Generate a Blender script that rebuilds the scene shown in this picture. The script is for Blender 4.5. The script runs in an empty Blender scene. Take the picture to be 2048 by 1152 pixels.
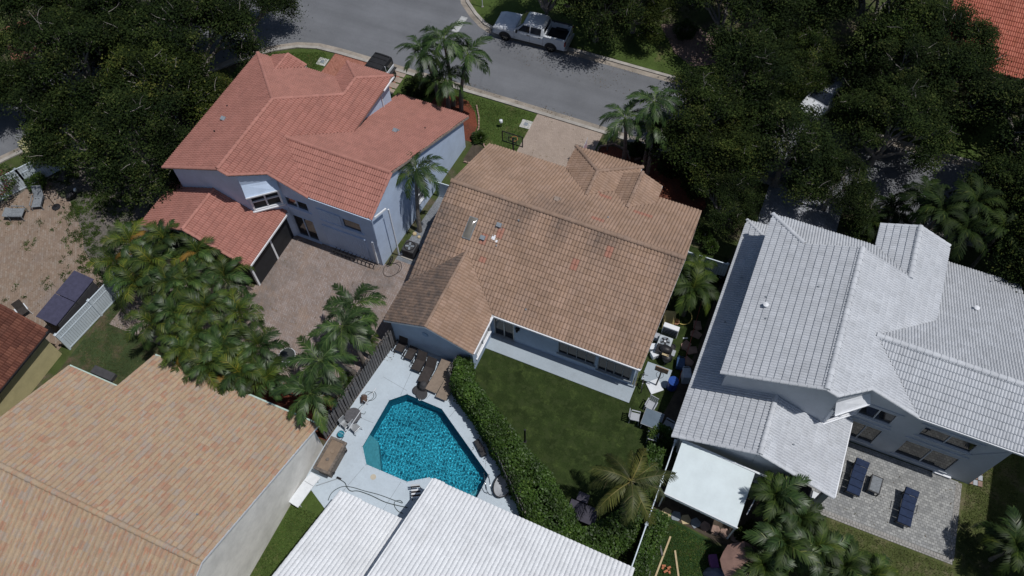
import bpy, math, random
import numpy as np
from mathutils import Vector, Matrix
from mathutils.geometry import tessellate_polygon

S = bpy.context.scene
COL = S.collection
rnd = random.Random(7)
PI = math.pi

# ------------------------------------------------------------------ camera, sky, sun, exposure
CAMH = 44.0
FPX = 1645.34
RG = np.array([[0.91852369, 0.39506502, -0.01542251],
               [-0.32908677, 0.78558014, 0.52399021],
               [-0.21912582, 0.47622208, -0.85158464]])
cam_data = bpy.data.cameras.new("camera")
cam = bpy.data.objects.new("camera", cam_data)
COL.objects.link(cam)
cam_data.sensor_width = 36.0
cam_data.lens = FPX / 2048 * 36
cam_data.clip_start = 0.5
cam_data.clip_end = 2000
cam.matrix_world = Matrix.Translation((0, 0, CAMH)) @ Matrix((RG[0], RG[1], -RG[2])).transposed().to_4x4()
S.camera = cam

SUN_DIR = Vector((0.40, 0.012, 1.0)).normalized()      # towards the sun
SUN_EL = math.asin(SUN_DIR.z)
world = bpy.data.worlds.new("World")
S.world = world
world.use_nodes = True
wn = world.node_tree
sky = wn.nodes.new("ShaderNodeTexSky")
sky.sky_type = 'NISHITA'
sky.sun_disc = False
sky.sun_elevation = SUN_EL
sky.sun_rotation = math.atan2(SUN_DIR.x, SUN_DIR.y)
bg = wn.nodes["Background"]
bg.inputs[1].default_value = 0.061
wn.links.new(sky.outputs[0], bg.inputs[0])
sd = bpy.data.lights.new("sun", 'SUN')
sd.energy = 3.4
sd.angle = math.radians(0.55)
sd.color = (1.0, 0.972, 0.945)
sun = bpy.data.objects.new("sun", sd)
COL.objects.link(sun)
sun.location = (10, 0, 60)
sun.rotation_euler = SUN_DIR.to_track_quat('Z', 'Y').to_euler()
S.view_settings.view_transform = 'Standard'
S.view_settings.look = 'None'
S.view_settings.gamma = 1
S.view_settings.use_curve_mapping = False
S.view_settings.exposure = -0.13
S.render.engine = 'CYCLES'
S.cycles.use_denoising = True
S.cycles.max_bounces = 6
S.cycles.transparent_max_bounces = 12
S.cycles.caustics_refractive = False
S.cycles.caustics_reflective = False


def at(px, py, z=0.0):
    """world point seen at picture point (px, py) of the 2048 wide photograph at height z"""
    d = RG.T @ np.array([(px - 1024) / FPX, -(py - 576) / FPX, 1.0])
    t = (z - CAMH) / d[2]
    return Vector((d[0] * t, d[1] * t, z))


# ------------------------------------------------------------------ materials
MATS = {}


def N(nt, typ, **kw):
    n = nt.nodes.new(typ)
    for k, v in kw.items():
        setattr(n, k, v)
    return n


def lk(nt, a, b):
    nt.links.new(a, b)


def base(name):
    m = bpy.data.materials.new(name)
    m.use_nodes = True
    nt = m.node_tree
    return m, nt, nt.nodes["Principled BSDF"], nt.nodes["Material Output"]


def pos(nt):
    return N(nt, "ShaderNodeNewGeometry").outputs["Position"]


def noise(nt, vec, scale, detail=4, rough=0.6):
    n = N(nt, "ShaderNodeTexNoise")
    n.inputs["Scale"].default_value = scale
    n.inputs["Detail"].default_value = detail
    n.inputs["Roughness"].default_value = rough
    lk(nt, vec, n.inputs["Vector"])
    return n.outputs["Fac"]


def ramp(nt, fac, stops):
    r = N(nt, "ShaderNodeValToRGB")
    while len(r.color_ramp.elements) < len(stops):
        r.color_ramp.elements.new(0.5)
    for e, (p, c) in zip(r.color_ramp.elements, stops):
        e.position = p
        e.color = (c[0], c[1], c[2], 1) if isinstance(c, (tuple, list)) else (c, c, c, 1)
    lk(nt, fac, r.inputs[0])
    return r.outputs[0]


def mixc(nt, fac, a, b, mode='MIX'):
    n = N(nt, "ShaderNodeMix", data_type='RGBA', blend_type=mode)
    for s, v in ((0, fac), (6, a), (7, b)):
        if isinstance(v, bpy.types.NodeSocket):
            lk(nt, v, n.inputs[s])
        elif isinstance(v, (int, float)):
            n.inputs[s].default_value = v
        else:
            n.inputs[s].default_value = (v[0], v[1], v[2], 1)
    return n.outputs[2]


def math_(nt, op, a, b=None):
    n = N(nt, "ShaderNodeMath", operation=op)
    for i, v in enumerate((a, b)):
        if v is None:
            continue
        if isinstance(v, bpy.types.NodeSocket):
            lk(nt, v, n.inputs[i])
        else:
            n.inputs[i].default_value = v
    return n.outputs[0]


def bump(nt, bs, h, strength=0.4, dist=0.02):
    b = N(nt, "ShaderNodeBump")
    b.inputs["Strength"].default_value = strength
    b.inputs["Distance"].default_value = dist
    lk(nt, h, b.inputs["Height"])
    lk(nt, b.outputs[0], bs.inputs["Normal"])


def mat(name, col, var=0.2, scale=3.0, rough=0.85, bmp=0.0, bscale=None, metal=0.0, spec=0.3, col2=None):
    """plain procedural material: two noises vary the colour, an optional one the relief"""
    if name in MATS:
        return MATS[name]
    m, nt, bs, out = base(name)
    p = pos(nt)
    f = noise(nt, p, scale)
    f2 = noise(nt, p, scale * 6.3, 3)
    lo = [c * (1 - var) for c in col]
    hi = list(col2) if col2 else [min(1, c * (1 + var)) for c in col]
    c1 = ramp(nt, f, [(0.32, lo), (0.68, hi)])
    c2 = mixc(nt, 1.0, c1, ramp(nt, f2, [(0.3, 1 - var * 0.6), (0.7, 1 + 0)]), 'MULTIPLY')
    lk(nt, c2, bs.inputs["Base Color"])
    bs.inputs["Roughness"].default_value = rough
    bs.inputs["Metallic"].default_value = metal
    bs.inputs["Specular IOR Level"].default_value = spec
    if bmp:
        bump(nt, bs, noise(nt, p, bscale or scale * 8, 4), bmp)
    MATS[name] = m
    return m


def obj_or_geo(nt, name):
    """a value kept on the mesh (faces of a joined mesh) or on the object (single pieces)"""
    a = N(nt, "ShaderNodeAttribute", attribute_type='GEOMETRY', attribute_name=name)
    b = N(nt, "ShaderNodeAttribute", attribute_type='OBJECT', attribute_name=name)
    return math_(nt, 'ADD', a.outputs["Fac"], b.outputs["Fac"])


def streaks(nt, p, c, col, amount, lo=0.52):
    """old rain streaks and mildew in broad uneven patches"""
    mp = N(nt, "ShaderNodeMapping")
    mp.inputs["Scale"].default_value = (0.9, 0.28, 0.3)
    lk(nt, p, mp.inputs["Vector"])
    a = noise(nt, mp.outputs[0], 1.6, 7, 0.72)
    b_ = noise(nt, p, 0.45, 4, 0.6)
    f = math_(nt, 'MULTIPLY', ramp(nt, a, [(lo, 0.0), (lo + 0.2, 1.0)]), ramp(nt, b_, [(0.4, 0.15), (0.62, 1.0)]))
    return mixc(nt, math_(nt, 'MULTIPLY', f, amount), c, col)


def tile_mat(name, stops, dirtcol, redcol=(0.36, 0.09, 0.05), rough=0.8, wscale=0.5, wamp=0.18, flash=None, spec=0.25, streak=0.3):
    m, nt, bs, out = base(name)
    p = pos(nt)
    tint = obj_or_geo(nt, "tint")
    dirt = obj_or_geo(nt, "dirt")
    red = obj_or_geo(nt, "red")
    c = ramp(nt, tint, stops)
    w = noise(nt, p, wscale, 5, 0.65)
    c = mixc(nt, 1.0, c, ramp(nt, w, [(0.3, 1 - wamp), (0.7, 1.0)]), 'MULTIPLY')
    fine = noise(nt, p, 14, 3)
    c = mixc(nt, 1.0, c, ramp(nt, fine, [(0.3, 0.86), (0.7, 1.06)]), 'MULTIPLY')
    if flash:      # burnt streaks that run down single tiles
        mp = N(nt, "ShaderNodeMapping")
        mp.inputs["Scale"].default_value = (11.0, 2.4, 0.0)
        lk(nt, p, mp.inputs["Vector"])
        fl = noise(nt, mp.outputs[0], 1.0, 2, 0.5)
        c = mixc(nt, math_(nt, 'MULTIPLY', ramp(nt, fl, [(0.56, 0.0), (0.64, 1.0)]), 0.55), c, flash)
        mp2 = N(nt, "ShaderNodeMapping")
        mp2.inputs["Scale"].default_value = (9.0, 2.4, 0.0)
        mp2.inputs["Location"].default_value = (51, 13, 0)
        lk(nt, p, mp2.inputs["Vector"])
        fl = noise(nt, mp2.outputs[0], 1.0, 2, 0.5)
        c = mixc(nt, math_(nt, 'MULTIPLY', ramp(nt, fl, [(0.56, 0.0), (0.66, 1.0)]), 0.6), c, (0.33, 0.29, 0.26))
    dn = noise(nt, p, 3.2, 6, 0.7)
    df = math_(nt, 'MULTIPLY', dirt, ramp(nt, dn, [(0.32, 0.35), (0.62, 1.0)]))
    c = mixc(nt, df, c, dirtcol)
    c = mixc(nt, red, c, redcol)
    c = streaks(nt, p, c, dirtcol, streak)
    lk(nt, c, bs.inputs["Base Color"])
    bs.inputs["Roughness"].default_value = rough
    bs.inputs["Specular IOR Level"].default_value = spec
    bump(nt, bs, fine, 0.25)
    MATS[name] = m
    return m


def leaf_mat(name, a, b, c=None, rough=0.5, spec=0.35, trans=0.25, vary=0.0):
    """leaves: colour by a value on each leaf, a little light passes through"""
    m, nt, bs, out = base(name)
    at_ = N(nt, "ShaderNodeAttribute", attribute_type='GEOMETRY', attribute_name="tint")
    st = [(0.0, a), (0.75, b)] + ([(0.97, c)] if c else [])
    col = ramp(nt, at_.outputs["Fac"], st)
    n1 = noise(nt, pos(nt), 0.6, 3)
    col = mixc(nt, 1.0, col, ramp(nt, n1, [(0.32, 0.5), (0.68, 1.2)]), 'MULTIPLY')
    if vary:      # every plant or frond a little different
        oi = N(nt, "ShaderNodeObjectInfo")
        col = mixc(nt, 1.0, col, ramp(nt, oi.outputs["Random"], [(0.0, (1 - vary, 1 - vary * 0.9, 1 - vary)), (0.5, 1.0), (0.85, (1 + vary, 1 + vary * 0.8, 1 + vary * 0.3)), (1.0, (1 + vary * 1.8, 1 + vary, 1.0))]), 'MULTIPLY')
    lk(nt, col, bs.inputs["Base Color"])
    bs.inputs["Roughness"].default_value = rough
    bs.inputs["Specular IOR Level"].default_value = spec
    tr = N(nt, "ShaderNodeBsdfTranslucent")
    lk(nt, mixc(nt, 1.0, col, (1.1, 1.3, 0.5), 'MULTIPLY'), tr.inputs[0])
    mx = N(nt, "ShaderNodeMixShader")
    mx.inputs[0].default_value = trans
    lk(nt, bs.outputs[0], mx.inputs[1])
    lk(nt, tr.outputs[0], mx.inputs[2])
    lk(nt, mx.outputs[0], out.inputs[0])
    MATS[name] = m
    return m


def paver_mat(name, cols, bw, bh, mortar, msize=0.012, stain=None, rough=0.9, rot=0.0, stain2=None, wlo=0.8):
    m, nt, bs, out = base(name)
    mp = N(nt, "ShaderNodeMapping")
    mp.inputs["Rotation"].default_value = (0, 0, rot)
    p = pos(nt)
    lk(nt, p, mp.inputs["Vector"])
    b = N(nt, "ShaderNodeTexBrick")
    lk(nt, mp.outputs[0], b.inputs["Vector"])
    b.inputs["Scale"].default_value = 1
    b.inputs["Brick Width"].default_value = bw
    b.inputs["Row Height"].default_value = bh
    b.inputs["Mortar Size"].default_value = msize
    b.inputs["Mortar Smooth"].default_value = 0.3
    b.inputs["Bias"].default_value = 0.0
    b.inputs["Color1"].default_value = (0, 0, 0, 1)
    b.inputs["Color2"].default_value = (1, 1, 1, 1)
    b.inputs["Mortar"].default_value = (0.5, 0.5, 0.5, 1)
    c = ramp(nt, b.outputs["Color"], cols)
    w = noise(nt, p, 1.1, 5, 0.65)
    c = mixc(nt, 1.0, c, ramp(nt, w, [(0.3, wlo), (0.7, 1.08)]), 'MULTIPLY')
    c = mixc(nt, 1.0, c, ramp(nt, noise(nt, p, 12, 3), [(0.3, 0.86), (0.7, 1.08)]), 'MULTIPLY')
    if stain:
        s = noise(nt, p, 0.33, 6, 0.7)
        c = mixc(nt, math_(nt, 'MULTIPLY', ramp(nt, s, [(0.5, 0.0), (0.66, 1.0)]), 0.6), c, stain)
    if stain2:
        mp2 = N(nt, "ShaderNodeMapping")
        mp2.inputs["Location"].default_value = (31, 7, 3)
        lk(nt, p, mp2.inputs["Vector"])
        s = noise(nt, mp2.outputs[0], 0.5, 6, 0.7)
        c = mixc(nt, math_(nt, 'MULTIPLY', ramp(nt, s, [(0.54, 0.0), (0.68, 1.0)]), 0.55), c, stain2)
    c = mixc(nt, b.outputs["Fac"], c, mortar)
    lk(nt, c, bs.inputs["Base Color"])
    bs.inputs["Roughness"].default_value = rough
    bs.inputs["Specular IOR Level"].default_value = 0.2
    bump(nt, bs, math_(nt, 'SUBTRACT', 1.0, b.outputs["Fac"]), 0.5, 0.01)
    MATS[name] = m
    return m


def ground_mat(name, a, b, patch, amount, fine=22.0, pscale=0.5, second=None, amount2=0.5):
    """short grass: fine blade noise, mottled patches of another colour"""
    m, nt, bs, out = base(name)
    p = pos(nt)
    f = noise(nt, p, fine, 4, 0.75)
    c = ramp(nt, f, [(0.3, a), (0.7, b)])
    c = mixc(nt, 1.0, c, ramp(nt, noise(nt, p, 0.9, 5, 0.7), [(0.28, 0.62), (0.72, 1.2)]), 'MULTIPLY')
    s = noise(nt, p, pscale, 7, 0.72)
    c = mixc(nt, ramp(nt, s, [(0.62 - amount * 0.3, 0.0), (0.76 - amount * 0.3, 1.0)]), c,
             mixc(nt, 1.0, patch, ramp(nt, noise(nt, p, 9, 4), [(0.3, 0.6), (0.7, 1.2)]), 'MULTIPLY'))
    if second:
        mp2 = N(nt, "ShaderNodeMapping")
        mp2.inputs["Location"].default_value = (11, -17, 3)
        lk(nt, p, mp2.inputs["Vector"])
        s2 = noise(nt, mp2.outputs[0], pscale * 1.7, 6, 0.7)
        c = mixc(nt, ramp(nt, s2, [(0.62 - amount2 * 0.3, 0.0), (0.72 - amount2 * 0.3, 1.0)]), c, second)
    lk(nt, c, bs.inputs["Base Color"])
    bs.inputs["Roughness"].default_value = 0.95
    bs.inputs["Specular IOR Level"].default_value = 0.15
    bump(nt, bs, f, 0.8, 0.05)
    MATS[name] = m
    return m


def gloss_mat(name, col, rough=0.08, ior=1.5, metal=0.0, spec=0.5, coat=0.0):
    if name in MATS:
        return MATS[name]
    m, nt, bs, out = base(name)
    p = pos(nt)
    c = mixc(nt, 1.0, list(col), ramp(nt, noise(nt, p, 2.5, 3), [(0.3, 0.88), (0.7, 1.06)]), 'MULTIPLY')
    lk(nt, c, bs.inputs["Base Color"])
    bs.inputs["Roughness"].default_value = rough
    bs.inputs["IOR"].default_value = ior
    bs.inputs["Metallic"].default_value = metal
    bs.inputs["Specular IOR Level"].default_value = spec
    bs.inputs["Coat Weight"].default_value = coat
    MATS[name] = m
    return m


T_CORAL = tile_mat("coral_tile", [(0, (0.40, 0.185, 0.150)), (0.5, (0.43, 0.20, 0.160)), (1, (0.46, 0.215, 0.175))],
                   (0.17, 0.10, 0.085), wamp=0.14)
T_TAN = tile_mat("tan_tile", [(0, (0.345, 0.232, 0.165)), (0.5, (0.375, 0.255, 0.185)), (1, (0.405, 0.28, 0.21))],
                 (0.075, 0.068, 0.066), wamp=0.2, redcol=(0.34, 0.17, 0.125))
T_WHITE = tile_mat("white_tile", [(0, (0.56, 0.585, 0.62)), (0.5, (0.59, 0.615, 0.65)), (1, (0.62, 0.645, 0.68))],
                   (0.32, 0.33, 0.34), wamp=0.13, streak=0.35)
T_BRIGHT = tile_mat("bright_white_tile", [(0, (0.76, 0.78, 0.80)), (0.5, (0.79, 0.81, 0.83)), (1, (0.82, 0.84, 0.86))],
                    (0.48, 0.48, 0.47), wamp=0.10, streak=0.4)
T_BLEND = tile_mat("blended_cream_tile", [(0, (0.40, 0.245, 0.165)), (0.15, (0.40, 0.285, 0.195)),
                                          (0.5, (0.43, 0.315, 0.205)), (0.85, (0.44, 0.335, 0.23)), (1, (0.38, 0.31, 0.25))],
                   (0.24, 0.2, 0.16), wamp=0.12, flash=(0.42, 0.17, 0.10))
T_DARKRED = tile_mat("dark_red_tile", [(0, (0.13, 0.05, 0.035)), (0.5, (0.17, 0.066, 0.045)), (1, (0.22, 0.09, 0.06))],
                     (0.06, 0.035, 0.03), wamp=0.3)
T_BRIGHTCORAL = tile_mat("bright_coral_tile", [(0, (0.42, 0.14, 0.09)), (0.5, (0.48, 0.16, 0.11)), (1, (0.52, 0.19, 0.13))],
                         (0.2, 0.08, 0.05), wamp=0.2)

W_BLUE = mat("light_blue_stucco", (0.50, 0.60, 0.76), 0.07, 1.2, bmp=0.3, bscale=30)
W_GREYBLUE = mat("grey_blue_stucco", (0.36, 0.45, 0.58), 0.08, 1.2, bmp=0.3, bscale=30)
W_GREY = mat("pale_grey_stucco", (0.48, 0.51, 0.55), 0.07, 1.0, bmp=0.3, bscale=30)
W_PEBBLE = mat("pale_pebble_wall", (0.76, 0.75, 0.71), 0.13, 0.8, bmp=0.5, bscale=22)
W_YELLOW = mat("pale_yellow_stucco", (0.50, 0.44, 0.24), 0.1, 1.5, bmp=0.5, bscale=25)
M_WHITE = mat("white_painted_trim", (0.74, 0.76, 0.79), 0.06, 2.0, 0.5)
M_VINYL = mat("white_vinyl", (0.60, 0.68, 0.74), 0.06, 1.5, 0.45)
M_FASCIA = mat("tile_edge_mortar", (0.30, 0.25, 0.22), 0.2, 3)
M_GLASS = gloss_mat("dark_window_glass", (0.015, 0.018, 0.022), 0.03, 1.9)
M_GLASSD = gloss_mat("shaded_window_glass", (0.012, 0.014, 0.018), 0.05, 1.35)  # dark panes that reflect less than the other glass
M_SCREEN = mat("dark_insect_screen", (0.02, 0.022, 0.026), 0.2, 2, 0.6)
M_BLACK = mat("black_metal", (0.02, 0.02, 0.023), 0.2, 4, 0.45)
M_DKMESH = mat("dark_brown_sling", (0.045, 0.038, 0.036), 0.2, 6, 0.8)
M_GREYMETAL = mat("galvanised_metal", (0.38, 0.40, 0.42), 0.15, 4, 0.4, metal=0.5)
M_LEADGREY = mat("grey_lead_flashing", (0.22, 0.25, 0.28), 0.2, 4, 0.5)
M_CONC = mat("kerb_concrete", (0.36, 0.34, 0.31), 0.22, 1.4, 0.9, 0.3)
M_GUTTERC = mat("stained_gutter_concrete", (0.30, 0.265, 0.225), 0.3, 0.9, 0.9, 0.3)


def worn_floor(name, col, stain):
    m, nt, bs, out = base(name)
    p = pos(nt)
    c = mixc(nt, 1.0, list(col), ramp(nt, noise(nt, p, 0.7, 5, 0.6), [(0.3, 0.9), (0.7, 1.05)]), 'MULTIPLY')
    c = mixc(nt, 1.0, c, ramp(nt, noise(nt, p, 9, 5, 0.7), [(0.3, 0.93), (0.7, 1.04)]), 'MULTIPLY')
    s = noise(nt, p, 1.3, 8, 0.78)
    c = mixc(nt, math_(nt, 'MULTIPLY', ramp(nt, s, [(0.56, 0.0), (0.72, 1.0)]), 0.5), c, stain)
    s2 = noise(nt, p, 5.0, 6, 0.8)
    c = mixc(nt, math_(nt, 'MULTIPLY', ramp(nt, s2, [(0.66, 0.0), (0.72, 1.0)]), 0.5), c, [v * 0.6 for v in stain])
    lk(nt, c, bs.inputs["Base Color"])
    bs.inputs["Roughness"].default_value = 0.75
    bump(nt, bs, noise(nt, p, 16, 4), 0.2)
    return m


M_DECK = worn_floor("pale_blue_pool_deck", (0.46, 0.535, 0.60), (0.33, 0.38, 0.42))
M_SLAB = worn_floor("grey_painted_slab", (0.33, 0.385, 0.43), (0.24, 0.27, 0.29))
M_BARK = mat("grey_bark", (0.26, 0.24, 0.22), 0.3, 4, 0.9, 0.6)
M_PALMBARK = mat("palm_bark", (0.20, 0.18, 0.155), 0.3, 6, 0.9, 0.6)
M_CROWNSHAFT = mat("green_crownshaft", (0.14, 0.20, 0.07), 0.2, 3, 0.5)
M_WOOD = mat("weathered_grey_wood", (0.15, 0.145, 0.145), 0.3, 5, 0.9, 0.4)
M_WOODPOST = mat("weathered_post_wood", (0.17, 0.155, 0.14), 0.3, 5, 0.9, 0.4)
M_PINE = mat("fresh_pine_wood", (0.50, 0.40, 0.24), 0.15, 4, 0.8)
M_BRICKEDGE = mat("pink_scalloped_edging", (0.32, 0.22, 0.18), 0.25, 4, 0.9, 0.4)


def road_mat():
    m, nt, bs, out = base("worn_asphalt")
    p = pos(nt)
    c = ramp(nt, noise(nt, p, 30, 4, 0.8), [(0.3, (0.115, 0.121, 0.133)), (0.7, (0.17, 0.178, 0.193))])
    c = mixc(nt, 1.0, c, ramp(nt, noise(nt, p, 0.35, 6, 0.6), [(0.3, 0.84), (0.7, 1.08)]), 'MULTIPLY')
    mp = N(nt, "ShaderNodeMapping")
    mp.inputs["Scale"].default_value = (0.09, 0.9, 1)
    lk(nt, p, mp.inputs["Vector"])
    c = mixc(nt, 1.0, c, ramp(nt, noise(nt, mp.outputs[0], 1.0, 5, 0.6), [(0.36, 0.9), (0.62, 1.05)]), 'MULTIPLY')
    s = noise(nt, p, 0.8, 8, 0.8)
    c = mixc(nt, math_(nt, 'MULTIPLY', ramp(nt, s, [(0.60, 0.0), (0.72, 1.0)]), 0.4), c, (0.085, 0.088, 0.095))
    v = N(nt, "ShaderNodeTexVoronoi", feature='DISTANCE_TO_EDGE')
    v.inputs["Scale"].default_value = 0.22
    dv = N(nt, "ShaderNodeMapping")
    lk(nt, mixc(nt, 0.25, p, N(nt, "ShaderNodeTexNoise").outputs["Color"]), dv.inputs["Vector"])
    lk(nt, dv.outputs[0], v.inputs["Vector"])
    c = mixc(nt, math_(nt, 'MULTIPLY', ramp(nt, v.outputs["Distance"], [(0.0, 1.0), (0.004, 0.0)]), 0.16), c, (0.07, 0.07, 0.075))
    lk(nt, c, bs.inputs["Base Color"])
    bs.inputs["Roughness"].default_value = 0.9
    bump(nt, bs, noise(nt, p, 40, 3), 0.35)
    return m


M_ROAD = road_mat()
G_LAWN = ground_mat("lush_lawn", (0.036, 0.062, 0.014), (0.095, 0.140, 0.036), (0.14, 0.13, 0.06), 0.25)
G_GROUND = ground_mat("shaded_lawn", (0.04, 0.06, 0.018), (0.085, 0.11, 0.035), (0.12, 0.10, 0.07), 0.5)  # plain grass with more brown patches
G_WEEDY = ground_mat("weedy_yard", (0.030, 0.050, 0.016), (0.065, 0.10, 0.030), (0.155, 0.14, 0.125), 0.80, pscale=0.45)
G_BACK = ground_mat("mossy_backyard", (0.03, 0.05, 0.02), (0.065, 0.09, 0.035), (0.11, 0.085, 0.055), 0.45, pscale=0.6)
G_OLIVE = ground_mat("olive_lawn", (0.055, 0.075, 0.022), (0.115, 0.135, 0.045), (0.15, 0.135, 0.075), 0.4, pscale=0.9)
G_TURF = ground_mat("artificial_turf", (0.018, 0.031, 0.008), (0.034, 0.053, 0.014), (0.055, 0.08, 0.022), 0.40, fine=14, pscale=1.3,
                    second=(0.035, 0.05, 0.016), amount2=0.35)
M_MULCH = ground_mat("red_bark_mulch", (0.08, 0.022, 0.014), (0.26, 0.085, 0.05), (0.12, 0.05, 0.035), 0.5, fine=18)
M_CHIPS = ground_mat("pink_stone_chips", (0.10, 0.07, 0.06), (0.34, 0.25, 0.22), (0.2, 0.15, 0.13), 0.4, fine=12)
M_GRAVEL = ground_mat("blue_grey_gravel", (0.10, 0.11, 0.125), (0.30, 0.32, 0.35), (0.2, 0.2, 0.2), 0.2, fine=18)
M_SOIL = mat("bare_soil", (0.075, 0.06, 0.045), 0.35, 2, 0.95, 0.5)
P_RUST = paver_mat("rust_grey_pavers", [(0, (0.265, 0.205, 0.175)), (0.5, (0.295, 0.24, 0.215)), (1, (0.32, 0.275, 0.26))],
                   0.2, 0.1, (0.16, 0.13, 0.115), 0.008, stain=(0.12, 0.11, 0.105), rot=0.785, stain2=(0.32, 0.22, 0.155))
P_TAN = paver_mat("tan_driveway_pavers", [(0, (0.335, 0.27, 0.225)), (0.5, (0.355, 0.288, 0.24)), (1, (0.37, 0.30, 0.255))],
                  0.2, 0.1, (0.26, 0.215, 0.18), 0.008, rot=0.3, wlo=0.9)
P_YARD = paver_mat("sandy_yard_pavers", [(0, (0.23, 0.17, 0.13)), (0.5, (0.265, 0.20, 0.155)), (1, (0.285, 0.235, 0.195))],
                   0.25, 0.14, (0.20, 0.15, 0.11), 0.01, stain=(0.23, 0.20, 0.19), rot=0.9)
P_RED = paver_mat("brick_red_pavers", [(0, (0.29, 0.12, 0.085)), (1, (0.37, 0.165, 0.12))], 0.22, 0.11, (0.24, 0.11, 0.08), 0.008,
                  rot=0.785, wlo=0.88)
P_GREY = paver_mat("grey_patio_pavers", [(0, (0.23, 0.235, 0.235)), (0.45, (0.30, 0.305, 0.30)), (1, (0.38, 0.385, 0.375))],
                   0.19, 0.15, (0.15, 0.155, 0.15), 0.012, stain=(0.21, 0.22, 0.235), wlo=0.85)
P_GREYB = paver_mat("grey_border_pavers", [(0, (0.29, 0.28, 0.265)), (1, (0.37, 0.36, 0.34))], 0.16, 0.21, (0.13, 0.13, 0.12), 0.014)
P_BLUEG = paver_mat("blue_grey_driveway", [(0, (0.28, 0.30, 0.33)), (1, (0.40, 0.42, 0.46))], 0.3, 0.15, (0.2, 0.21, 0.23), 0.01,
                    rot=0.785)
L_OAK = leaf_mat("oak_leaves", (0.008, 0.017, 0.005), (0.034, 0.054, 0.013), (0.085, 0.098, 0.028), 0.8, 0.1, trans=0.12, vary=0.3)
L_HEDGE = leaf_mat("hedge_leaves", (0.028, 0.058, 0.012), (0.075, 0.145, 0.022), (0.16, 0.24, 0.05), 0.5, 0.35)
L_SHRUB = leaf_mat("shrub_leaves", (0.026, 0.05, 0.012), (0.07, 0.12, 0.024), (0.13, 0.17, 0.04), 0.55, 0.25)
L_PALM = leaf_mat("palm_leaflets", (0.018, 0.045, 0.013), (0.062, 0.115, 0.028), (0.16, 0.20, 0.07), 0.45, 0.4, 0.2, vary=0.35)
L_ARECA = leaf_mat("areca_leaflets", (0.026, 0.056, 0.012), (0.085, 0.125, 0.020), (0.22, 0.20, 0.04), 0.5, 0.35, 0.25, vary=0.45)
L_ARECAY = leaf_mat("yellowing_leaflets", (0.20, 0.13, 0.03), (0.27, 0.15, 0.03), (0.15, 0.08, 0.03), 0.6, 0.2, 0.25)
L_COCO = leaf_mat("coconut_leaflets", (0.038, 0.055, 0.014), (0.10, 0.115, 0.032), (0.20, 0.17, 0.08), 0.5, 0.3, 0.25, vary=0.4)
L_RHAPIS = leaf_mat("dark_palm_leaflets", (0.018, 0.038, 0.008), (0.05, 0.085, 0.015), (0.11, 0.135, 0.03), 0.55, 0.28, 0.2, vary=0.4)
L_DIM = leaf_mat("deep_shade_leaflets", (0.008, 0.020, 0.005), (0.028, 0.050, 0.012), (0.06, 0.08, 0.02), 0.65, 0.15, 0.15, vary=0.4)  # darker palm leaf copy, tree shade put into its colour
L_FLOWER = leaf_mat("cream_blossom", (0.40, 0.38, 0.20), (0.55, 0.52, 0.30))
L_PINK = leaf_mat("magenta_blossom", (0.25, 0.03, 0.07), (0.42, 0.05, 0.12))

# ------------------------------------------------------------------ mesh helpers
WL = {}     # world position of each thing's base, so that its pieces can be given in world coordinates


def link(o, parent=None):
    COL.objects.link(o)
    if parent is not None:
        o.parent = parent
        WL[o.name] = WL.get(parent.name, Vector((0, 0, 0)))
    return o


def tag(o, label, cat, group=None):
    o["label"] = label
    o["category"] = cat
    if group:
        o["group"] = group
    return o


def thing(name, label, cat, loc=(0, 0, 0), rz=0.0, group=None):
    o = bpy.data.objects.new(name, None)
    COL.objects.link(o)
    o.empty_display_size = 0.3
    o.location = loc
    o.rotation_euler = (0, 0, rz)
    WL[o.name] = Vector(loc)
    return tag(o, label, cat, group)


def copy_tree(o, parent=None):
    c = o.copy()
    COL.objects.link(c)
    if parent is not None:
        c.parent = parent
    for ch in list(o.children):
        copy_tree(ch, c)
    return c


def dup(o, label, loc, rz=0.0, scale=1.0, group=None):
    c = copy_tree(o)
    c.location = loc
    c.rotation_euler = (0, 0, rz)
    c.scale = (scale, scale, scale) if isinstance(scale, (int, float)) else scale
    c["label"] = label
    if group:
        c["group"] = group
    return c


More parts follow.
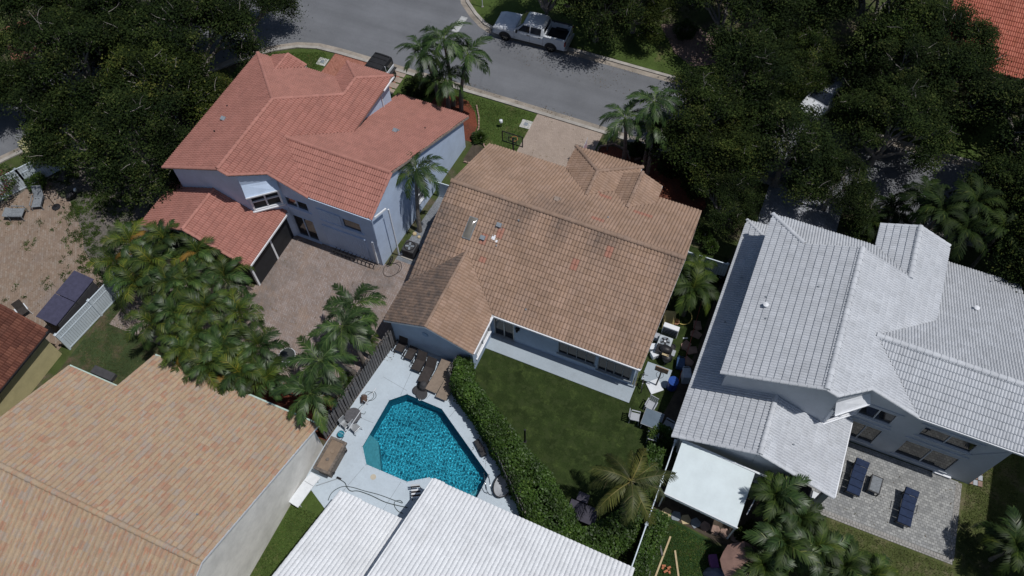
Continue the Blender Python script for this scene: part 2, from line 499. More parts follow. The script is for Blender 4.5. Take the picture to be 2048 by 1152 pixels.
class MB:
    def __init__(self):
        self.v, self.f = [], []

    def add(self, verts, faces):
        n = len(self.v)
        self.v += [tuple(p) for p in verts]
        self.f += [tuple(i + n for i in f) for f in faces]
        return self

    def box(self, x0, x1, y0, y1, z0, z1):
        return self.add([(x0, y0, z0), (x1, y0, z0), (x1, y1, z0), (x0, y1, z0), (x0, y0, z1), (x1, y0, z1), (x1, y1, z1), (x0, y1, z1)],
                        [(0, 3, 2, 1), (4, 5, 6, 7), (0, 1, 5, 4), (1, 2, 6, 5), (2, 3, 7, 6), (3, 0, 4, 7)])

    def obox(self, c, size, M=None, rz=0.0):
        M = M or Matrix.Rotation(rz, 3, 'Z')
        hx, hy, hz = [s / 2 for s in size]
        vs = [Vector(c) + M @ Vector((sx * hx, sy * hy, sz * hz)) for sz in (-1, 1) for sx, sy in ((-1, -1), (1, -1), (1, 1), (-1, 1))]
        return self.add(vs, [(0, 3, 2, 1), (4, 5, 6, 7), (0, 1, 5, 4), (1, 2, 6, 5), (2, 3, 7, 6), (3, 0, 4, 7)])

    def bar(self, a, b, w, h=None):
        a, b = Vector(a), Vector(b)
        d = (b - a)
        L = d.length
        q = d.to_track_quat('X', 'Z').to_matrix()
        return self.obox((a + b) / 2, (L, w, h or w), q)

    def tube(self, pts, r, n=6, cap=True):
        pts = [Vector(p) for p in pts]
        rs = r if isinstance(r, (list, tuple)) else [r] * len(pts)
        vs, fs = [], []
        for i, p in enumerate(pts):
            d = (pts[min(i + 1, len(pts) - 1)] - pts[max(i - 1, 0)])
            d = d.normalized() if d.length > 1e-6 else Vector((0, 0, 1))
            up = Vector((0, 0, 1)) if abs(d.z) < 0.9 else Vector((1, 0, 0))
            s = d.cross(up).normalized()
            t = s.cross(d)
            for k in range(n):
                a = 2 * PI * k / n
                vs.append(p + (s * math.cos(a) + t * math.sin(a)) * rs[i])
        for i in range(len(pts) - 1):
            for k in range(n):
                fs.append((i * n + k, i * n + (k + 1) % n, (i + 1) * n + (k + 1) % n, (i + 1) * n + k))
        if cap:
            fs.append(tuple(range(n - 1, -1, -1)))
            fs.append(tuple((len(pts) - 1) * n + k for k in range(n)))
        return self.add(vs, fs)

    def cyl(self, x, y, z0, z1, r0, r1=None, n=16):
        return self.lathe(x, y, [(r0, z0), (r0 if r1 is None else r1, z1)], n)

    def lathe(self, x, y, prof, n=16, sx=1.0, sy=1.0):
        vs, fs = [], []
        for r, z in prof:
            for k in range(n):
                a = 2 * PI * k / n
                vs.append((x + sx * r * math.cos(a), y + sy * r * math.sin(a), z))
        m = len(prof)
        for i in range(m - 1):
            for k in range(n):
                fs.append((i * n + k, i * n + (k + 1) % n, (i + 1) * n + (k + 1) % n, (i + 1) * n + k))
        fs.append(tuple(range(n - 1, -1, -1)))
        fs.append(tuple((m - 1) * n + k for k in range(n)))
        return self.add(vs, fs)

    def prism(self, pts, z0, z1):
        """pts counter-clockwise; z0, z1 numbers or functions of (x, y)"""
        f0 = z0 if callable(z0) else (lambda x, y: z0)
        f1 = z1 if callable(z1) else (lambda x, y: z1)
        n = len(pts)
        vs = [(p[0], p[1], f0(p[0], p[1])) for p in pts] + [(p[0], p[1], f1(p[0], p[1])) for p in pts]
        fs = [(i, (i + 1) % n, n + (i + 1) % n, n + i) for i in range(n)]
        for t in tessellate_polygon([[Vector((p[0], p[1], 0)) for p in pts]]):
            a, b, c = t
            ar = (pts[b][0] - pts[a][0]) * (pts[c][1] - pts[a][1]) - (pts[c][0] - pts[a][0]) * (pts[b][1] - pts[a][1])
            if ar < 0:
                b, c = c, b
            fs.append((n + a, n + b, n + c))
            fs.append((c, b, a))
        return self.add(vs, fs)

    def build(self, name, m, parent=None, world=True, smooth=False, bevel=0.0, sub=0):
        off = WL.get(parent.name, Vector((0, 0, 0))) if (parent is not None and world) else Vector((0, 0, 0))
        me = bpy.data.meshes.new(name)
        me.from_pydata([(p[0] - off.x, p[1] - off.y, p[2] - off.z) for p in self.v], [], self.f)
        me.materials.append(m)
        if smooth:
            me.shade_smooth()
        o = bpy.data.objects.new(name, me)
        link(o, parent)
        if bevel:
            b = o.modifiers.new("b", 'BEVEL')
            b.width = bevel
            b.segments = 2
            b.limit_method = 'ANGLE'
        if sub:
            s = o.modifiers.new("s", 'SUBSURF')
            s.levels = s.render_levels = sub
        return o


def sheet(name, pts, z, m, parent=None, thick=0.0, kind='structure'):
    b = MB()
    pts = [(p[0], p[1]) for p in pts]
    ar = sum(pts[i][0] * pts[(i + 1) % len(pts)][1] - pts[(i + 1) % len(pts)][0] * pts[i][1] for i in range(len(pts)))
    if ar < 0:
        pts = pts[::-1]
    b.prism(pts, z - max(thick, 0.004) if thick else z - 0.002, z)
    o = b.build(name, m, parent)
    if kind and parent is None:
        o["kind"] = kind
    return o


def np_mesh(name, V, F, tint=None, m=None, extra=None):
    """quick mesh from numpy: V (n,3), F (k,4) or (k,3)"""
    me = bpy.data.meshes.new(name)
    n, k, w = len(V), len(F), F.shape[1]
    me.vertices.add(n)
    me.vertices.foreach_set("co", V.astype(np.float32).ravel())
    me.loops.add(k * w)
    me.loops.foreach_set("vertex_index", F.astype(np.int32).ravel())
    me.polygons.add(k)
    me.polygons.foreach_set("loop_start", np.arange(0, k * w, w, dtype=np.int32))
    me.polygons.foreach_set("loop_total", np.full(k, w, dtype=np.int32))
    me.update(calc_edges=True)
    if tint is not None:
        a = me.attributes.new("tint", 'FLOAT', 'FACE')
        a.data.foreach_set("value", tint.astype(np.float32))
    if m:
        me.materials.append(m)
    return me

# ------------------------------------------------------------------ roofs
def in_poly(x, y, poly):
    c = False
    n = len(poly)
    for i in range(n):
        x0, y0 = poly[i]
        x1, y1 = poly[(i + 1) % n]
        if (y0 > y) != (y1 > y) and x < (x1 - x0) * (y - y0) / (y1 - y0) + x0:
            c = not c
    return c


def seg_hits_box(p, q, x0, x1, y0, y1):
    t0, t1 = 0.0, 1.0
    dx, dy = q[0] - p[0], q[1] - p[1]
    for d, a, lo, hi in ((dx, p[0], x0, x1), (dy, p[1], y0, y1)):
        if abs(d) < 1e-12:
            if a < lo or a > hi:
                return False
        else:
            u, v = (lo - a) / d, (hi - a) / d
            if u > v:
                u, v = v, u
            t0, t1 = max(t0, u), min(t1, v)
            if t0 > t1:
                return False
    return True


def clip_tri(pts, tri):
    """clip a 3D polygon by the vertical prism over a counter-clockwise triangle"""
    for i in range(3):
        ax, ay = tri[i]
        bx, by = tri[(i + 1) % 3]
        nx, ny = -(by - ay), bx - ax
        out = []
        m = len(pts)
        for j in range(m):
            P, Q = pts[j], pts[(j + 1) % m]
            dp = (P[0] - ax) * nx + (P[1] - ay) * ny
            dq = (Q[0] - ax) * nx + (Q[1] - ay) * ny
            if dp >= 0:
                out.append(P)
            if (dp >= 0) != (dq >= 0):
                t = dp / (dp - dq)
                out.append((P[0] + t * (Q[0] - P[0]), P[1] + t * (Q[1] - P[1]), P[2] + t * (Q[2] - P[2])))
        pts = out
        if len(pts) < 3:
            return None
    return pts


def tile_profile(kind, w):
    if kind == 'double':      # two barrels per tile
        n, A = 9, 0.064
        xs = [w * i / n for i in range(n + 1)]
        hs = [A * (0.5 - 0.5 * math.cos(2 * PI * (i % (n / 2) if i < n else 0) / (n / 2))) for i in range(n + 1)]
        n = 10
        xs = [w * i / n for i in range(n + 1)]
        hs = [A * 1.15 * abs(math.sin(PI * i / 5)) ** 0.8 for i in range(n + 1)]
    elif kind == 'roll':      # one big barrel and a narrow pan
        xs = [w * t for t in (0, 0.12, 0.3, 0.5, 0.7, 0.88, 1.0)]
        hs = [0.0, 0.03, 0.062, 0.072, 0.062, 0.03, 0.0]
    else:                     # low wave
        xs = [w * t for t in (0, 0.2, 0.4, 0.5, 0.7, 0.85, 1.0)]
        hs = [0.0, 0.002, 0.012, 0.03, 0.045, 0.035, 0.0]
    return xs, hs


TILE_MESH = {}


class Roof:
    """one house's roof: planes of tiles, the nearest 300 as single pieces, the rest joined"""

    def __init__(self, house, m, deckm, kind='double', w=0.30, e=0.36, dirt=None, reds=(), lift=0.035, tint=None):
        self.house, self.m, self.kind, self.w, self.e = house, m, kind, w, e
        self.deck = MB()
        self.deckm = deckm
        self.cells = []
        self.V, self.F, self.T, self.D, self.R = [], [], [], [], []
        self.dirt = dirt
        self.reds = reds
        self.lift = lift
        self.rr = random.Random(len(house.name) * 7 + 3)
        self.caps = []
        self.tintf = tint

    def local(self, ux, uy, x, y, z):
        return (x, y, z)

    def plane(self, poly, z0, y_or_x0, slope, fall, thick=0.17):
        """poly: plan outline; z = z0 at the eave line (coordinate y_or_x0), rising against the fall direction"""
        fx, fy = {'S': (0, -1), 'N': (0, 1), 'E': (1, 0), 'W': (-1, 0)}[fall]
        ux, uy = -fx, -fy                       # up the slope
        tx, ty = uy, -ux                        # along the eave
        c0 = y_or_x0 * (ux + uy)

        def zf(x, y):
            return z0 + slope * ((x * ux + y * uy) - c0)
        ar = sum(poly[i][0] * poly[(i + 1) % len(poly)][1] - poly[(i + 1) % len(poly)][0] * poly[i][1] for i in range(len(poly)))
        if ar < 0:
            poly = poly[::-1]
        self.deck.prism(poly, lambda x, y: zf(x, y) - thick, lambda x, y: zf(x, y) - 0.012)
        L = math.sqrt(1 + slope * slope)
        ds = self.e / L
        st = [((x * ux + y * uy), (x * tx + y * ty)) for x, y in poly]
        s0, s1 = min(a for a, b in st), max(a for a, b in st)
        t0, t1 = min(b for a, b in st), max(b for a, b in st)
        s0 -= 0.04
        xs, hs = tile_profile(self.kind, self.w)
        n = len(xs)
        npl = len(poly)
        tris = []
        for a, b, c in tessellate_polygon([[Vector((p[0], p[1], 0)) for p in poly]]):
            A, B, Cc = poly[a], poly[b], poly[c]
            if (B[0] - A[0]) * (Cc[1] - A[1]) - (Cc[0] - A[0]) * (B[1] - A[1]) < 0:
                B, Cc = Cc, B
            tris.append((A, B, Cc))
        nr, ncol = int((s1 - s0) / ds) + 2, int((t1 - t0) / self.w) + 2
        for r in range(nr):
            for k in range(ncol):
                sa, ta = s0 + r * ds, t0 + k * self.w
                corners = [(s * ux + t * tx, s * uy + t * ty) for s, t in ((sa, ta), (sa, ta + self.w), (sa + ds, ta + self.w), (sa + ds, ta))]
                bx0, bx1 = min(c[0] for c in corners), max(c[0] for c in corners)
                by0, by1 = min(c[1] for c in corners), max(c[1] for c in corners)
                bx0 += 0.004; bx1 -= 0.004; by0 += 0.004; by1 -= 0.004
                if r == 0:      # eave row overhangs the edge a little
                    if fx: (bx0, bx1) = (bx0 + 0.05 * (ux > 0), bx1 - 0.05 * (ux < 0))
                    else: (by0, by1) = (by0 + 0.05 * (uy > 0), by1 - 0.05 * (uy < 0))
                cross = any(seg_hits_box(poly[i], poly[(i + 1) % npl], bx0, bx1, by0, by1) for i in range(npl))
                cx, cy = (bx0 + bx1) / 2, (by0 + by1) / 2
                inside = in_poly(cx, cy, poly)
                if not cross and not inside:
                    continue
                lift = self.lift + self.rr.uniform(-0.006, 0.008)
                vs = []
                for i in range(n):
                    for s, dz in ((0, lift), (ds, 0.004)):
                        q = sa + s
                        t = ta + xs[i]
                        X, Y = q * ux + t * tx, q * uy + t * ty
                        vs.append((X, Y, zf(X, Y) + hs[i] * (1.0 if s == 0 else 0.86) + dz))
                for i in range(n):
                    X, Y, Z = vs[2 * i]
                    vs.append((X, Y, zf(X, Y) - 0.01))
                fs = [(2 * i, 2 * i + 2, 2 * i + 3, 2 * i + 1) for i in range(n - 1)] + \
                     [(2 * n + i, 2 * n + i + 1, 2 * i + 2, 2 * i) for i in range(n - 1)]
                tint = self.rr.random()
                zc = zf(cx, cy)
                dirt = self.dirt(cx, cy, fall) if self.dirt else 0.0
                red = 0.0
                for (rx, ry, rw, rh) in self.reds:
                    if abs(cx - rx) < rw and abs(cy - ry) < rh:
                        red = 1.0 if self.rr.random() < 0.85 else 0.0
                if not cross:
                    d2 = cx * cx + cy * cy + (CAMH - zc) ** 2
                    px = RG @ np.array([cx, cy, zc - CAMH])
                    u, v = abs(px[0] / px[2] * FPX), abs(px[1] / px[2] * FPX)
                    inview = u < 1015 and v < 570
                    self.cells.append((d2 if inview else 1e9 + d2, fall, slope, lift, sa * ux + ta * tx, sa * uy + ta * ty,
                                       zf(sa * ux + ta * tx, sa * uy + ta * ty), vs, fs, tint, dirt, red))
                else:
                    for f in fs:
                        pts = [vs[i] for i in f]
                        for tr in tris:
                            o = clip_tri(pts, tr)
                            if o:
                                b = len(self.V)
                                self.V += o
                                self.F.append(tuple(range(b, b + len(o))))
                                self.T.append(tint); self.D.append(dirt); self.R.append(red)
        return zf

    def ridge(self, a, b, r=0.12, seg=0.40, up=0.03):
        a, b = Vector(a), Vector(b)
        d = b - a
        n = max(1, round(d.length / seg))
        for i in range(n):
            self.caps.append((a + d * (i / n) + Vector((0, 0, up)), d.normalized(), d.length / n, r))

    def finish(self):
        house = self.house
        off = WL[house.name]
        roof = self.deck.build("roof", self.deckm, house)
        self.cells.sort(key=lambda c: c[0])
        rot = {'S': 0.0, 'N': PI, 'E': PI / 2, 'W': -PI / 2}
        for ci, (d2, fall, slope, lift, X, Y, Z, vs, fs, tint, dirt, red) in enumerate(self.cells):
            if ci < 280:
                key = (self.kind, self.w, self.e, round(slope, 3), self.m.name)
                if key not in TILE_MESH:
                    me = bpy.data.meshes.new("tile")
                    R = Matrix.Rotation(-rot[fall], 3, 'Z')
                    me.from_pydata([R @ (Vector(p) - Vector((X, Y, Z))) for p in vs], [], fs)
                    me.materials.append(self.m)
                    TILE_MESH[key] = me
                o = bpy.data.objects.new("tile", TILE_MESH[key])
                link(o, roof)
                o.location = (X - off.x, Y - off.y, Z - off.z + self.rr.uniform(-0.004, 0.004))
                o.rotation_euler = (0, 0, rot[fall])
                o["tint"] = tint
                o["dirt"] = dirt
                o["red"] = red
            else:
                b = len(self.V)
                self.V += vs
                self.F += [tuple(i + b for i in f) for f in fs]
                k = len(fs)
                self.T += [tint] * k; self.D += [dirt] * k; self.R += [red] * k
        me = bpy.data.meshes.new("roof_tiles")
        me.from_pydata([(p[0] - off.x, p[1] - off.y, p[2] - off.z) for p in self.V], [], self.F)
        for nm, vals in (("tint", self.T), ("dirt", self.D), ("red", self.R)):
            a = me.attributes.new(nm, 'FLOAT', 'FACE')
            a.data.foreach_set("value", np.array(vals, dtype=np.float32))
        me.materials.append(self.m)
        o = bpy.data.objects.new("roof_tiles", me)
        link(o, roof)
        o["kind"] = "stuff"
        capm = {}
        for p, d, L, r in self.caps:
            key = (round(L, 2), r, self.m.name)
            if key not in capm:
                vs, fs = [], []
                for x, k in ((-0.02, 1.12), (L + 0.0, 0.92)):
                    for i in range(9):
                        a = PI * i / 8
                        vs.append((x, r * k * math.cos(a), r * k * math.sin(a) * 0.8))
                fs = [(i, i + 1, 10 + i, 9 + i) for i in range(8)] + [tuple(range(8, -1, -1))]
                cm = bpy.data.meshes.new("ridge_tile")
                cm.from_pydata(vs, [], fs)
                cm.materials.append(self.m)
                capm[key] = cm
            o = bpy.data.objects.new("ridge_tile", capm[key])
            link(o, roof)
            q = d.to_track_quat('X', 'Z')
            o.rotation_euler = q.to_euler()
            o.location = p - off
            o["tint"] = self.rr.random()
            o["dirt"] = self.dirt(p.x, p.y, 'R') if self.dirt else 0.0
        return roof


# ------------------------------------------------------------------ walls and windows
def wall(house, p0, p1, tops, m, openings=(), th=0.18, zb=0.0, name="wall"):
    """wall from p0 to p1 (outside on the right hand), tops [(distance, height)...], openings [(s0, s1, z0, z1)]"""
    p0, p1 = Vector((p0[0], p0[1], 0)), Vector((p1[0], p1[1], 0))
    d = p1 - p0
    L = d.length
    d.normalize()
    inn = Vector((-d.y, d.x, 0)) * th
    if isinstance(tops, (int, float)):
        tops = [(0, tops), (L, tops)]

    def top(s):
        for (a, za), (b, zc) in zip(tops, tops[1:]):
            if s <= b + 1e-6:
                return za + (zc - za) * (s - a) / max(1e-6, b - a)
        return tops[-1][1]
    cuts = sorted(set([0, L] + [t[0] for t in tops[1:-1]] + [o[0] for o in openings] + [o[1] for o in openings]))
    b = MB()
    for s0, s1 in zip(cuts, cuts[1:]):
        mid = (s0 + s1) / 2
        spans = [(zb, None)]
        for o in sorted([o for o in openings if o[0] < mid < o[1]], key=lambda o: o[2]):
            a = spans.pop()
            spans += [(a[0], o[2]), (o[3], None)]
        for z0, z1 in spans:
            za, zc = (top(s0), top(s1)) if z1 is None else (z1, z1)
            if z1 is not None and z1 - z0 < 0.01:
                continue
            A, B = p0 + d * (s0 + 0.004 * (s0 < 1e-6)), p0 + d * (s1 - 0.004 * (s1 > L - 1e-6))
            vs = [A + Vector((0, 0, z0)), B + Vector((0, 0, z0)), B + inn + Vector((0, 0, z0)), A + inn + Vector((0, 0, z0)),
                  A + Vector((0, 0, za)), B + Vector((0, 0, zc)), B + inn + Vector((0, 0, zc)), A + inn + Vector((0, 0, za))]
            b.add(vs, [(0, 3, 2, 1), (4, 5, 6, 7), (0, 1, 5, 4), (1, 2, 6, 5), (2, 3, 7, 6), (3, 0, 4, 7)])
    return b.build(name, m, house)


def window(house, p0, p1, s0, s1, z0, z1, nx=2, nz=1, fm=None, gm=None, fw=0.07, out=0.02, sill=True, name="window", deep=0.09):
    """frame, panes and sill set into an opening of the wall p0-p1"""
    fm, gm = fm or M_WHITE, gm or M_GLASS
    p0, p1 = Vector((p0[0], p0[1], 0)), Vector((p1[0], p1[1], 0))
    d = (p1 - p0).normalized()
    o = Vector((d.y, -d.x, 0))
    R = Matrix((d, -o, Vector((0, 0, 1)))).transposed()
    b = MB()

    def bx(sa, sb, za, zb, t0, t1, mb):
        c = p0 + d * ((sa + sb) / 2) + o * ((t0 + t1) / 2) + Vector((0, 0, (za + zb) / 2))
        mb.obox(c, (sb - sa, abs(t1 - t0), zb - za), R)
    bx(s0, s0 + fw, z0, z1, -deep, out, b)
    bx(s1 - fw, s1, z0, z1, -deep, out, b)
    bx(s0 + fw, s1 - fw, z0, z0 + fw, -deep, out, b)
    bx(s0 + fw, s1 - fw, z1 - fw, z1, -deep, out, b)
    for i in range(1, nx):
        s = s0 + (s1 - s0) * i / nx
        bx(s - fw * 0.4, s + fw * 0.4, z0 + fw, z1 - fw, -deep, out - 0.02, b)
    for i in range(1, nz):
        z = z0 + (z1 - z0) * i / nz
        bx(s0 + fw, s1 - fw, z - fw * 0.3, z + fw * 0.3, -deep + 0.01, out - 0.026, b)
    w = b.build(name, fm, house)
    for i in range(nx):
        for j in range(nz):
            g = MB()
            bx(s0 + (s1 - s0) * i / nx + fw * 0.4, s0 + (s1 - s0) * (i + 1) / nx - fw * 0.4, z0 + (z1 - z0) * j / nz + 0.02,
               z0 + (z1 - z0) * (j + 1) / nz - 0.02, -deep + 0.012, -deep + 0.035, g)
            g.build("pane", gm, w)
    if sill:
        g = MB()
        bx(s0 - 0.08, s1 + 0.08, z0 - 0.09, z0 - 0.003, -0.02, out + 0.06, g)
        g.build("sill", fm, w)
    return w


def gutter(house, a, b, m=None, w=0.1):
    g = MB()
    g.bar(a, b, w, 0.11)
    return g.build("gutter", m or M_WHITE, house)


def vent(house, x, y, z, kind='cap', m=None, name="roof_vent"):
    b = MB()
    if kind == 'cap':
        b.cyl(x, y, z - 0.1, z + 0.22, 0.07, 0.07, 10)
        b.lathe(x, y, [(0.14, z + 0.2), (0.15, z + 0.27), (0.05, z + 0.32)], 12)
    elif kind == 'goose':
        b.obox((x, y, z + 0.12), (0.3, 0.26, 0.18), Matrix.Rotation(0.3, 3, 'X'))
        b.obox((x, y, z + 0.0), (0.42, 0.42, 0.05), Matrix.Rotation(0.42, 3, 'X'))
    else:
        b.cyl(x, y, z - 0.1, z + 0.16, 0.045, 0.045, 8)
    return b.build(name, m or M_GREYMETAL, house)


# ------------------------------------------------------------------ houses
def two_storey(name, label, P, tilem, wallm, deckm, roofkw, frame):
    """coastal two storey house; P holds the plan lines measured for each of the two"""
    H = thing(name, label, "house", ((P['xW'] + P['xEE']) / 2, (P['yS1'] + P['yNL']) / 2, 0))
    R = Roof(H, tilem, deckm, **roofkw)
    xW, xR, xE, xEE = P['xW'], P['xR'], P['xE'], P['xEE']
    yS1, yS2, yN, yD, yN2, xN2 = P['yS1'], P['yS2'], P['yN'], P.get('yD'), P['yN2'], P['xN2']
    ze, s = 5.5, 0.42
    zr = ze + s * (xE - xR)
    sW = (zr - ze) / (xR - xW)
    dv = P['xV']                                # west end of the lower ridge
    yV = P['yV']
    zv = zr - s * (dv - xR)
    sS = (zv - ze) / (yV - yS2)
    zl = 2.75
    yNL = P['yNL']
    sN = (zv - zl) / (yNL - yV)
    yq = yV + (zv - ze) / sN                    # where the east eave meets the long north slope
    # upper roof
    diag = [(xR + 0.6, yS1), (xR + 2.2, yS2)]
    E = [(xR, yS1), diag[0], diag[1], (xE, yS2), (dv, yV), (xE, yq)]
    if yD:      # white house: Dutch gable
        E += [(xE, yN2), (xN2 + (xE - xN2) / 2, yN2), (xN2 + (xE - xN2) / 2, yD), (xR, yD)]
        R.plane(E, ze, xE, s, 'E')
        hx = xW + (yN - yD)
        R.plane([(xW, yS1), (xR, yS1), (xR, yD), (hx, yD), (xW, yN)], ze, xW, sW, 'W')
        xm = (xN2 + xE) / 2
        zm = ze + s * (xE - xm)
        zD = ze + 0.42 * (yN - yD)
        R.plane([(xW, yN), (hx, yD), (xm, yD), (xm - 0.01, yD + 0.03), (xN2, yN)], ze, yN, 0.42, 'N')
        R.plane([(xN2, yN), (xN2, yN2), (xm, yN2), (xm, yD + 0.02)], ze, xN2, s * (zm - ze) / (s * (xm - xN2)), 'W')
        R.ridge((xm, yD, zm), (xm, yN2 + 0.03, zm), 0.15)
        R.ridge((xW, yN, ze), (hx, yD, zD), 0.13)
        R.ridge((xR, yS1 - 0.02, zr), (xR, yD, zr), 0.15)
        R.ridge((xm - 0.35, yD + 0.25, zm - 0.2), (xm - 0.02, yD + 0.02, zm), 0.11)
        wall(H, (xm, yD - 0.1), (xR + 0.1, yD - 0.1), [(0, zm - 0.1), (xm - xR - 0.1, zr - 0.15)], wallm, zb=5.2)
        wall(H, (xR - 0.1, yD - 0.1), (hx, yD - 0.1), [(0, zr - 0.15), (xR - 0.1 - hx, zD - 0.1)], wallm, zb=5.2)
        wall(H, (xE - 0.3, yN2 - 0.25), (xN2 + 0.3, yN2 - 0.25), [(0, ze), ((xE - xN2) / 2 - 0.3, zm - 0.15), (xE - xN2 - 0.6, ze)], wallm)
        wall(H, (xN2 + 0.3, yN2 - 0.25), (xN2 + 0.3, yN - 0.4), ze - 0.05, wallm)
        for (a, b, rr_) in (((xW, yS1, ze), (xR, yS1, zr), .1), ((xN2, yN2, ze), (xm, yN2, zm), .09), ((xE, yN2, ze), (xm, yN2, zm), .09)):
            R.ridge(a, b, rr_, 0.42, 0.02)
    else:       # coral house: hipped north end with a projecting hipped bay
        xm = (xN2 + xE) / 2
        zm = ze + s * (xE - xm)
        k = (zr - zm) / 0.42
        ya = yN - (zr - ze) / 0.42               # apex of the north hip
        yb = ya + k                              # where the ridge of the bay begins
        yc = yN2 - (zm - ze) / 0.42
        E += [(xE, yN2), (xm, yc), (xm, yb), (xR, ya)]
        R.plane(E, ze, xE, s, 'E')
        R.plane([(xW, yS1), (xR, yS1), (xR, ya), (xW, yN)], ze, xW, sW, 'W')
        yv = yN
        d0, d1 = P['dorm']
        dm = (d0 + d1) / 2
        zd = ze + 0.42 * (d1 - dm)
        yd = yN - (zd - ze) / 0.42
        R.plane([(xW, yN), (xR, ya), (xm, yb), (xN2, yv), (d1, yN), (dm, yd), (d0, yN)], ze, yN, 0.42, 'N')
        R.plane([(xN2, yv), (xm, yb), (xm, yc), (xN2, yN2)], ze, xN2, s, 'W')
        R.plane([(xN2, yN2), (xm, yc), (xE, yN2)], ze, yN2, 0.42, 'N')
        R.plane([(d0, yN + 0.25), (d0, yN), (dm, yd), (dm, yN + 0.25)], ze, d0, 0.42, 'W')
        R.plane([(dm, yN + 0.25), (dm, yd), (d1, yN), (d1, yN + 0.25)], ze, d1, 0.42, 'E')
        R.ridge((dm, yd, zd), (dm, yN + 0.25, zd), 0.1)
        R.ridge((dm, yN + .25, zd), (d1, yN + 0.25, ze), 0.08)
        R.ridge((xR, yS1, zr), (xR, ya, zr), 0.13)
        R.ridge((xW, yN, ze), (xR, ya, zr), 0.12)
        R.ridge((xm, yb, zm), (xR, ya, zr), 0.12)
        R.ridge((xm, yb, zm), (xm, yc, zm), 0.12)
        R.ridge((xN2, yN2, ze), (xm, yc, zm), 0.11)
        R.ridge((xE, yN2, ze), (xm, yc, zm), 0.11)
        wall(H, (xE - 0.3, yN2 - 0.3), (xN2 + 0.3, yN2 - 0.3), ze - 0.02, wallm)
        wall(H, (xN2 + 0.3, yN2 - 0.3), (xN2 + 0.3, yN - 0.4), ze - 0.02, wallm)
        R.ridge((xW, yS1, ze), (xR, yS1, zr), .1, 0.42, 0.0)
    # south gable edges
    R.ridge((xR + 0.6, yS1, zr - 0.6 * s), (xR, yS1, zr), 0.1, 0.4, 0.01)
    R.ridge((diag[0][0], diag[0][1], zr - 0.6 * s), (diag[1][0], diag[1][1], zr - 2.2 * s), 0.1, 0.4, 0.01)
    R.ridge((xE, yS2, ze), (diag[1][0], diag[1][1], zr - 2.2 * s), 0.1, 0.42, 0.01)
    # lower east and north
    xEN = P.get('xEEn', xEE)
    R.plane([(dv, yV), (xE, yS2), (xEE, yS2), (P['xEV'], yV)], ze, yS2, sS, 'S')
    R.plane([(dv, yV), (P['xEV'], yV), (xEN, yNL), (xE - 0.5, yNL), (xE - 0.5, yV + (xE - 0.5 - dv) * s / sN)], zl, yNL, sN, 'N')
    R.ridge((dv, yV, zv), (P['xEV'], yV, zv), 0.15 if yD else 0.12)
    R.ridge((xEE, yS2, ze), (P['xEV'], yV, zv), 0.09, 0.42, 0.0)
    # lower south-west roofs and the strip along the west wall
    x2W, x2E, x2R, y2 = P['x2W'], P['x2E'], P['x2R'], P['y2']
    z2 = 2.8
    s2 = 0.42
    zr2 = z2 + s2 * (x2E - x2R)
    s2w = (zr2 - z2) / (x2R - x2W)
    yw = yS1 + 0.35
    xw = xW + 0.32
    yNs = P['yNs']
    R.plane([(x2W, y2), (x2R, y2), (x2R, yw), (xw, yw), (xw, yNs - (xw - x2W)), (x2W, yNs)], z2, x2W, s2w, 'W')
    R.plane([(x2W, yNs), (xw, yNs - (xw - x2W)), (xw + 1.2, yNs - (xw - x2W)), (xw + 1.2, yNs)], z2, yNs, s2w, 'N')
    R.plane([(x2R, y2), (x2E, y2), (x2E, yS2 + 0.1), (xR + 2.2, yS2 + 0.1), (xR + 0.75, yw), (x2R, yw)], z2, x2E, s2, 'E')
    R.ridge((x2R, y2 - 0.02, zr2), (x2R, yw, zr2), 0.14 if yD else 0.11)
    R.ridge((x2W, yNs, z2), (xw, yNs - (xw - x2W), z2 + s2w * (xw - x2W)), 0.1)
    R.ridge((x2W, y2, z2), (x2R, y2, zr2), 0.1, 0.42, 0.0)
    R.ridge((x2E, y2, z2), (x2R, y2, zr2), 0.1, 0.42, 0.0)
    R.finish()
    # walls
    yA, yB = yS1 + 0.32, yS2 + P['inset']
    w1, w2 = (xR + 0.85, yA), (xR + 2.4, yB)
    xEw = xEE - 0.25
    Ld = math.hypot(w2[0] - w1[0], w2[1] - w1[1])
    wall(H, (xw, yA), w1, [(0, ze), (xR - xw, zr - 0.16), (w1[0] - xw, zr - 0.16 - s * (w1[0] - xR))], wallm)
    dwin = (0.12, Ld - 0.12, 3.55, 5.1)
    wall(H, w1, w2, [(0, zr - 0.16 - s * (w1[0] - xR)), (Ld, zr - 0.16 - s * (w2[0] - xR))], wallm, [dwin])
    op = P['openings']
    wall(H, w2, (xEw, yB), [(0, zr - 0.16 - s * (w2[0] - xR)), (xE - w2[0], ze - 0.1), (xEw - w2[0], ze - 0.1)], wallm,
         [(o[0] - w2[0], o[1] - w2[0], o[2], o[3]) for o in op])
    for o in op:
        window(H, w2, (xEw, yB), o[0] - w2[0], o[1] - w2[0], o[2], o[3], o[4], o[5], frame, name=o[6] if len(o) > 6 else "window")
    xEw2 = xEN - 0.25
    wall(H, (xEw, yB), (xEw2, yNL - 0.4), [(0, ze - 0.1), (yV - yB, zv - 0.16), (yNL - 0.4 - yB, zl)], wallm, P.get('eastop', ()))
    for o in P.get('eastop', ()):
        window(H, (xEw, yB), (xEw2, yNL - 0.4), o[0], o[1], o[2], o[3], 1, 2, M_WHITE)
    wall(H, (xEw2, yNL - 0.4), (xE - 0.3, yNL - 0.4), zl - 0.05, wallm)
    wall(H, (xE - 0.3, yV + 1.5), (xE - 0.3, yN2 - 0.25), ze - 0.02, wallm)
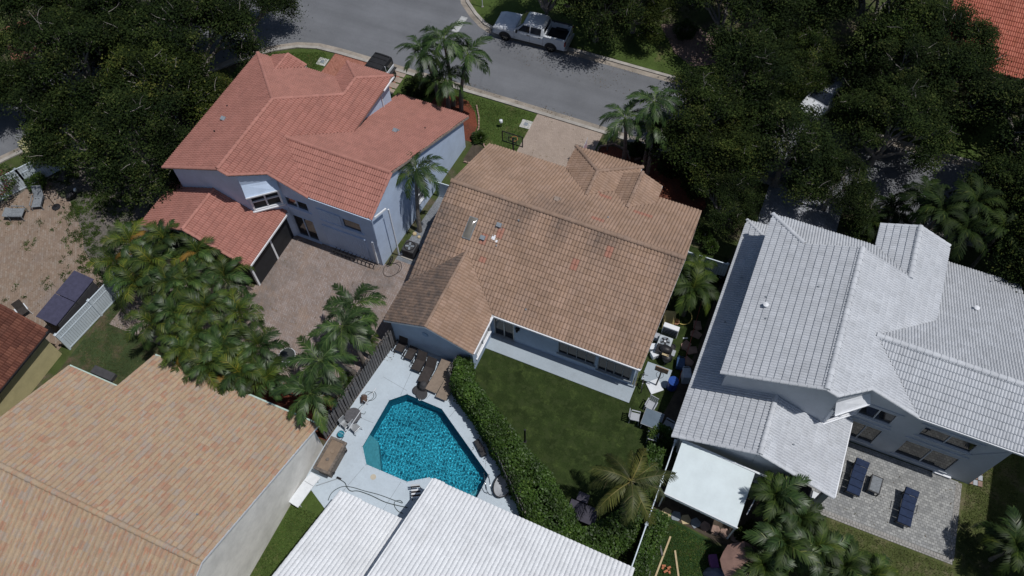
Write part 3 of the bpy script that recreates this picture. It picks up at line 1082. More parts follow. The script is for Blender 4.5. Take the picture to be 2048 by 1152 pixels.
    wall(H, (xN2 + 0.3, yN - 0.35), (xw, yN - 0.35), ze - 0.02, wallm)
    wall(H, (xw, yN - 0.35), (xw, yA), ze - 0.02, wallm)
    # projecting window box on the diagonal wall
    window(H, w1, w2, dwin[0], dwin[1], dwin[2], dwin[3], 2, 2, M_WHITE, M_SCREEN if not yD else M_GLASS, fw=0.11, out=0.12, deep=0.05)
    hm = MB()
    dd, oo = (Vector((w2[0], w2[1], 0)) - Vector((w1[0], w1[1], 0))).normalized(), Vector(((w2[1] - w1[1]), -(w2[0] - w1[0]), 0)).normalized()
    A, B = Vector((w1[0], w1[1], 0)) + dd * 0.02, Vector((w1[0], w1[1], 0)) + dd * (Ld - 0.02)
    q = [A + oo * 0.01 + Vector((0, 0, 6.0)), B + oo * 0.01 + Vector((0, 0, 5.75)), B + oo * 0.36 + Vector((0, 0, 5.2)), A + oo * 0.36 + Vector((0, 0, 5.2))]
    hm.add(q + [p - Vector((0, 0, 0.05)) for p in q], [(3, 2, 1, 0), (4, 5, 6, 7), (0, 1, 5, 4), (1, 2, 6, 5), (2, 3, 7, 6), (3, 0, 4, 7)])
    hm.build('window_hood', M_WHITE if yD else wallm, H)
    hm = MB(); hm.bar(A + oo * 0.39 + Vector((0, 0, 5.17)), B + oo * 0.39 + Vector((0, 0, 5.17)), 0.05, 0.1); hm.build('hood_edge', M_WHITE, H)
    # lower walls
    xlw = x2W + 0.35
    wall(H, (xlw, yNs - 0.4), (xlw, y2 + P['lowset']), 2.75, wallm)
    gutter(H, (xE + 0.05, yS2 - 0.05, ze - 0.05), (xEE + 0.03, yS2 - 0.05, ze - 0.05), M_WHITE if yD else wallm, 0.07)
    gutter(H, (x2E + 0.05, y2, z2 - 0.03), (x2E + 0.05, yS2, z2 - 0.03))
    return H, dict(w2=w2, yB=yB, xEw=xEw, zr2=zr2, z2=z2, ze=ze, xlw=xlw, zv=zv, zr=zr)


hd = random.Random(3)
P1 = dict(xW=-32.95, xR=-28.25, xE=-23.55, xEE=-19.33, xEEn=-18.68, xEV=-19.22, yS1=21.27, yS2=22.66, yN=31.93, yN2=33.5, xN2=-26.95,
          xV=-26.43, yV=25.4, yNL=34.45, x2W=-33.8, x2E=-25.78, x2R=-29.85, y2=18.3, yNs=33.0, inset=0.29, lowset=0.35,
          dorm=(-31.9, -29.3),
          openings=[(-25.82, -24.12, 3.3, 4.25, 2, 1), (-25.8, -24.15, 0.1, 2.42, 2, 1, "sliding_door"), (-21.82, -20.46, 3.05, 4.1, 1, 1)],
          eastop=[(4.6, 5.7, 0.95, 2.3)])
H1, I1 = two_storey("blue_house", "two storey light blue house with coral tile roof left of the tan roofed house", P1, T_CORAL, W_BLUE, M_FASCIA,
                    dict(kind='double', w=0.30, e=0.36, lift=0.05, dirt=lambda x, y, f: 0.25 if f == 'N' else 0.05), W_BLUE)
P3 = dict(xW=2.03, xR=6.84, xE=11.68, xEE=16.72, xEV=16.55, yS1=21.0, yS2=22.42, yN=31.95, yD=29.9, yN2=33.6, xN2=7.86,
          xV=8.68, yV=25.4, yNL=34.7, x2W=0.82, x2E=9.3, x2R=5.08, y2=17.92, yNs=33.15, inset=0.26, lowset=0.35,
          openings=[(9.32, 11.1, 3.25, 4.5, 2, 1), (12.42, 15.1, 3.3, 4.45, 2, 1), (9.35, 11.1, 0.5, 2.45, 2, 1), (12.25, 15.08, 0.45, 2.4, 2, 1)])
H3, I3 = two_storey("grey_house", "two storey pale grey house with white tile roof on the right", P3, T_WHITE, W_GREY, M_WHITE,
                    dict(kind='double', w=0.31, e=0.385, lift=0.05, dirt=lambda x, y, f: (0.38 if f == 'N' else 0.12) + hd.uniform(-0.1, 0.14)), W_GREY)

# blue house extras: corrugated storm shutters, porch, downpipe, vents
yb = I1['yB']


def corrugated(house, x0, x1, y, z0, z1, m, name="storm_shutter"):
    b = MB()
    n = int((x1 - x0) / 0.075)
    vs, fs = [], []
    for i in range(n + 1):
        x = x0 + (x1 - x0) * i / n
        yy = y - (0.05 if i % 2 else 0.01)
        vs += [(x, yy, z0), (x, yy, z1)]
    fs = [(2 * i, 2 * i + 2, 2 * i + 3, 2 * i + 1) for i in range(n)]
    b.add(vs, fs)
    b.box(x0, x1, y - 0.07, y - 0.003, z1, z1 + 0.05)
    b.box(x0, x1, y - 0.07, y - 0.003, z0 - 0.05, z0)
    return b.build(name, m, house)


corrugated(H1, -23.5, -21.86, yb, 3.05, 4.12, W_BLUE)
corrugated(H1, -23.5, -20.4, yb, 0.22, 2.42, W_BLUE)
b = MB(); b.box(-19.98, -19.86, yb - 0.1, yb - 0.003, 0.2, 2.5); b.build("shutter_track", M_WHITE, H1)
b = MB()
b.tube([(-19.45, yb - 0.08, 5.3), (-19.5, yb - 0.05, 3.0), (-19.6, yb - 0.05, 2.2)], 0.03, 6)
b.build("conduit_pipe", W_BLUE, H1)
b = MB()
b.bar((-19.25, yb + 0.0, 5.35), (-19.18, yb + 1.1, 4.9), 0.09)
b.bar((-19.0, yb + 1.1, 4.93), (-19.0, yb + 1.1, 0.15), 0.08)
b.bar((-19.0, yb + 1.1, 0.15), (-18.7, yb + 1.3, 0.08), 0.08)
b.build("downpipe", M_WHITE, H1)
b = MB()
b.box(-23.0, -20.0, yb - 0.5, yb - 0.44, 0.52, 0.56)
for i in range(11):
    x = -22.9 + i * 0.29
    b.box(x - 0.015, x + 0.015, yb - 0.48, yb - 0.05, 0.3, 0.33)
    b.box(x - 0.012, x + 0.012, yb - 0.49, yb - 0.46, 0.0, 0.52)
b.build("window_well_rail", M_BLACK, H1)
vent(H1, -31.0, 25.4, 5.5 + 0.42 * 1.95, 'goose', M_LEADGREY)
vent(H1, -21.55, 29.8, 2.75 + 0.43 * 4.65, 'goose', M_LEADGREY)
for x, y in ((-31.6, 26.6), (-30.9, 24.3)):
    vent(H1, x, y, 5.5 + 0.419 * (x + 32.95), 'pipe', M_BLACK)
vent(H1, -20.2, 31.2, 2.75 + 0.43 * 3.25, 'pipe', M_BLACK)
# screened porch under the south-west roof
b = MB()
for (x, y) in ((-26.15, 18.62), (-26.15, 20.8), (-26.15, 22.85)):
    b.box(x - 0.07, x + 0.07, y - 0.07, y + 0.07, 0, 2.72)
b.build("porch_post", M_WHITE, H1)
b = MB(); b.box(-26.12, -26.1, 18.7, 22.8, 0.02, 2.66); b.build("porch_screen", M_SCREEN, H1)
b = MB(); b.box(-33.4, -26.2, 18.62, 18.64, 0.02, 2.66); b.build("porch_screen", M_SCREEN, H1)
wall(H1, (-33.45, 18.8), (-26.3, 18.8), [(0, 2.7), (3.6, 4.2), (7.15, 2.75)], W_BLUE, zb=2.6, name="gable")
b = MB()
b.bar((-23.48, 33.5, 5.45), (-23.48, 32.1, 5.45), 0.09)
b.bar((-23.5, 32.15, 5.4), (-23.8, 32.15, 5.0), 0.07)
b.bar((-23.8, 32.15, 5.0), (-23.8, 32.15, 3.75), 0.07)
b.build("downpipe", M_WHITE, H1)

# grey house extras
ygb = I3['yB']
wall(H3, (0.82 + 0.35, 18.25), (5.08, 18.25), [(0, 2.75), (3.91, I3['zr2'] - 0.16)], W_GREY)
wall(H3, (5.08, 18.25), (7.35, 18.25), [(0, I3['zr2'] - 0.16), (2.27, I3['zr2'] - 0.16 - 0.42 * 2.27)], W_GREY)
wall(H3, (7.35, 18.25), (7.35, 22.5), 2.9, W_GREY)
b = MB(); b.box(8.82, 9.12, 17.98, 18.28, 0, 2.95); b.build("porch_post", W_GREY, H3)
b = MB(); b.box(14.55, 15.5, ygb - 0.14, ygb - 0.003, 0.12, 0.2); b.build("shutter_track", M_WHITE, H3)
b = MB(); b.tube([(16.35, ygb - 0.06, 5.2), (16.2, ygb - 0.05, 4.6), (14.9, ygb - 0.05, 2.9)], 0.025, 6); b.build("conduit_pipe", W_GREY, H3)
for x0, x1, z0, z1 in ((9.15, 11.3, 2.75, 2.83), (12.1, 15.3, 2.7, 2.78), (9.1, 11.3, 4.62, 4.7), (12.2, 15.3, 4.56, 4.64)):
    b = MB(); b.box(x0, x1, ygb - 0.06, ygb - 0.003, z0, z1); b.build("shutter_track", W_GREY, H3)
vent(H3, 3.1, 25.4, 5.5 + 0.42 * 1.07, 'cap', M_WHITE)
vent(H3, 13.85, 30.6, 2.75 + 0.43 * 4.1, 'cap', M_WHITE)
for x, y in ((3.0, 26.0), (3.3, 24.6), (5.3, 27.0), (1.5, 25.4), (1.6, 28.6)):
    vent(H3, x, y, (5.5 + 0.42 * (x - 2.03)) if x > 2 else 2.8 + 0.42 * (x - 0.82), 'pipe', M_LEADGREY)
for x, y in ((6.6, 19.3),):
    vent(H3, x, y, (2.8 + 0.42 * (9.3 - x)) if y < 25 else 6.2, 'pipe', M_LEADGREY)

# ------------------------------------------------------------------ single storey tan roofed house in the middle
H2 = thing("bungalow", "single storey grey blue house with weathered tan tile roof in the middle", "house", (-9.2, 27, 0))


def dirt2(x, y, f):
    d = 0.03
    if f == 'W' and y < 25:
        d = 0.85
    elif x < -14.6 and y < 26.0 and f == 'S':
        d = 0.25 + 0.5 * min(1, (-14.6 - x) / 1.5)
    r = 27.16 - y
    if f == 'S' and 0 < r < 2.6:
        d = max(d, (0.72 - r * 0.28) * (0.5 + 0.5 * math.sin(x * 1.9 + 1.7 * math.sin(x * 0.7))))
    if f == 'S' and r > 2:
        d += 0.10 * (1 + math.sin(x * 2.3 + y)) * 0.5
    if f == 'N' and -3.4 < r < 0 and x < -5:
        d = max(d, (0.55 + r * 0.17) * (0.5 + 0.5 * math.sin(x * 0.8 - 1.2 + y * 0.6)))
    if f == 'R':
        d = 0.3
    return min(1, max(0, d + hd.uniform(-0.08, 0.08)))


R2 = Roof(H2, T_TAN, M_WHITE, kind='double', w=0.40, e=0.335, dirt=dirt2, lift=0.038,
          reds=[(-12.2, 25.4, 0.22, 0.3), (-12.74, 23.6, 0.22, 0.2), (-7.5, 24.95, 0.22, 0.25), (-5.75, 26.2, 0.2, 0.25), (-5.1, 30.2, 0.5, 0.16),
                (-4.2, 30.45, 0.25, 0.16), (-7.7, 30.8, 0.5, 0.16), (-7.35, 28.1, 0.25, 0.18), (-13.2, 24.6, 0.2, 0.3)])
yr, zr = 27.16, 5.35
sS2, sN2 = (zr - 2.72) / (yr - 20.98), (zr - 2.72) / (32.78 - yr)
yvv = 20.98 + (3.9 - 2.72) / sS2
R2.plane([(-16.5, 20.98), (-13.77, yvv), (-10.94, 20.98), (-1.93, 20.98), (-1.7, yr), (-16.3, yr)], 2.72, 20.98, sS2, 'S')
yp = 32.78 - (3.86 - 2.72) / sN2
R2.plane([(-16.3, yr), (-1.7, yr), (-1.95, 32.78), (-16.42, 32.78)], 2.72, 32.78, sN2, 'N')
R2.plane([(-16.6, 18.2), (-13.77, 18.2), (-13.77, yvv), (-16.6, 20.98)], 2.72, -16.6, (3.9 - 2.72) / 2.83, 'W')
R2.plane([(-10.94, 18.2), (-10.94, 20.98), (-13.77, yvv), (-13.77, 18.2)], 2.72, -10.94, (3.9 - 2.72) / 2.83, 'E')
R2.ridge((-16.28, yr, zr), (-1.7, yr, zr), 0.15)
R2.ridge((-13.77, 18.2, 3.9), (-13.77, yvv, 3.9), 0.1)
# front hipped bay and the raised gable beside it
R2.plane([(-11.02, 32.8), (-11.02, 34.75), (-8.77, 32.4), (-8.77, yp)], 2.74, -11.02, 0.5, 'W')
R2.plane([(-11.02, 34.75), (-6.45, 34.75), (-8.77, 32.4)], 2.74, 34.75, 0.48, 'N')
R2.plane([(-8.77, 32.4), (-6.45, 34.75), (-6.45, 32.8), (-8.77, yp)], 2.74, -6.45, 0.485, 'E')
R2.ridge((-11.02, 34.75, 2.74), (-8.77, 32.4, 3.87), 0.12)
R2.ridge((-6.45, 34.75, 2.74), (-8.77, 32.4, 3.87), 0.12)
R2.ridge((-8.77, yp, 3.87), (-8.77, 32.4, 3.87), 0.12)
R2.plane([(-7.55, 33.45), (-6.15, 33.45), (-6.15, 30.45), (-7.55, 31.9)], 3.12, -7.55, 0.5, 'W')
R2.plane([(-6.15, 33.45), (-4.75, 33.45), (-4.75, 31.9), (-6.15, 30.45)], 3.12, -4.75, 0.5, 'E')
R2.ridge((-6.15, 30.45, 3.82), (-6.15, 33.47, 3.82), 0.12)
R2.finish()
SW = [(-11.1, 21.16), (-2.25, 21.16)]
ops = [(-10.98, -9.68, 0.1, 2.1), (-6.88, -4.6, 0.75, 2.08), (-4.42, -2.4, 0.5, 2.08)]
wall(H2, SW[0], SW[1], 2.62, W_GREYBLUE, [(o[0] + 11.1, o[1] + 11.1, o[2], o[3]) for o in ops])
window(H2, SW[0], SW[1], 0.12, 1.42, 0.1, 2.1, 2, 1, M_GREYMETAL, M_GLASSD, name="sliding_door")
window(H2, SW[0], SW[1], 4.22, 6.5, 0.75, 2.08, 4, 1, M_LEADGREY, M_GLASSD, fw=0.05)
window(H2, SW[0], SW[1], 6.68, 8.7, 0.5, 2.08, 4, 1, M_LEADGREY, M_GLASSD, fw=0.05)
wall(H2, (-16.35, 18.48), (-11.1, 18.48), [(0, 2.62), (2.6, 3.7), (5.25, 2.62)], W_GREYBLUE)
wall(H2, (-11.1, 18.48), (-11.1, 21.16), 2.62, W_GREYBLUE, [(0.4, 2.35, 0.9, 2.15)])
window(H2, (-11.1, 18.48), (-11.1, 21.16), 0.4, 2.35, 0.9, 2.15, 2, 1, M_WHITE)
wall(H2, (-2.25, 21.16), (-2.25, 32.4), [(0, 2.6), (6.0, 5.15), (11.24, 2.6)], W_GREYBLUE, [(4, 5.2, 1.0, 2.2)])
window(H2, (-2.25, 21.16), (-2.25, 32.4), 4, 5.2, 1.0, 2.2, 1, 2)
wall(H2, (-2.25, 32.4), (-6.9, 32.4), 2.6, W_GREYBLUE)
wall(H2, (-6.9, 32.4), (-6.9, 34.35), 2.65, W_GREYBLUE)
wall(H2, (-6.9, 34.35), (-10.6, 34.35), 2.65, W_GREYBLUE)
wall(H2, (-10.6, 34.35), (-10.6, 32.4), 2.65, W_GREYBLUE)
wall(H2, (-5.0, 33.25), (-7.3, 33.25), [(0, 3.0), (1.15, 3.65), (2.3, 3.0)], W_GREYBLUE, name="gable")
wall(H2, (-10.6, 32.4), (-16.1, 32.4), 2.6, W_GREYBLUE)
wall(H2, (-16.1, 32.4), (-16.1, 18.48), [(0, 2.6), (5.3, 5.15), (11.2, 2.62), (13.92, 2.62)], W_GREYBLUE)
gutter(H2, (-10.9, 20.92, 2.68), (-1.95, 20.92, 2.68))
gutter(H2, (-10.88, 18.25, 2.68), (-10.88, 20.9, 2.68))
b = MB(); b.bar((-2.1, 21.05, 2.6), (-2.1, 21.05, 0.1), 0.09); b.build("downpipe", M_WHITE, H2)
b = MB(); b.box(-9.56, -9.3, 21.02, 21.155, 1.8, 1.98); b.cyl(-9.43, 20.98, 1.76, 1.86, 0.07); b.build("floodlight", M_BLACK, H2)
b = MB(); b.lathe(-14.09, 0, [(0.0, 0), (0.2, 0.0), (0.2, 0.03)], 18)
o = b.build("round_plaque", mat("blue_plaque", (0.25, 0.35, 0.5), 0.2), H2, world=False)
o.rotation_euler = (PI / 2, 0, 0)
for v in o.data.vertices:
    v.co.x += 14.09
o.location = Vector((-14.09, 18.475, 2.35)) - WL[H2.name]
# skylight
sk = MB()
za = lambda x, y: 2.72 + sS2 * (y - 20.98)
sk.prism([(-14.35, 24.3), (-13.83, 24.3), (-13.83, 25.55), (-14.35, 25.55)], lambda x, y: za(x, y) - 0.02, lambda x, y: za(x, y) + 0.16)
skf = sk.build("skylight", M_LEADGREY, H2)
vs, fs = [], []
for i in range(9):
    for j in range(5):
        u, v = i / 8, j / 4
        x, y = -14.32 + 0.46 * v, 24.33 + 1.19 * u
        vs.append((x, y, za(x, y) + 0.165 + 0.13 * math.sin(PI * u) ** 0.6 * math.sin(PI * v) ** 0.6))
for i in range(8):
    for j in range(4):
        a = i * 5 + j
        fs.append((a, a + 1, a + 6, a + 5))
sk = MB(); sk.add(vs, fs); sk.build("skylight_dome", gloss_mat("smoky_acrylic", (0.16, 0.15, 0.13), 0.12, 1.5), skf, smooth=True)
vent(H2, -12.5, 25.6, za(0, 25.6), 'goose', M_LEADGREY)
vent(H2, -13.15, 24.65, za(0, 24.65), 'goose', M_LEADGREY)
vent(H2, -10.1, 28.75, zr - sN2 * (28.75 - yr), 'goose', mat("tan_painted_vent", (0.3, 0.24, 0.2)))
for x, y in ((-12.2, 24.5), (-11.5, 26.2), (-9.2, 21.8), (-6.8, 28.6)):
    vent(H2, x, y, za(x, y) if y < yr else zr - sN2 * (y - yr), 'pipe', M_LEADGREY)
b = MB(); b.obox((-12.55, 24.9, za(0, 24.9) + 0.07), (0.22, 0.3, 0.03), Matrix.Rotation(0.4, 3, 'X'))
b.obox((-12.3, 24.75, za(0, 24.75) + 0.08), (0.12, 0.14, 0.03), Matrix.Rotation(0.4, 3, 'X'))
b.build("pale_patch", M_WHITE, H2)

# ------------------------------------------------------------------ cream roofed house, lower left
H4 = thing("cream_roof_house", "house with blended cream and orange tile roof at the lower left", "house", (-24, 4, 0))
R4 = Roof(H4, T_BLEND, M_WHITE, kind='wave', w=0.30, e=0.40, lift=0.03)
zr4, s4 = 6.5, 0.42
R4.plane([(-27.4, 2.4), (-16.75, 2.35), (-16.72, 11.1), (-27.4, 11.15)], 2.85, 11.12, s4, 'N')
R4.plane([(-31.45, -1.5), (-27.4, -1.5), (-27.4, 8.7), (-31.45, 8.7)], 2.85, 8.7, s4, 'N')
R4.plane([(-28.6, 2.4), (-16.75, 2.35), (-16.75, -5.5), (-31.45, -5.5), (-31.45, -0.45)], 2.85, -6.3, s4, 'S')
R4.plane([(-28.6, 2.4), (-31.45, -0.45), (-31.45, 2.4)], 5.3, -31.45, s4, 'W')
R4.ridge((-28.6, 2.4, zr4), (-16.74, 2.35, zr4), 0.14)
R4.ridge((-28.6, 2.4, zr4), (-31.45, -0.45, zr4 - s4 * 2.85), 0.12)
R4.ridge((-31.45, 8.7, 2.86), (-31.45, 0.0, 6.5), 0.06, 0.45, 0.0)
R4.ridge((-27.4, 11.1, 2.86), (-27.4, 2.6, 6.4), 0.06, 0.45, 0.0)
R4.finish()
wall(H4, (-16.95, -5.5), (-16.95, 10.85), [(0, 3.0), (7.9, 6.3), (16.35, 2.8)], W_PEBBLE)
wall(H4, (-16.95, 10.85), (-27.2, 10.85), 2.7, W_PEBBLE)
wall(H4, (-27.2, 10.85), (-27.2, 8.4), [(0, 2.7), (2.45, 3.7)], W_PEBBLE)
wall(H4, (-27.2, 8.4), (-31.2, 8.4), 2.7, W_PEBBLE)
wall(H4, (-31.2, 8.4), (-31.2, -1.5), [(0, 2.7), (9.9, 6.9)], W_PEBBLE)
M_GRNTRIM = mat("pale_green_gutter", (0.45, 0.56, 0.50), 0.1, 3, 0.5)
gutter(H4, (-27.4, 11.2, 2.8), (-16.7, 11.17, 2.8), M_GRNTRIM, 0.09)
gutter(H4, (-31.45, 8.77, 2.8), (-27.45, 8.77, 2.8), M_GRNTRIM, 0.09)
vent(H4, -18.5, 4.2, 5.75, 'pipe', M_LEADGREY)
vent(H4, -27.3, -0.2, 5.4, 'pipe', M_LEADGREY)

# ------------------------------------------------------------------ bright white roofed house, bottom
H5 = thing("white_roof_house", "house with bright white barrel tile roof at the bottom of the view", "house", (-6, 4, 0))
R5 = Roof(H5, T_BRIGHT, M_WHITE, kind='roll', w=0.215, e=0.42, lift=0.016)
R5.plane([(-13.85, -3.0), (-10.05, -3.0), (-10.05, 8.38), (-13.85, 8.42)], 2.85, 8.4, 0.5, 'N')
R5.plane([(-9.82, 2.2), (1.2, 2.2), (1.2, 10.65), (-9.82, 10.87)], 2.85, 10.8, 0.5, 'N')
R5.ridge((-13.85, 8.4, 2.85), (-13.85, 1.5, 6.3), 0.07, 0.42, 0.0)
R5.finish()
wall(H5, (-13.5, 8.1), (-13.5, -3), [(0, 2.8), (11.1, 8.2)], W_PEBBLE)
wall(H5, (-10.2, 8.1), (-13.5, 8.1), 2.75, W_PEBBLE)
wall(H5, (0.9, 10.45), (-9.5, 10.45), 2.75, W_PEBBLE)
wall(H5, (-9.5, 10.45), (-9.5, 2.3), [(0, 2.8), (8.15, 6.8)], W_PEBBLE)
wall(H5, (0.9, 2.3), (0.9, 10.45), [(0, 6.8), (8.15, 2.8)], W_PEBBLE)

# ------------------------------------------------------------------ partly seen neighbours
H6 = thing("red_roof_house", "house with dark red brown tile roof and yellow wall cut by the left edge", "house", (-38, 5, 0))
R6 = Roof(H6, T_DARKRED, M_BLACK, kind='double', w=0.3, e=0.36)
R6.plane([(-34.25, -3), (-34.25, 10.08), (-41.0, 10.08), (-41.0, -3)], 2.6, -34.25, 0.45, 'E')
R6.ridge((-34.3, 10.1, 2.6), (-41, 10.1, 5.6), 0.08, 0.42, 0.0)
R6.finish()
wall(H6, (-34.55, -3), (-34.55, 9.8), 2.55, W_YELLOW)
wall(H6, (-34.55, 9.8), (-41, 9.8), [(0, 2.55), (6.4, 5.3)], W_YELLOW)
gutter(H6, (-34.2, -3, 2.55), (-34.2, 10.1, 2.55), M_BLACK)

H7 = thing("coral_roof_house", "coral roofed house seen through the trees at the upper right corner", "house", (16, 56, 0))
R7 = Roof(H7, T_BRIGHTCORAL, M_FASCIA, kind='double', w=0.3, e=0.36)
R7.plane([(9.2, 51.8), (24, 51.8), (24, 58), (9.2, 58)], 3.0, 51.8, 0.42, 'S')
R7.ridge((9.2, 58, 5.6), (24, 58, 5.6), 0.13)
R7.plane([(9.2, 58), (24, 58), (24, 64), (9.2, 64)], 3.0, 64.2, 0.42, 'N')
R7.finish()
wall(H7, (9.6, 52.3), (24, 52.3), 2.95, W_YELLOW)
wall(H7, (9.6, 64), (9.6, 52.3), [(0, 3), (6, 5.4), (11.7, 2.95)], W_YELLOW)

H8 = thing("neighbour_house", "house just beyond the right edge whose shade falls on the olive lawn", "house", (24, 20, 0))
R8 = Roof(H8, T_WHITE, M_WHITE, kind='double', w=0.31, e=0.385)
R8.plane([(19.85, 8), (24.5, 8), (24.5, 27), (19.85, 27)], 5.5, 19.85, 0.42, 'W')
R8.finish()
wall(H8, (20.15, 26.7), (20.15, 8.3), 5.45, W_GREY)
wall(H8, (20.15, 8.3), (24.5, 8.3), 5.45, W_GREY)

# ------------------------------------------------------------------ ground, roads, yards, pool
def ring_sheet(name, outer, hole, z, m):
    import bmesh
    bm = bmesh.new()
    for lp in (outer, hole):
        vs = [bm.verts.new((p[0], p[1], z)) for p in lp]
        for i in range(len(vs)):
            bm.edges.new((vs[i], vs[(i + 1) % len(vs)]))
    bmesh.ops.triangle_fill(bm, use_beauty=True, use_dissolve=False, edges=bm.edges[:])
    bmesh.ops.recalc_face_normals(bm, faces=bm.faces[:])
    for f in bm.faces:
        if f.normal.z < 0:
            f.normal_flip()
    me = bpy.data.meshes.new(name)
    bm.to_mesh(me)
    bm.free()
    me.materials.append(m)
    o = bpy.data.objects.new(name, me)
    COL.objects.link(o)
    o["kind"] = "structure"
    return o


POOL = [(-14.11, 15.62), (-14.93, 14.83), (-15.0, 11.7), (-14.26, 10.81), (-11.67, 10.81), (-10.6, 11.55), (-9.2, 10.3), (-7.74, 11.0), (-7.66, 13.02), (-11.79, 15.57)]
ring_sheet("ground", [(-400, -300), (400, -300), (400, 600), (-400, 600)], [(-16, 9.5), (-6.5, 9.5), (-6.5, 16.5), (-16, 16.5)], 0.0, G_GROUND)

# asphalt: the street, the junction and the side street
kerbS = [(60, 39.1), (-10.6, 39.1), (-17.7, 39.1), (-25, 39.05), (-31.9, 38.98), (-33.75, 38.84), (-35.28, 38.33), (-36.83, 37.28), (-38.6, 35.3), (-41.2, 31.8),
         (-45.5, 25.7), (-48.5, 20.6), (-52, 13), (-57, -2)]
kerbN = [(60, 45.9), (8, 45.9), (-7, 45.9), (-14.4, 45.85), (-20.0, 45.6), (-21.6, 45.5), (-22.9, 45.95), (-24.1, 46.75), (-25.3, 47.8), (-26.6, 50), (-27.5, 54), (-28, 64), (-28, 110)]
kerbW = [(-36, 110), (-36.5, 60), (-38.5, 52), (-42, 46), (-47, 38), (-52, 30.5), (-55.5, 23), (-59, 14), (-64, -2)]
sheet("road", kerbS + kerbW[::-1] + kerbN[::-1], 0.012, M_ROAD)


def offset_line(pts, d):
    out = []
    for i, p in enumerate(pts):
        a, b = Vector(pts[max(0, i - 1)]), Vector(pts[min(len(pts) - 1, i + 1)])
        t = (b - a).normalized()
        out.append((p[0] - t.y * d, p[1] + t.x * d))
    return out


def strip(name, pts, d0, d1, z, m, thick=0.004, parent=None):
    a, b_ = offset_line(pts, d0), offset_line(pts, d1)
    mb = MB()
    for i in range(len(pts) - 1):
        q = [a[i], a[i + 1], b_[i + 1], b_[i]]
        mb.prism(q if True else q[::-1], z - thick, z)
    o = mb.build(name, m, parent)
    if parent is None:
        o["kind"] = "structure"
    return o


def fine(pts, step):
    out = []
    for a, b_ in zip(pts, pts[1:]):
        n = max(1, round((Vector(b_) - Vector(a)).length / step))
        out += [(a[0] + (b_[0] - a[0]) * i / n, a[1] + (b_[1] - a[1]) * i / n) for i in range(n)]
    return out + [pts[-1]]


# each kerb line: a concrete gutter pan and a low kerb cast in lengths with joints
for line, sgn, nm, seen in ((kerbS, 1, "kerb", True), (kerbN, -1, "kerb", True), (kerbW, 1, "kerb", False)):
    if sgn < 0:
        strip("gutter_pan", line, 0.0, 0.42, 0.02, M_GUTTERC)
        strip("kerb_top", line, -0.26, 0.0, 0.11, M_CONC, 0.1)
    else:
        strip("gutter_pan", line, -0.0, -0.42 if line is kerbS and False else 0.42 * (-1 if line is kerbW else -1), 0.02, M_GUTTERC)
        strip("kerb_top", line, 0.26, 0.0, 0.11, M_CONC, 0.1)

# white stop bar across half the street
sheet("stop_line", [(-24.95, 44.35), (-24.4, 44.35), (-24.4, 46.2), (-24.95, 46.2)], 0.03, mat("worn_white_paint", (0.42, 0.43, 0.43), 0.25, 3))
# front lawns and verge
sheet("front_lawn", [(-38.3, 34.5), (-36.6, 37.1), (-35.1, 38.1), (-33.7, 38.6), (-32.2, 38.75), (-32.2, 32), (-38, 32)], 0.008, G_LAWN)
sheet("front_lawn", [(-26.4, 38.8), (-15.3, 38.85), (-15.3, 32.0), (-18.3, 31.6), (-18.6, 34.6), (-26.4, 34.6)], 0.008, G_LAWN)
sheet("front_lawn", [(-10.45, 38.85), (1.4, 38.85), (1.4, 32.5), (-10.45, 32.5)], 0.008, G_GROUND)
sheet("side_yard", [(-18.35, 25.6), (-18.35, 32.0), (-15.9, 32), (-15.9, 25.6)], 0.009, ground_mat("patchy_side_grass", (0.04, 0.07, 0.02), (0.09, 0.13, 0.035), (0.17, 0.16, 0.14), 0.7))
sheet("verge", [(-24, 46.3), (60, 46.3), (60, 51), (-26.8, 51)], 0.006, G_LAWN)
sheet("stone_chip_bed", [(-10.2, 51.2), (-8.0, 52.2), (-5.4, 51.2), (-5.0, 48.6), (-6.6, 47.7), (-8.2, 48.6)], 0.012, M_CHIPS)
# drives
sheet("driveway", [(-32.1, 38.85), (-26.4, 38.85), (-26.4, 33.3), (-32.1, 33.3)], 0.016, P_RED)
for i in range(4):
    sheet("stepping_slab", [(-26.95, 36.9 - i * 0.62 + 1.5), (-26.05, 36.9 - i * 0.62 + 1.5), (-26.05, 37.4 - i * 0.62 + 1.5), (-26.95, 37.4 - i * 0.62 + 1.5)], 0.045, P_TAN)
sheet("driveway", [(-15.45, 38.85), (-10.45, 38.85), (-10.45, 32.4), (-15.45, 32.4)], 0.018, P_TAN)
sheet("driveway", [(1.5, 38.85), (6.45, 38.85), (6.45, 31.5), (1.5, 31.5)], 0.018, P_BLUEG)
# beds
sheet("mulch_bed", [(-23.0, 38.0), (-22.0, 38.25), (-20.6, 38.1), (-19.7, 37.3), (-19.0, 36.2), (-18.75, 34.6), (-23.2, 34.5)], 0.015, M_MULCH)
sheet("mulch_bed", [(-10.1, 37.7), (-9.2, 38.1), (-7.9, 37.7), (-6.4, 38.1), (-4.6, 38.0), (-2.9, 37.4), (-1.9, 35.5), (-2.3, 33), (-6, 33), (-9, 35), (-10.2, 36.2)], 0.015, M_MULCH)
sheet("plant_bed", [(-18.55, 34.5), (-17.9, 34.6), (-17.4, 34.0), (-17.5, 33.2), (-18.3, 32.8), (-18.6, 32.9)], 0.03, M_SOIL)
sheet("mulch_bed", [(-22.6, 13.7), (-17.3, 14.0), (-16.9, 11.2), (-26.5, 11.15), (-26.5, 12.6)], 0.014, M_MULCH)
sheet("gravel_strip", [(-19.1, 23.7), (-16.2, 23.7), (-16.2, 29.4), (-18.75, 29.4)], 0.015, M_GRAVEL)

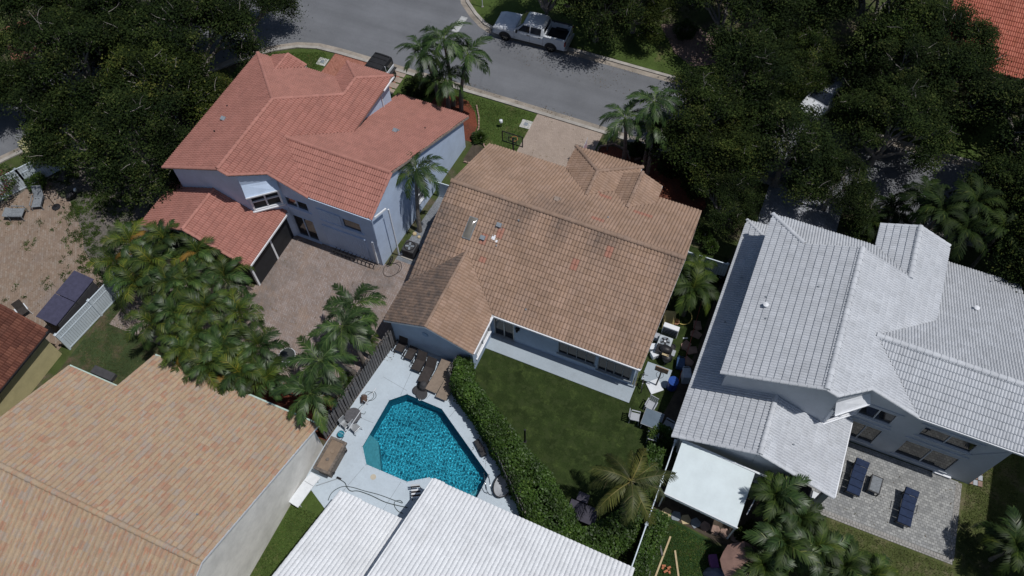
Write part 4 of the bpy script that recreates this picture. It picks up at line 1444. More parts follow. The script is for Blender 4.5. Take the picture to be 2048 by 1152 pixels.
# patio of the blue house, side yards, the left yard
sheet("brick_patio", [(-33.2, 18.3), (-26.4, 18.3), (-26.4, 23.1), (-19.1, 23.1), (-19.1, 23.7), (-16.6, 23.7), (-16.6, 14.0), (-22.6, 13.7), (-26.5, 12.6), (-33.2, 12.6)],
      0.02, P_RUST)
yard = [at(*p) for p in ((-60, 470), (0, 412), (35, 392), (62, 372), (84, 382), (95, 356), (118, 392), (140, 402), (152, 430), (166, 470), (168, 500), (190, 540), (210, 560), (170, 640), (100, 720), (-80, 800), (-300, 700))]
sheet("yard_patio", [(p.x, p.y) for p in yard], 0.02, P_YARD)
sheet("weedy_yard", [(-48, 16), (-45.0, 21.5), (-42, 26.5), (-38, 33), (-34, 33), (-33.3, 18), (-34.1, 15), (-36.5, 9), (-48, 9)], 0.007, G_WEEDY)
sheet("back_lawn", [(-34.0, 8), (-34.0, 18.3), (-27, 18.3), (-25, 12.4), (-27, 8)], 0.01, G_BACK)
sheet("side_lawn", [(-16.93, -6), (-16.93, 7.3), (-16.3, 8.75), (-13.6, 7.6), (-13.6, -6)], 0.008, G_LAWN)
# pool surround with the pool cut out of it
ring_sheet("pool_deck", [(-17.05, 8.8), (-16.95, 11.3), (-16.25, 18.5), (-11.5, 18.5), (-11.6, 17.1), (-8.7, 15.2), (-4.7, 11.5), (-4.6, 9.4), (-13.5, 7.0), (-16.4, 8.45)][::-1],
           POOL, 0.03, M_DECK)
# saw-cut joints in the pool deck and a coping line round the water
for a_, b_2 in (((-16.9, 13.2), (-15.05, 13.2)), ((-15.9, 16.0), (-14.2, 15.75)), ((-12.9, 15.75), (-12.4, 18.3)), ((-14.6, 18.3), (-14.4, 15.3)), ((-14.3, 10.7), (-14.9, 8.1)), ((-12.0, 10.75), (-12.3, 7.8)), ((-11.2, 15.2), (-10.9, 16.4))):
    mb = MB(); mb.bar((a_[0], a_[1], 0.031), (b_2[0], b_2[1], 0.031), 0.018, 0.004)
    o = mb.build("deck_joint", M_LEADGREY); o["kind"] = "structure"
mb = MB()
for i in range(len(POOL)):
    p, q = Vector((*POOL[i], 0)), Vector((*POOL[(i + 1) % len(POOL)], 0))
    u = (q - p).normalized()
    w_ = Vector((u.y, -u.x, 0)) * -1
    n_ = max(1, round((q - p).length / 0.45))
    for k in range(n_):
        A, B = p + (q - p) * (k / n_) + u * 0.006, p + (q - p) * ((k + 1) / n_) - u * 0.006
        s_ = -0.07
        mb = MB(); c_ = (A + B) / 2 - w_ * s_ * -0.5
        mb.add([(A.x, A.y, 0.026), (B.x, B.y, 0.026), (B.x - w_.x * s_, B.y - w_.y * s_, 0.026), (A.x - w_.x * s_, A.y - w_.y * s_, 0.026),
                (A.x, A.y, 0.048), (B.x, B.y, 0.048), (B.x - w_.x * s_, B.y - w_.y * s_, 0.048), (A.x - w_.x * s_, A.y - w_.y * s_, 0.048)],
               [(0, 3, 2, 1), (4, 5, 6, 7), (0, 1, 5, 4), (1, 2, 6, 5), (2, 3, 7, 6), (3, 0, 4, 7)])
        o = mb.build("coping_block", M_DECK); o["kind"] = "structure"
# turf garden
sheet("turf_garden", [(-11.6, 20.1), (-2.0, 20.1), (-2.0, 32.0), (0.9, 32.0), (1.0, 10.6), (-4.7, 10.6), (-8.7, 15.2), (-11.9, 17.3)], 0.012, G_TURF)
sheet("terrace_slab", [(-11.1, 20.08), (-2.02, 20.04), (-2.02, 21.2), (-11.1, 21.2)], 0.06, M_SLAB, thick=0.05)
sheet("stepping_slab", [(-1.85, 21.75), (-0.35, 21.75), (-0.35, 23.0), (-1.85, 23.0)], 0.04, M_SLAB, thick=0.03)
# right hand gardens
sheet("stone_patio", [(7.4, 18.2), (9.06, 18.2), (9.06, 18.16), (16.1, 18.3), (15.95, 22.6), (7.4, 22.6)], 0.03, P_GREY)
strip("patio_border", [(9.0, 18.08), (16.25, 18.12)], -0.16, 0.16, 0.034, P_GREYB)
strip("patio_border", [(16.15, 18.2), (16.0, 22.55)], -0.15, 0.15, 0.036, P_GREYB)
sheet("olive_lawn", [(6.4, 10), (6.4, 18.05), (7.4, 18.15), (9.0, 17.9), (16.3, 17.95), (16.1, 22.6), (16.5, 34), (24, 34), (24, 8)], 0.008, G_OLIVE)
sheet("lower_lawn", [(1.2, 6), (1.2, 14.75), (6.4, 14.0), (6.4, 6)], 0.008, ground_mat("deep_green_lawn", (0.018, 0.042, 0.014), (0.038, 0.08, 0.024), (0.09, 0.07, 0.03), 0.3))
sheet("soil_strip", [(1.15, 14.75), (7.4, 14.1), (7.4, 18.4), (1.15, 18.4)], 0.012, M_SOIL)
sheet("side_passage", [(-0.2, 18.4), (1.2, 18.4), (2.4, 18.6), (2.4, 32), (0.6, 32), (0.6, 25)], 0.013, M_SOIL)

# pool shell, water
M_PLASTER = mat("blue_pool_plaster", (0.08, 0.46, 0.61), 0.10, 5, 0.7, col2=(0.10, 0.52, 0.67))
M_PLASTER2 = mat("pool_wall_tile", (0.05, 0.22, 0.32), 0.2, 8, 0.5)
def poolz(x, y):
    return -1.35
b = MB()
n = len(POOL)
for i in range(n):
    p, q = POOL[i], POOL[(i + 1) % n]
    b.add([(p[0], p[1], 0.03), (q[0], q[1], 0.03), (q[0], q[1], -1.4), (p[0], p[1], -1.4)], [(0, 1, 2, 3)])
o = b.build("pool_wall", M_PLASTER2)
o["kind"] = "structure"
sheet("pool_floor", POOL, -1.35, M_PLASTER)
b = MB()
b.prism([(-15.0, 12.6), (-15.0, 11.7), (-14.26, 10.81), (-13.3, 10.81), (-14.35, 12.4)], -1.34, -0.32)
b.prism([(-8.9, 10.5), (-7.74, 10.95), (-7.68, 12.0), (-8.3, 11.3)], -1.34, -0.4)
b.prism([(-9.2, 10.35), (-8.9, 10.5), (-8.3, 11.3), (-7.67, 12.0), (-7.66, 12.6), (-8.6, 11.6)], -1.34, -0.75)
o = b.build("pool_step", mat("pale_pool_plaster", (0.22, 0.45, 0.52), 0.1, 4))
o["kind"] = "structure"
# water: a rippled surface
wx0, wx1, wy0, wy1, st = -15.2, -7.5, 10.2, 15.8, 0.018
nx, ny = int((wx1 - wx0) / st), int((wy1 - wy0) / st)
gx, gy = np.meshgrid(np.linspace(wx0, wx1, nx), np.linspace(wy0, wy1, ny), indexing='ij')
hz = np.zeros_like(gx)
wr = np.random.RandomState(5)
for k in range(40):
    lam = wr.uniform(0.07, 0.24)
    a = wr.uniform(0, 2 * PI)
    hz += 0.00048 * lam / 0.24 * np.sin(2 * PI / lam * (gx * math.cos(a) + gy * math.sin(a)) + wr.uniform(0, 6.28) + 0.9 * np.sin(gx * 1.3 + k) + 0.9 * np.sin(gy * 1.1 - k))
V = np.stack([gx, gy, -0.11 + hz], -1).reshape(-1, 3)
idx = np.arange(nx * ny).reshape(nx, ny)
cxs, cys = (gx[:-1, :-1] + st / 2), (gy[:-1, :-1] + st / 2)
keep = np.zeros(cxs.shape, bool)
big = [(-14.1 - 0.02, 15.70), (-15.0, 14.9), (-15.07, 11.65), (-14.3, 10.75), (-11.64, 10.74), (-10.6, 11.46), (-9.2, 10.2), (-7.7, 10.9), (-7.58, 13.06), (-11.79, 15.66)]
for (ax, ay), (bx, by) in zip(big, big[1:] + big[:1]):
    hit = ((ay > cys) != (by > cys)) & (cxs < (bx - ax) * (cys - ay) / (by - ay) + ax)
    keep ^= hit
F = np.stack([idx[:-1, :-1], idx[1:, :-1], idx[1:, 1:], idx[:-1, 1:]], -1)[keep]
m, nt, bs, out = base("pool_water")
nt.nodes.remove(bs)
gl = N(nt, "ShaderNodeBsdfGlossy"); gl.inputs["Roughness"].default_value = 0.03
rf = N(nt, "ShaderNodeBsdfRefraction"); rf.inputs["IOR"].default_value = 1.33; rf.inputs["Roughness"].default_value = 0.0
rf.inputs[0].default_value = (0.60, 0.93, 0.97, 1)
fr = N(nt, "ShaderNodeFresnel"); fr.inputs["IOR"].default_value = 1.33
mx = N(nt, "ShaderNodeMixShader")
lk(nt, fr.outputs[0], mx.inputs[0])
lk(nt, rf.outputs[0], mx.inputs[1])
lk(nt, gl.outputs[0], mx.inputs[2])
lk(nt, mx.outputs[0], out.inputs[0])
me = np_mesh("pool_water", V, F, None, m)
me.shade_smooth()
o = bpy.data.objects.new("pool_water", me)
COL.objects.link(o)
o["kind"] = "structure"
WATER = o
S.cycles.caustics_refractive = True
o.cycles.is_caustics_caster = True          # the ripples focus the sun on the pool floor
for ob in bpy.data.objects:
    if ob.name.split('.')[0] in ("pool_floor", "pool_wall", "pool_step"):
        ob.cycles.is_caustics_receiver = True
sd.cycles.is_caustics_light = True

# ------------------------------------------------------------------ fences
def vinyl_fence(label, pts, h=1.8, facing=-1, span=2.4, group="white vinyl fence runs"):
    a0 = pts[0]
    t = thing("vinyl_fence", label, "fence", (a0[0], a0[1], 0), group=None)
    for a, b_ in zip(pts, pts[1:]):
        a, b_ = Vector((a[0], a[1], 0)), Vector((b_[0], b_[1], 0))
        d = b_ - a
        n = max(1, round(d.length / span))
        u = d.normalized()
        for i in range(n):
            p, q = a + d * (i / n) + u * 0.065, a + d * ((i + 1) / n) - u * 0.065
            mb = MB()
            nb = int((q - p).length / 0.15)
            for k in range(nb):
                r0, r1 = p + (q - p) * (k / nb), p + (q - p) * ((k + 1) / nb)
                mb.bar(r0 + u * 0.004 + Vector((0, 0, h / 2)), r1 - u * 0.008 + Vector((0, 0, h / 2)), 0.03, h - 0.16)
            mb.build("panel", M_VINYL, t)
            for z in (0.1, h * 0.72, h - 0.03):
                mb = MB()
                mb.bar(p + Vector((0, 0, z)), q + Vector((0, 0, z)), 0.055, 0.09)
                mb.build("rail", M_VINYL, t)
        for i in range(n + 1):
            p = a + d * (i / n)
            mb = MB()
            mb.box(p.x - 0.06, p.x + 0.06, p.y - 0.06, p.y + 0.06, 0, h + 0.06)
            mb.add([(p.x - .09, p.y - .09, h + .061), (p.x + .09, p.y - .09, h + .061), (p.x + .09, p.y + .09, h + .061), (p.x - .09, p.y + .09, h + .061), (p.x, p.y, h + .15)],
                   [(0, 1, 4), (1, 2, 4), (2, 3, 4), (3, 0, 4), (3, 2, 1, 0)])
            mb.build("post", M_VINYL, t)
    return t


vinyl_fence("white vinyl fence beside the dark storage shed and the areca palms", [(-34.32, 10.25), (-33.75, 15.6), (-33.6, 18.0)])
vinyl_fence("white vinyl fence along the side street at the left edge", [(-47.6, 14.6), (-45.2, 19.3), (-42.5, 24.2), (-39.6, 28.5)])
vinyl_fence("long white vinyl fence beside the white awning", [(1.07, 10.85), (1.1, 18.1)])
vinyl_fence("short white vinyl fence between the tan roofed and white roofed houses", [(-1.95, 30.2), (0.62, 30.25)])
vinyl_fence("short white vinyl gate fence between the coral roofed and tan roofed houses", [(-18.75, 29.4), (-17.3, 29.45), (-16.4, 29.45)], h=1.5)


def wood_fence(label, a, b_, h=1.75):
    a, b_ = Vector((a[0], a[1], 0)), Vector((b_[0], b_[1], 0))
    t = thing("wooden_fence", label, "fence", a)
    d = b_ - a
    u = d.normalized()
    w = Vector((-u.y, u.x, 0))
    pm = MB(); pm.box(-0.07, 0.07, -0.012, 0.012, 0.05, h)
    pm.add([(-0.07, -0.012, h), (0.07, -0.012, h), (0.07, 0.012, h), (-0.07, 0.012, h), (-0.035, -.012, h + .04), (0.035, -.012, h + .04), (0.035, .012, h + .04), (-0.035, .012, h + .04)],
           [(0, 1, 5, 4), (1, 2, 6, 5), (2, 3, 7, 6), (3, 0, 4, 7), (4, 5, 6, 7)])
    first = pm.build("picket", M_WOOD, t, world=False)
    n = int(d.length / 0.19)
    rz = math.atan2(u.y, u.x)
    for i in range(n):
        for side in (0, 1):
            o = first if (i == 0 and side == 0) else first.copy()
            if o is not first:
                COL.objects.link(o)
            p = u * (0.1 + i * 0.19 + side * 0.095) + w * (0.07 if side else -0.07)
            o.location = (p.x, p.y, rnd.uniform(-0.03, 0.03))
            o.rotation_euler = (rnd.uniform(-0.02, 0.02), rnd.uniform(-0.02, 0.02), rz)
    for z in (0.35, h - 0.3):
        mb = MB(); mb.bar(a + Vector((0, 0, z)), b_ + Vector((0, 0, z)), 0.05, 0.09)
        mb.build("rail", M_WOODPOST, t)
    k = max(1, round(d.length / 2.2))
    for i in range(k + 1):
        p = a + d * (i / k)
        mb = MB(); mb.box(p.x - 0.05, p.x + 0.05, p.y - 0.05, p.y + 0.05, 0, h - 0.05)
        mb.build("post", M_WOODPOST, t)
    return t


wood_fence("weathered grey board fence between the palms and the pool deck", (-16.32, 18.35), (-17.08, 11.35))
wood_fence("weathered board fence under the hedge on the pool side", (-12.1, 17.35), (-8.75, 14.95), 1.5)
wood_fence("short weathered board fence end against the grey house wall", (-11.9, 18.4), (-12.1, 17.45), 1.6)
wood_fence("low weathered board fence deep in the hedge by the pool corner", (-8.7, 14.9), (-4.9, 11.5), 1.5)

# ------------------------------------------------------------------ vegetation
nr = np.random.RandomState(11)


def leaf_quads(C, size, rs, flat=0.35, aspect=0.55, up=0.5, jitter=0.35):
    """C (n,3) centres -> folded leaf quads of varied size and direction"""
    n = len(C)
    d = rs.normal(size=(n, 3)); d[:, 2] *= flat
    d /= np.linalg.norm(d, axis=1, keepdims=True)
    u = rs.normal(size=(n, 3)); u[:, 2] = np.abs(u[:, 2]) + up * 2
    w = np.cross(d, u); w /= np.linalg.norm(w, axis=1, keepdims=True)
    s = size * (1 + rs.uniform(-jitter, jitter, (n, 1)))
    a = C - d * s / 2
    b_ = C + w * s * aspect / 2
    c = C + d * s / 2
    e = C - w * s * aspect / 2
    V = np.stack([a, b_, c, e], 1).reshape(-1, 3)
    F = np.arange(4 * n).reshape(n, 4)
    return V, F


def oak_meshes(seed, Rr=4.6, H=8.0, leaf=0.16, ntips=215, per=150):
    """trunk with limbs and a crown of leaf clumps carried by the limb ends"""
    rs = np.random.RandomState(seed)
    r = random.Random(seed)
    tb = MB()
    tips = []
    base_h = H * 0.28
    tb.tube([(0, 0, -0.1), (0.05, 0.03, base_h * 0.5), (0.0, 0.1, base_h)], [0.34, 0.25, 0.2], 8)

    def grow(p, d, L, rad, lev):
        q = p + d * L
        mid = p + d * L * 0.5 + Vector((r.uniform(-1, 1), r.uniform(-1, 1), r.uniform(-.5, .5))) * L * 0.09
        if lev < 4:
            tb.tube([p, mid, q], [rad, rad * 0.8, rad * 0.62], 5 if lev < 2 else 4, cap=False)
        if lev >= 3:
            tips.append(q)
            tips.append(mid)
        if lev == 4:
            return
        for k in range(r.choice((3, 3, 4)) if lev < 3 else 2):
            dd = (d + Vector((r.uniform(-1, 1), r.uniform(-1, 1), r.uniform(-0.45, 0.65))) * 0.85).normalized()
            grow(q, dd, L * r.uniform(0.62, 0.85), rad * 0.6, lev + 1)
    for k in range(6):
        a = 2 * PI * k / 6 + r.uniform(-0.4, 0.4)
        e = r.uniform(0.35, 0.95) if k else 1.4
        grow(Vector((0, 0.1, base_h)), Vector((math.cos(a) * math.cos(e), math.sin(a) * math.cos(e), math.sin(e))), H * 0.20, 0.17, 0)
    T = np.array([tuple(t) for t in tips])
    z0, z1 = T[:, 2].min(), T[:, 2].max()
    rad = np.hypot(T[:, 0], T[:, 1]).max()
    sc = np.array([Rr / rad, Rr / rad, (H - 0.4 - 2.0) / (z1 - z0)])
    off = np.array([0, 0, 2.0 - z0 * sc[2]])
    # wood follows the same scaling above the trunk
    tb.v = [(x * sc[0], y * sc[1], (z * sc[2] + off[2]) if z > base_h else z * (base_h * sc[2] + off[2]) / base_h) for x, y, z in tb.v]
    T = T * sc + off
    if len(T) > ntips:
        T = T[rs.permutation(len(T))[:ntips]]
    # clumps
    cl = []
    tn = []
    for t in T:
        n = int(per * rs.uniform(0.45, 1.5))
        g = rs.normal(size=(n, 3)) * np.array([0.38, 0.38, 0.20]) * rs.uniform(0.7, 1.45)
        g[:, 2] -= 0.10 * (g[:, 0] ** 2 + g[:, 1] ** 2)
        cl.append(t + g)
        tn.append(np.clip(rs.uniform(0.0, 0.85) ** 1.3 + rs.normal(size=n) * 0.16, 0, 1))
    C = np.concatenate(cl)
    tint = np.concatenate(tn)
    V, F = leaf_quads(C, leaf, rs, flat=0.5, aspect=0.6, up=0.6)
    # pale bare twigs that stick out of the crown
    tw = MB()
    for t in T[rs.permutation(len(T))[:46]]:
        p = Vector(t) + Vector((0, 0, 0.05))
        pts = [p]
        d = Vector((rs.uniform(-1, 1), rs.uniform(-1, 1), rs.uniform(0.1, 0.7))).normalized()
        for k in range(3):
            d = (d + Vector((rs.uniform(-1, 1), rs.uniform(-1, 1), rs.uniform(-.5, .5))) * 0.5).normalized()
            pts.append(pts[-1] + d * rs.uniform(0.2, 0.42))
        tw.tube(pts, [0.024, 0.018, 0.012, 0.006], 4, cap=False)
    tb.twigs = tw
    return tb, np_mesh("crown", V, F, tint, L_OAK)


def make_tree(name, label, cat, tb, crown_me, loc, rz, sc, group):
    t = thing(name, label, cat, loc, rz, group)
    t.scale = sc if isinstance(sc, tuple) else (sc, sc, sc)
    tb.build("trunk", M_BARK, t, world=False)
    w = tb.twigs.build("twigs", M_BARK, t, world=False)
    w["kind"] = "stuff"
    o = bpy.data.objects.new("crown", crown_me)
    link(o, t)
    return t


OAKS = []
for sd_, Rr, Hh in ((21, 4.7, 8.0), (22, 4.3, 7.4), (23, 5.0, 8.4)):
    OAKS.append(oak_meshes(sd_, Rr, Hh))
oak_first = {}


def oak(variant, x, y, rz, sc, label, group="dense live oaks"):
    if variant not in oak_first:
        tb, me = OAKS[variant]
        oak_first[variant] = make_tree("oak_tree", label, "tree", tb, me, (x, y, 0), rz, sc, group)
        return oak_first[variant]
    return dup(oak_first[variant], label, (x, y, 0), rz, sc, group)


WEST = "oaks of the left hand grove"
NORTH = "oaks of the grove north of the street"
west = [
    (-51.5, 31.5, 1.0, "oak at the very top left corner of the view"),
    (-45.2, 31.0, 1.0, "oak near the top left, just right of the corner tree"),
    (-39.6, 32.6, 1.0, "oak over the side street with the pale branches showing near the top"),
    (-56.5, 26.5, 1.0, "oak cut by the left edge above the visible piece of street"),
    (-49.8, 24.4, 0.72, "small oak above the side street asphalt at the left edge"),
    (-44.0, 26.4, 1.05, "oak with the patch of red ground showing beside it"),
    (-38.4, 27.4, 1.0, "oak in the middle of the left hand grove, left of the coral roofed house"),
    (-41.6, 22.4, 0.9, "oak whose shade falls on the weedy yard behind the vinyl fence"),
    (-37.2, 23.4, 0.92, "oak crowding the left eave of the coral roofed house"),
    (-38.5, 37.4, 0.78, "oak reaching over the street junction at the top"),
    (-34.6, 33.2, 0.45, "low oak beside the front corner of the coral roofed house"),
    (-45.5, 37.0, 1.0, "oak at the top edge between the corner tree and the junction"),
    (-52.5, 38.0, 1.1, "far oak behind the top left corner tree"),
    (-35.6, 29.0, 0.66, "oak against the upper left eave of the coral roofed house"),
]
for i, (x, y, s_, lab) in enumerate(west):
    oak(i % 3, x, y, 1.3 * i, s_, lab, WEST)
north = [
    (-14.2, 47.6, (0.84, 0.84, 1.1), "oak whose crown overhangs the tailgate of the white pickup"),
    (-11.9, 49.6, 0.72, "small oak on the verge right of the white pickup"),
    (-11.5, 55.0, 1.0, "oak at the top edge above the pink stone chip bed"),
    (-18.2, 47.4, (0.78, 0.78, 1.25), "oak at the top edge above the nose of the white pickup"),
    (-4.6, 49.4, 1.0, "oak standing right of the pink stone chip bed"),
    (-5.4, 56.5, 1.1, "oak at the top edge right of the stone chip bed"),
    (0.0, 52.5, 0.95, "oak behind the parked white car under the trees"),
    (5.0, 54.0, 1.1, "oak at the top edge left of the bright coral roof"),
    (7.1, 48.4, 0.85, "larger oak behind the small one right of the parked white car"),
    (11.0, 48.6, 0.9, "oak in front of the bright coral roof"),
    (-2.6, 43.6, 0.9, "oak overhanging the street left of the parked white car"),
    (5.3, 38.2, 0.62, "oak at the right edge of the blue grey driveway"),
    (-1.6, 37.6, 0.78, "oak between the mulch bed and the blue grey driveway"),
    (-3.8, 39.0, 0.8, "oak shading the front bed of the tan roofed house"),
    (1.8, 38.9, 0.84, "oak over the blue grey driveway of the white roofed house"),
    (3.6, 40.0, 0.52, "small oak between the parked white car and the blue grey driveway"),
    (19.5, 38.5, 1.0, "unseen oak added beyond the right edge to shade the leafy palms"),  # added out of view for its shadow on the palms
    (0.9, 48.8, 0.6, "small oak on the verge left of the parked white car"),
    (6.0, 45.8, 0.6, "small oak just right of the parked white car"),
    (7.4, 43.2, 0.8, "oak overhanging the middle of the street"),
    (15.6, 46.6, 1.0, "oak at the right edge below the bright coral roof"),
    (14.9, 41.2, 0.7, "oak above the leafy palms at the right edge"),
    (10.0, 53.0, 0.8, "oak touching the left end of the bright coral roof"),
    (16.8, 41.8, 0.8, "oak cut by the right edge beside the street"),
    (17.0, 36.4, 0.7, "oak at the right edge behind the leafy palms"),
    (-1.0, 34.8, 0.5, "small dark oak by the corner of the tan roofed house"),
]
for i, (x, y, s_, lab) in enumerate(north):
    oak((i + 1) % 3, x, y, 0.9 * i + 0.4, s_, lab, NORTH)


# palms -----------------------------------------------------------------
def frond_mesh(seed, L, npair, ll, m, rise=0.5, droop=1.2, lw=0.045, fwd=0.75, vee=0.35, ldroop=0.3, rach=0.022):
    """a feather leaf: arching rib with two rows of narrow drooping leaflets (rib runs out along +x)"""
    rs = np.random.RandomState(seed)
    V, F, T = [], [], []

    def P(t):
        return np.array([L * (t - 0.12 * droop * t * t), 0.10 * L * math.sin(seed) * t * t, rise * L * t - droop * L * 0.62 * t * t])
    ts = np.linspace(0, 1, 9)
    for i in range(8):
        a, b_ = P(ts[i]), P(ts[i + 1])
        w0, w1 = rach * (1.3 - ts[i]), rach * (1.3 - ts[i + 1])
        k = len(V)
        V += [a + (0, w0, 0), a - (0, w0, 0), b_ - (0, w1, 0), b_ + (0, w1, 0), a + (0, 0, w0), b_ + (0, 0, w1)]
        F += [(k, k + 4, k + 5, k + 3), (k + 4, k + 1, k + 2, k + 5)]
        T += [0.85, 0.85]
    for i in range(npair):
        t = 0.10 + 0.9 * (i + rs.uniform(-0.2, 0.2)) / npair
        p = P(t)
        tan = P(min(1, t + 0.02)) - P(t - 0.02)
        tan /= np.linalg.norm(tan)
        side = np.array([0, 1.0, 0])
        up = np.cross(tan, side); up = up if up[2] > 0 else -up
        ln = ll * (0.45 + 0.75 * math.sin(PI * min(1, t * 0.9 + 0.08))) * rs.uniform(0.85, 1.1)
        f_ = fwd * (0.6 + 0.8 * t)
        for sg in (-1, 1):
            if rs.uniform() < 0.06:
                continue
            d = side * sg + tan * f_ * rs.uniform(0.8, 1.25) + up * vee * rs.uniform(-0.1, 1.3)
            d /= np.linalg.norm(d)
            wv = np.cross(d, up); wv /= np.linalg.norm(wv)
            w = lw * rs.uniform(0.8, 1.2)
            m1 = p + d * ln * 0.5 + np.array([0, 0, -ldroop * ln * 0.12])
            e = p + d * ln * 0.95 + np.array([0, 0, -ldroop * ln * 0.62])
            k = len(V)
            V += [p - wv * w * 0.3, p + wv * w * 0.3, m1 + wv * w * 0.5, m1 - wv * w * 0.5, e + wv * w * 0.12, e - wv * w * 0.12]
            F += [(k, k + 1, k + 2, k + 3), (k + 3, k + 2, k + 4, k + 5)]
            c = min(1, max(0, rs.normal(0.4, 0.2)))
            T += [c, c]
    return np_mesh("frond", np.array(V), np.array(F), np.array(T), m)


FR_ROYAL = [frond_mesh(s_, 2.35, 40, 0.50, L_PALM, 0.60, 1.35, 0.05, 1.15, 0.45, 0.7) for s_ in (1, 2, 3)]
FR_ARECA = [frond_mesh(s_, 2.4, 30, 0.55, L_ARECA, 0.95, 1.4, 0.05, 0.9, 0.30, 0.7) for s_ in (4, 5, 6)] + \
           [frond_mesh(7, 2.1, 26, 0.45, L_ARECAY, 0.8, 1.5, 0.06, 0.95, 0.2, 0.8)]
FR_ADARK = [frond_mesh(s_, 2.35, 34, 0.50, L_PALM, 0.85, 1.4, 0.06, 1.0, 0.35, 0.7) for s_ in (8, 9)]
FR_COCO = [frond_mesh(s_, 3.3, 64, 0.62, L_COCO, 0.50, 1.05, 0.045, 0.8, 0.1, 1.0, 0.035) for s_ in (10, 11, 12)]
FR_DIM = [frond_mesh(s_, 2.2, 32, 0.48, L_DIM, 0.85, 1.4, 0.055, 1.0, 0.35, 0.8) for s_ in (15, 16)]
FR_RHAP = [frond_mesh(s_, 1.8, 30, 0.42, L_RHAPIS, 0.8, 1.4, 0.05, 1.0, 0.3, 0.7) for s_ in (13, 14)]


def palm(name, label, basep, crown, fronds, n, scale=1.0, group=None, shaft=True, r0=0.13, tilt=(-0.05, 1.0), seed=0, trunk=True, cat="palm tree"):
    """curved trunk from basep (x, y) up to the crown point, every frond a part of its own"""
    rs = random.Random(seed * 13 + 5)
    t = thing(name, label, cat, (basep[0], basep[1], 0), 0, group)
    c = Vector((crown[0] - basep[0], crown[1] - basep[1], crown[2]))
    if trunk:
        b = MB()
        pts = [Vector((0, 0, -0.05)), Vector((c.x * 0.12, c.y * 0.12, c.z * 0.3)), Vector((c.x * 0.5, c.y * 0.5, c.z * 0.68)), Vector((c.x * 0.92, c.y * 0.92, c.z * 0.94))]
        b.tube(pts, [r0 * 1.35, r0, r0 * 0.85, r0 * 0.8], 9)
        b.build("trunk", M_PALMBARK, t, world=False)
        if shaft:
            b = MB()
            b.tube([pts[3], c * 1.0], [r0 * 0.95, r0 * 0.5], 8)
            b.build("crownshaft", M_CROWNSHAFT, t, world=False)
    for i in range(n):
        o = bpy.data.objects.new("frond", rs.choice(fronds))
        link(o, t)
        u = (i + 0.5) / n
        el = tilt[0] + (tilt[1] - tilt[0]) * u + rs.uniform(-0.12, 0.12)
        az = i * 2.399 + rs.uniform(-0.25, 0.25)
        o.rotation_euler = (rs.uniform(-0.3, 0.3), -el + 0.45, az)
        s_ = scale * rs.uniform(0.85, 1.1) * (1.0 - 0.12 * u)
        o.scale = (s_, s_ * rs.choice((-1, 1)), s_)
        o.location = c + Vector((0, 0, rs.uniform(-0.1, 0.05)))
    return t


def cw(px, py, z):
    return tuple(at(px, py, z))


G1 = "feather palms planted around the houses"
palm("feather_palm", "front left palm of the clump by the street, crown nearest the parked jeep", (-22.6, 37.3), cw(843, 104, 6.0), FR_ROYAL, 13, 0.95, G1, seed=1)
palm("feather_palm", "tallest palm in the middle of the clump by the street", (-21.4, 37.3), cw(888, 78, 7.0), FR_ROYAL, 13, 1.0, G1, seed=2)
palm("feather_palm", "right hand palm of the clump by the street, crown over the asphalt", (-20.7, 37.1), cw(936, 108, 6.0), FR_ROYAL, 13, 1.0, G1, seed=3)
palm("feather_palm", "lowest palm of the clump by the street, in front of the other three", (-21.6, 36.9), cw(890, 158, 4.4), FR_ROYAL, 13, 0.9, G1, seed=4)
palm("feather_palm", "single palm against the light blue side wall of the coral roofed house", (-18.64, 26.3), cw(833, 338, 5.4), FR_ROYAL, 14, 0.92, G1, seed=5)
palm("feather_palm", "uppermost of the four palms along the grey board fence", (-16.9, 16.8), cw(709, 610, 4.6), FR_ROYAL, 13, 0.95, G1, seed=6)
palm("feather_palm", "second palm down of the four along the grey board fence", (-17.2, 16.2), cw(686, 652, 4.9), FR_ROYAL, 14, 1.0, G1, seed=7)
palm("feather_palm", "third palm down of the four along the grey board fence", (-17.2, 15.3), cw(640, 722, 4.6), FR_ROYAL, 14, 1.02, G1, seed=8)
palm("feather_palm", "lowest palm of the four, over the eave of the cream tile roof", (-17.4, 13.6), cw(619, 786, 4.2), FR_ROYAL, 14, 0.98, G1, seed=9)
palm("feather_palm", "left palm of the pair beside the tan driveway", (-8.3, 37.2), cw(1250, 236, 4.6), FR_ROYAL, 13, 0.9, G1, seed=10)
palm("feather_palm", "taller right palm of the pair beside the tan driveway", (-6.8, 37.0), cw(1308, 205, 5.5), FR_ROYAL, 14, 0.95, G1, seed=11)
palm("feather_palm", "low palm below the taller palm beside the tan driveway", (-6.4, 36.6), cw(1306, 250, 4.0), FR_ROYAL, 13, 0.88, G1, seed=12)
palm("date_palm", "short bushy palm in the passage between the tan roof and the white roof", (-0.9, 26.9), cw(1386, 578, 2.6), FR_RHAP, 22, 1.15, None, False, 0.14, (0.0, 1.2), 13)
palm("date_palm", "small palm close behind the short white fence in the passage", (-0.9, 28.9), cw(1395, 535, 1.8), FR_RHAP, 14, 0.8, None, False, 0.1, (0.0, 1.2), 33)
palm("coconut_palm", "large coconut palm leaning over the dark turf and the vinyl fence", (0.2, 13.6), cw(1262, 962, 4.4), FR_COCO, 13, 0.78, None, False, 0.16, (-0.15, 0.95), 14)
palm("spiky_plant", "small spiky plant at the foot of the four palms by the board fence", (-17.55, 14.9), cw(697, 762, 0.5), FR_RHAP, 14, 0.5, None, False, 0.06, (0.2, 1.4), 15, cat="plant")
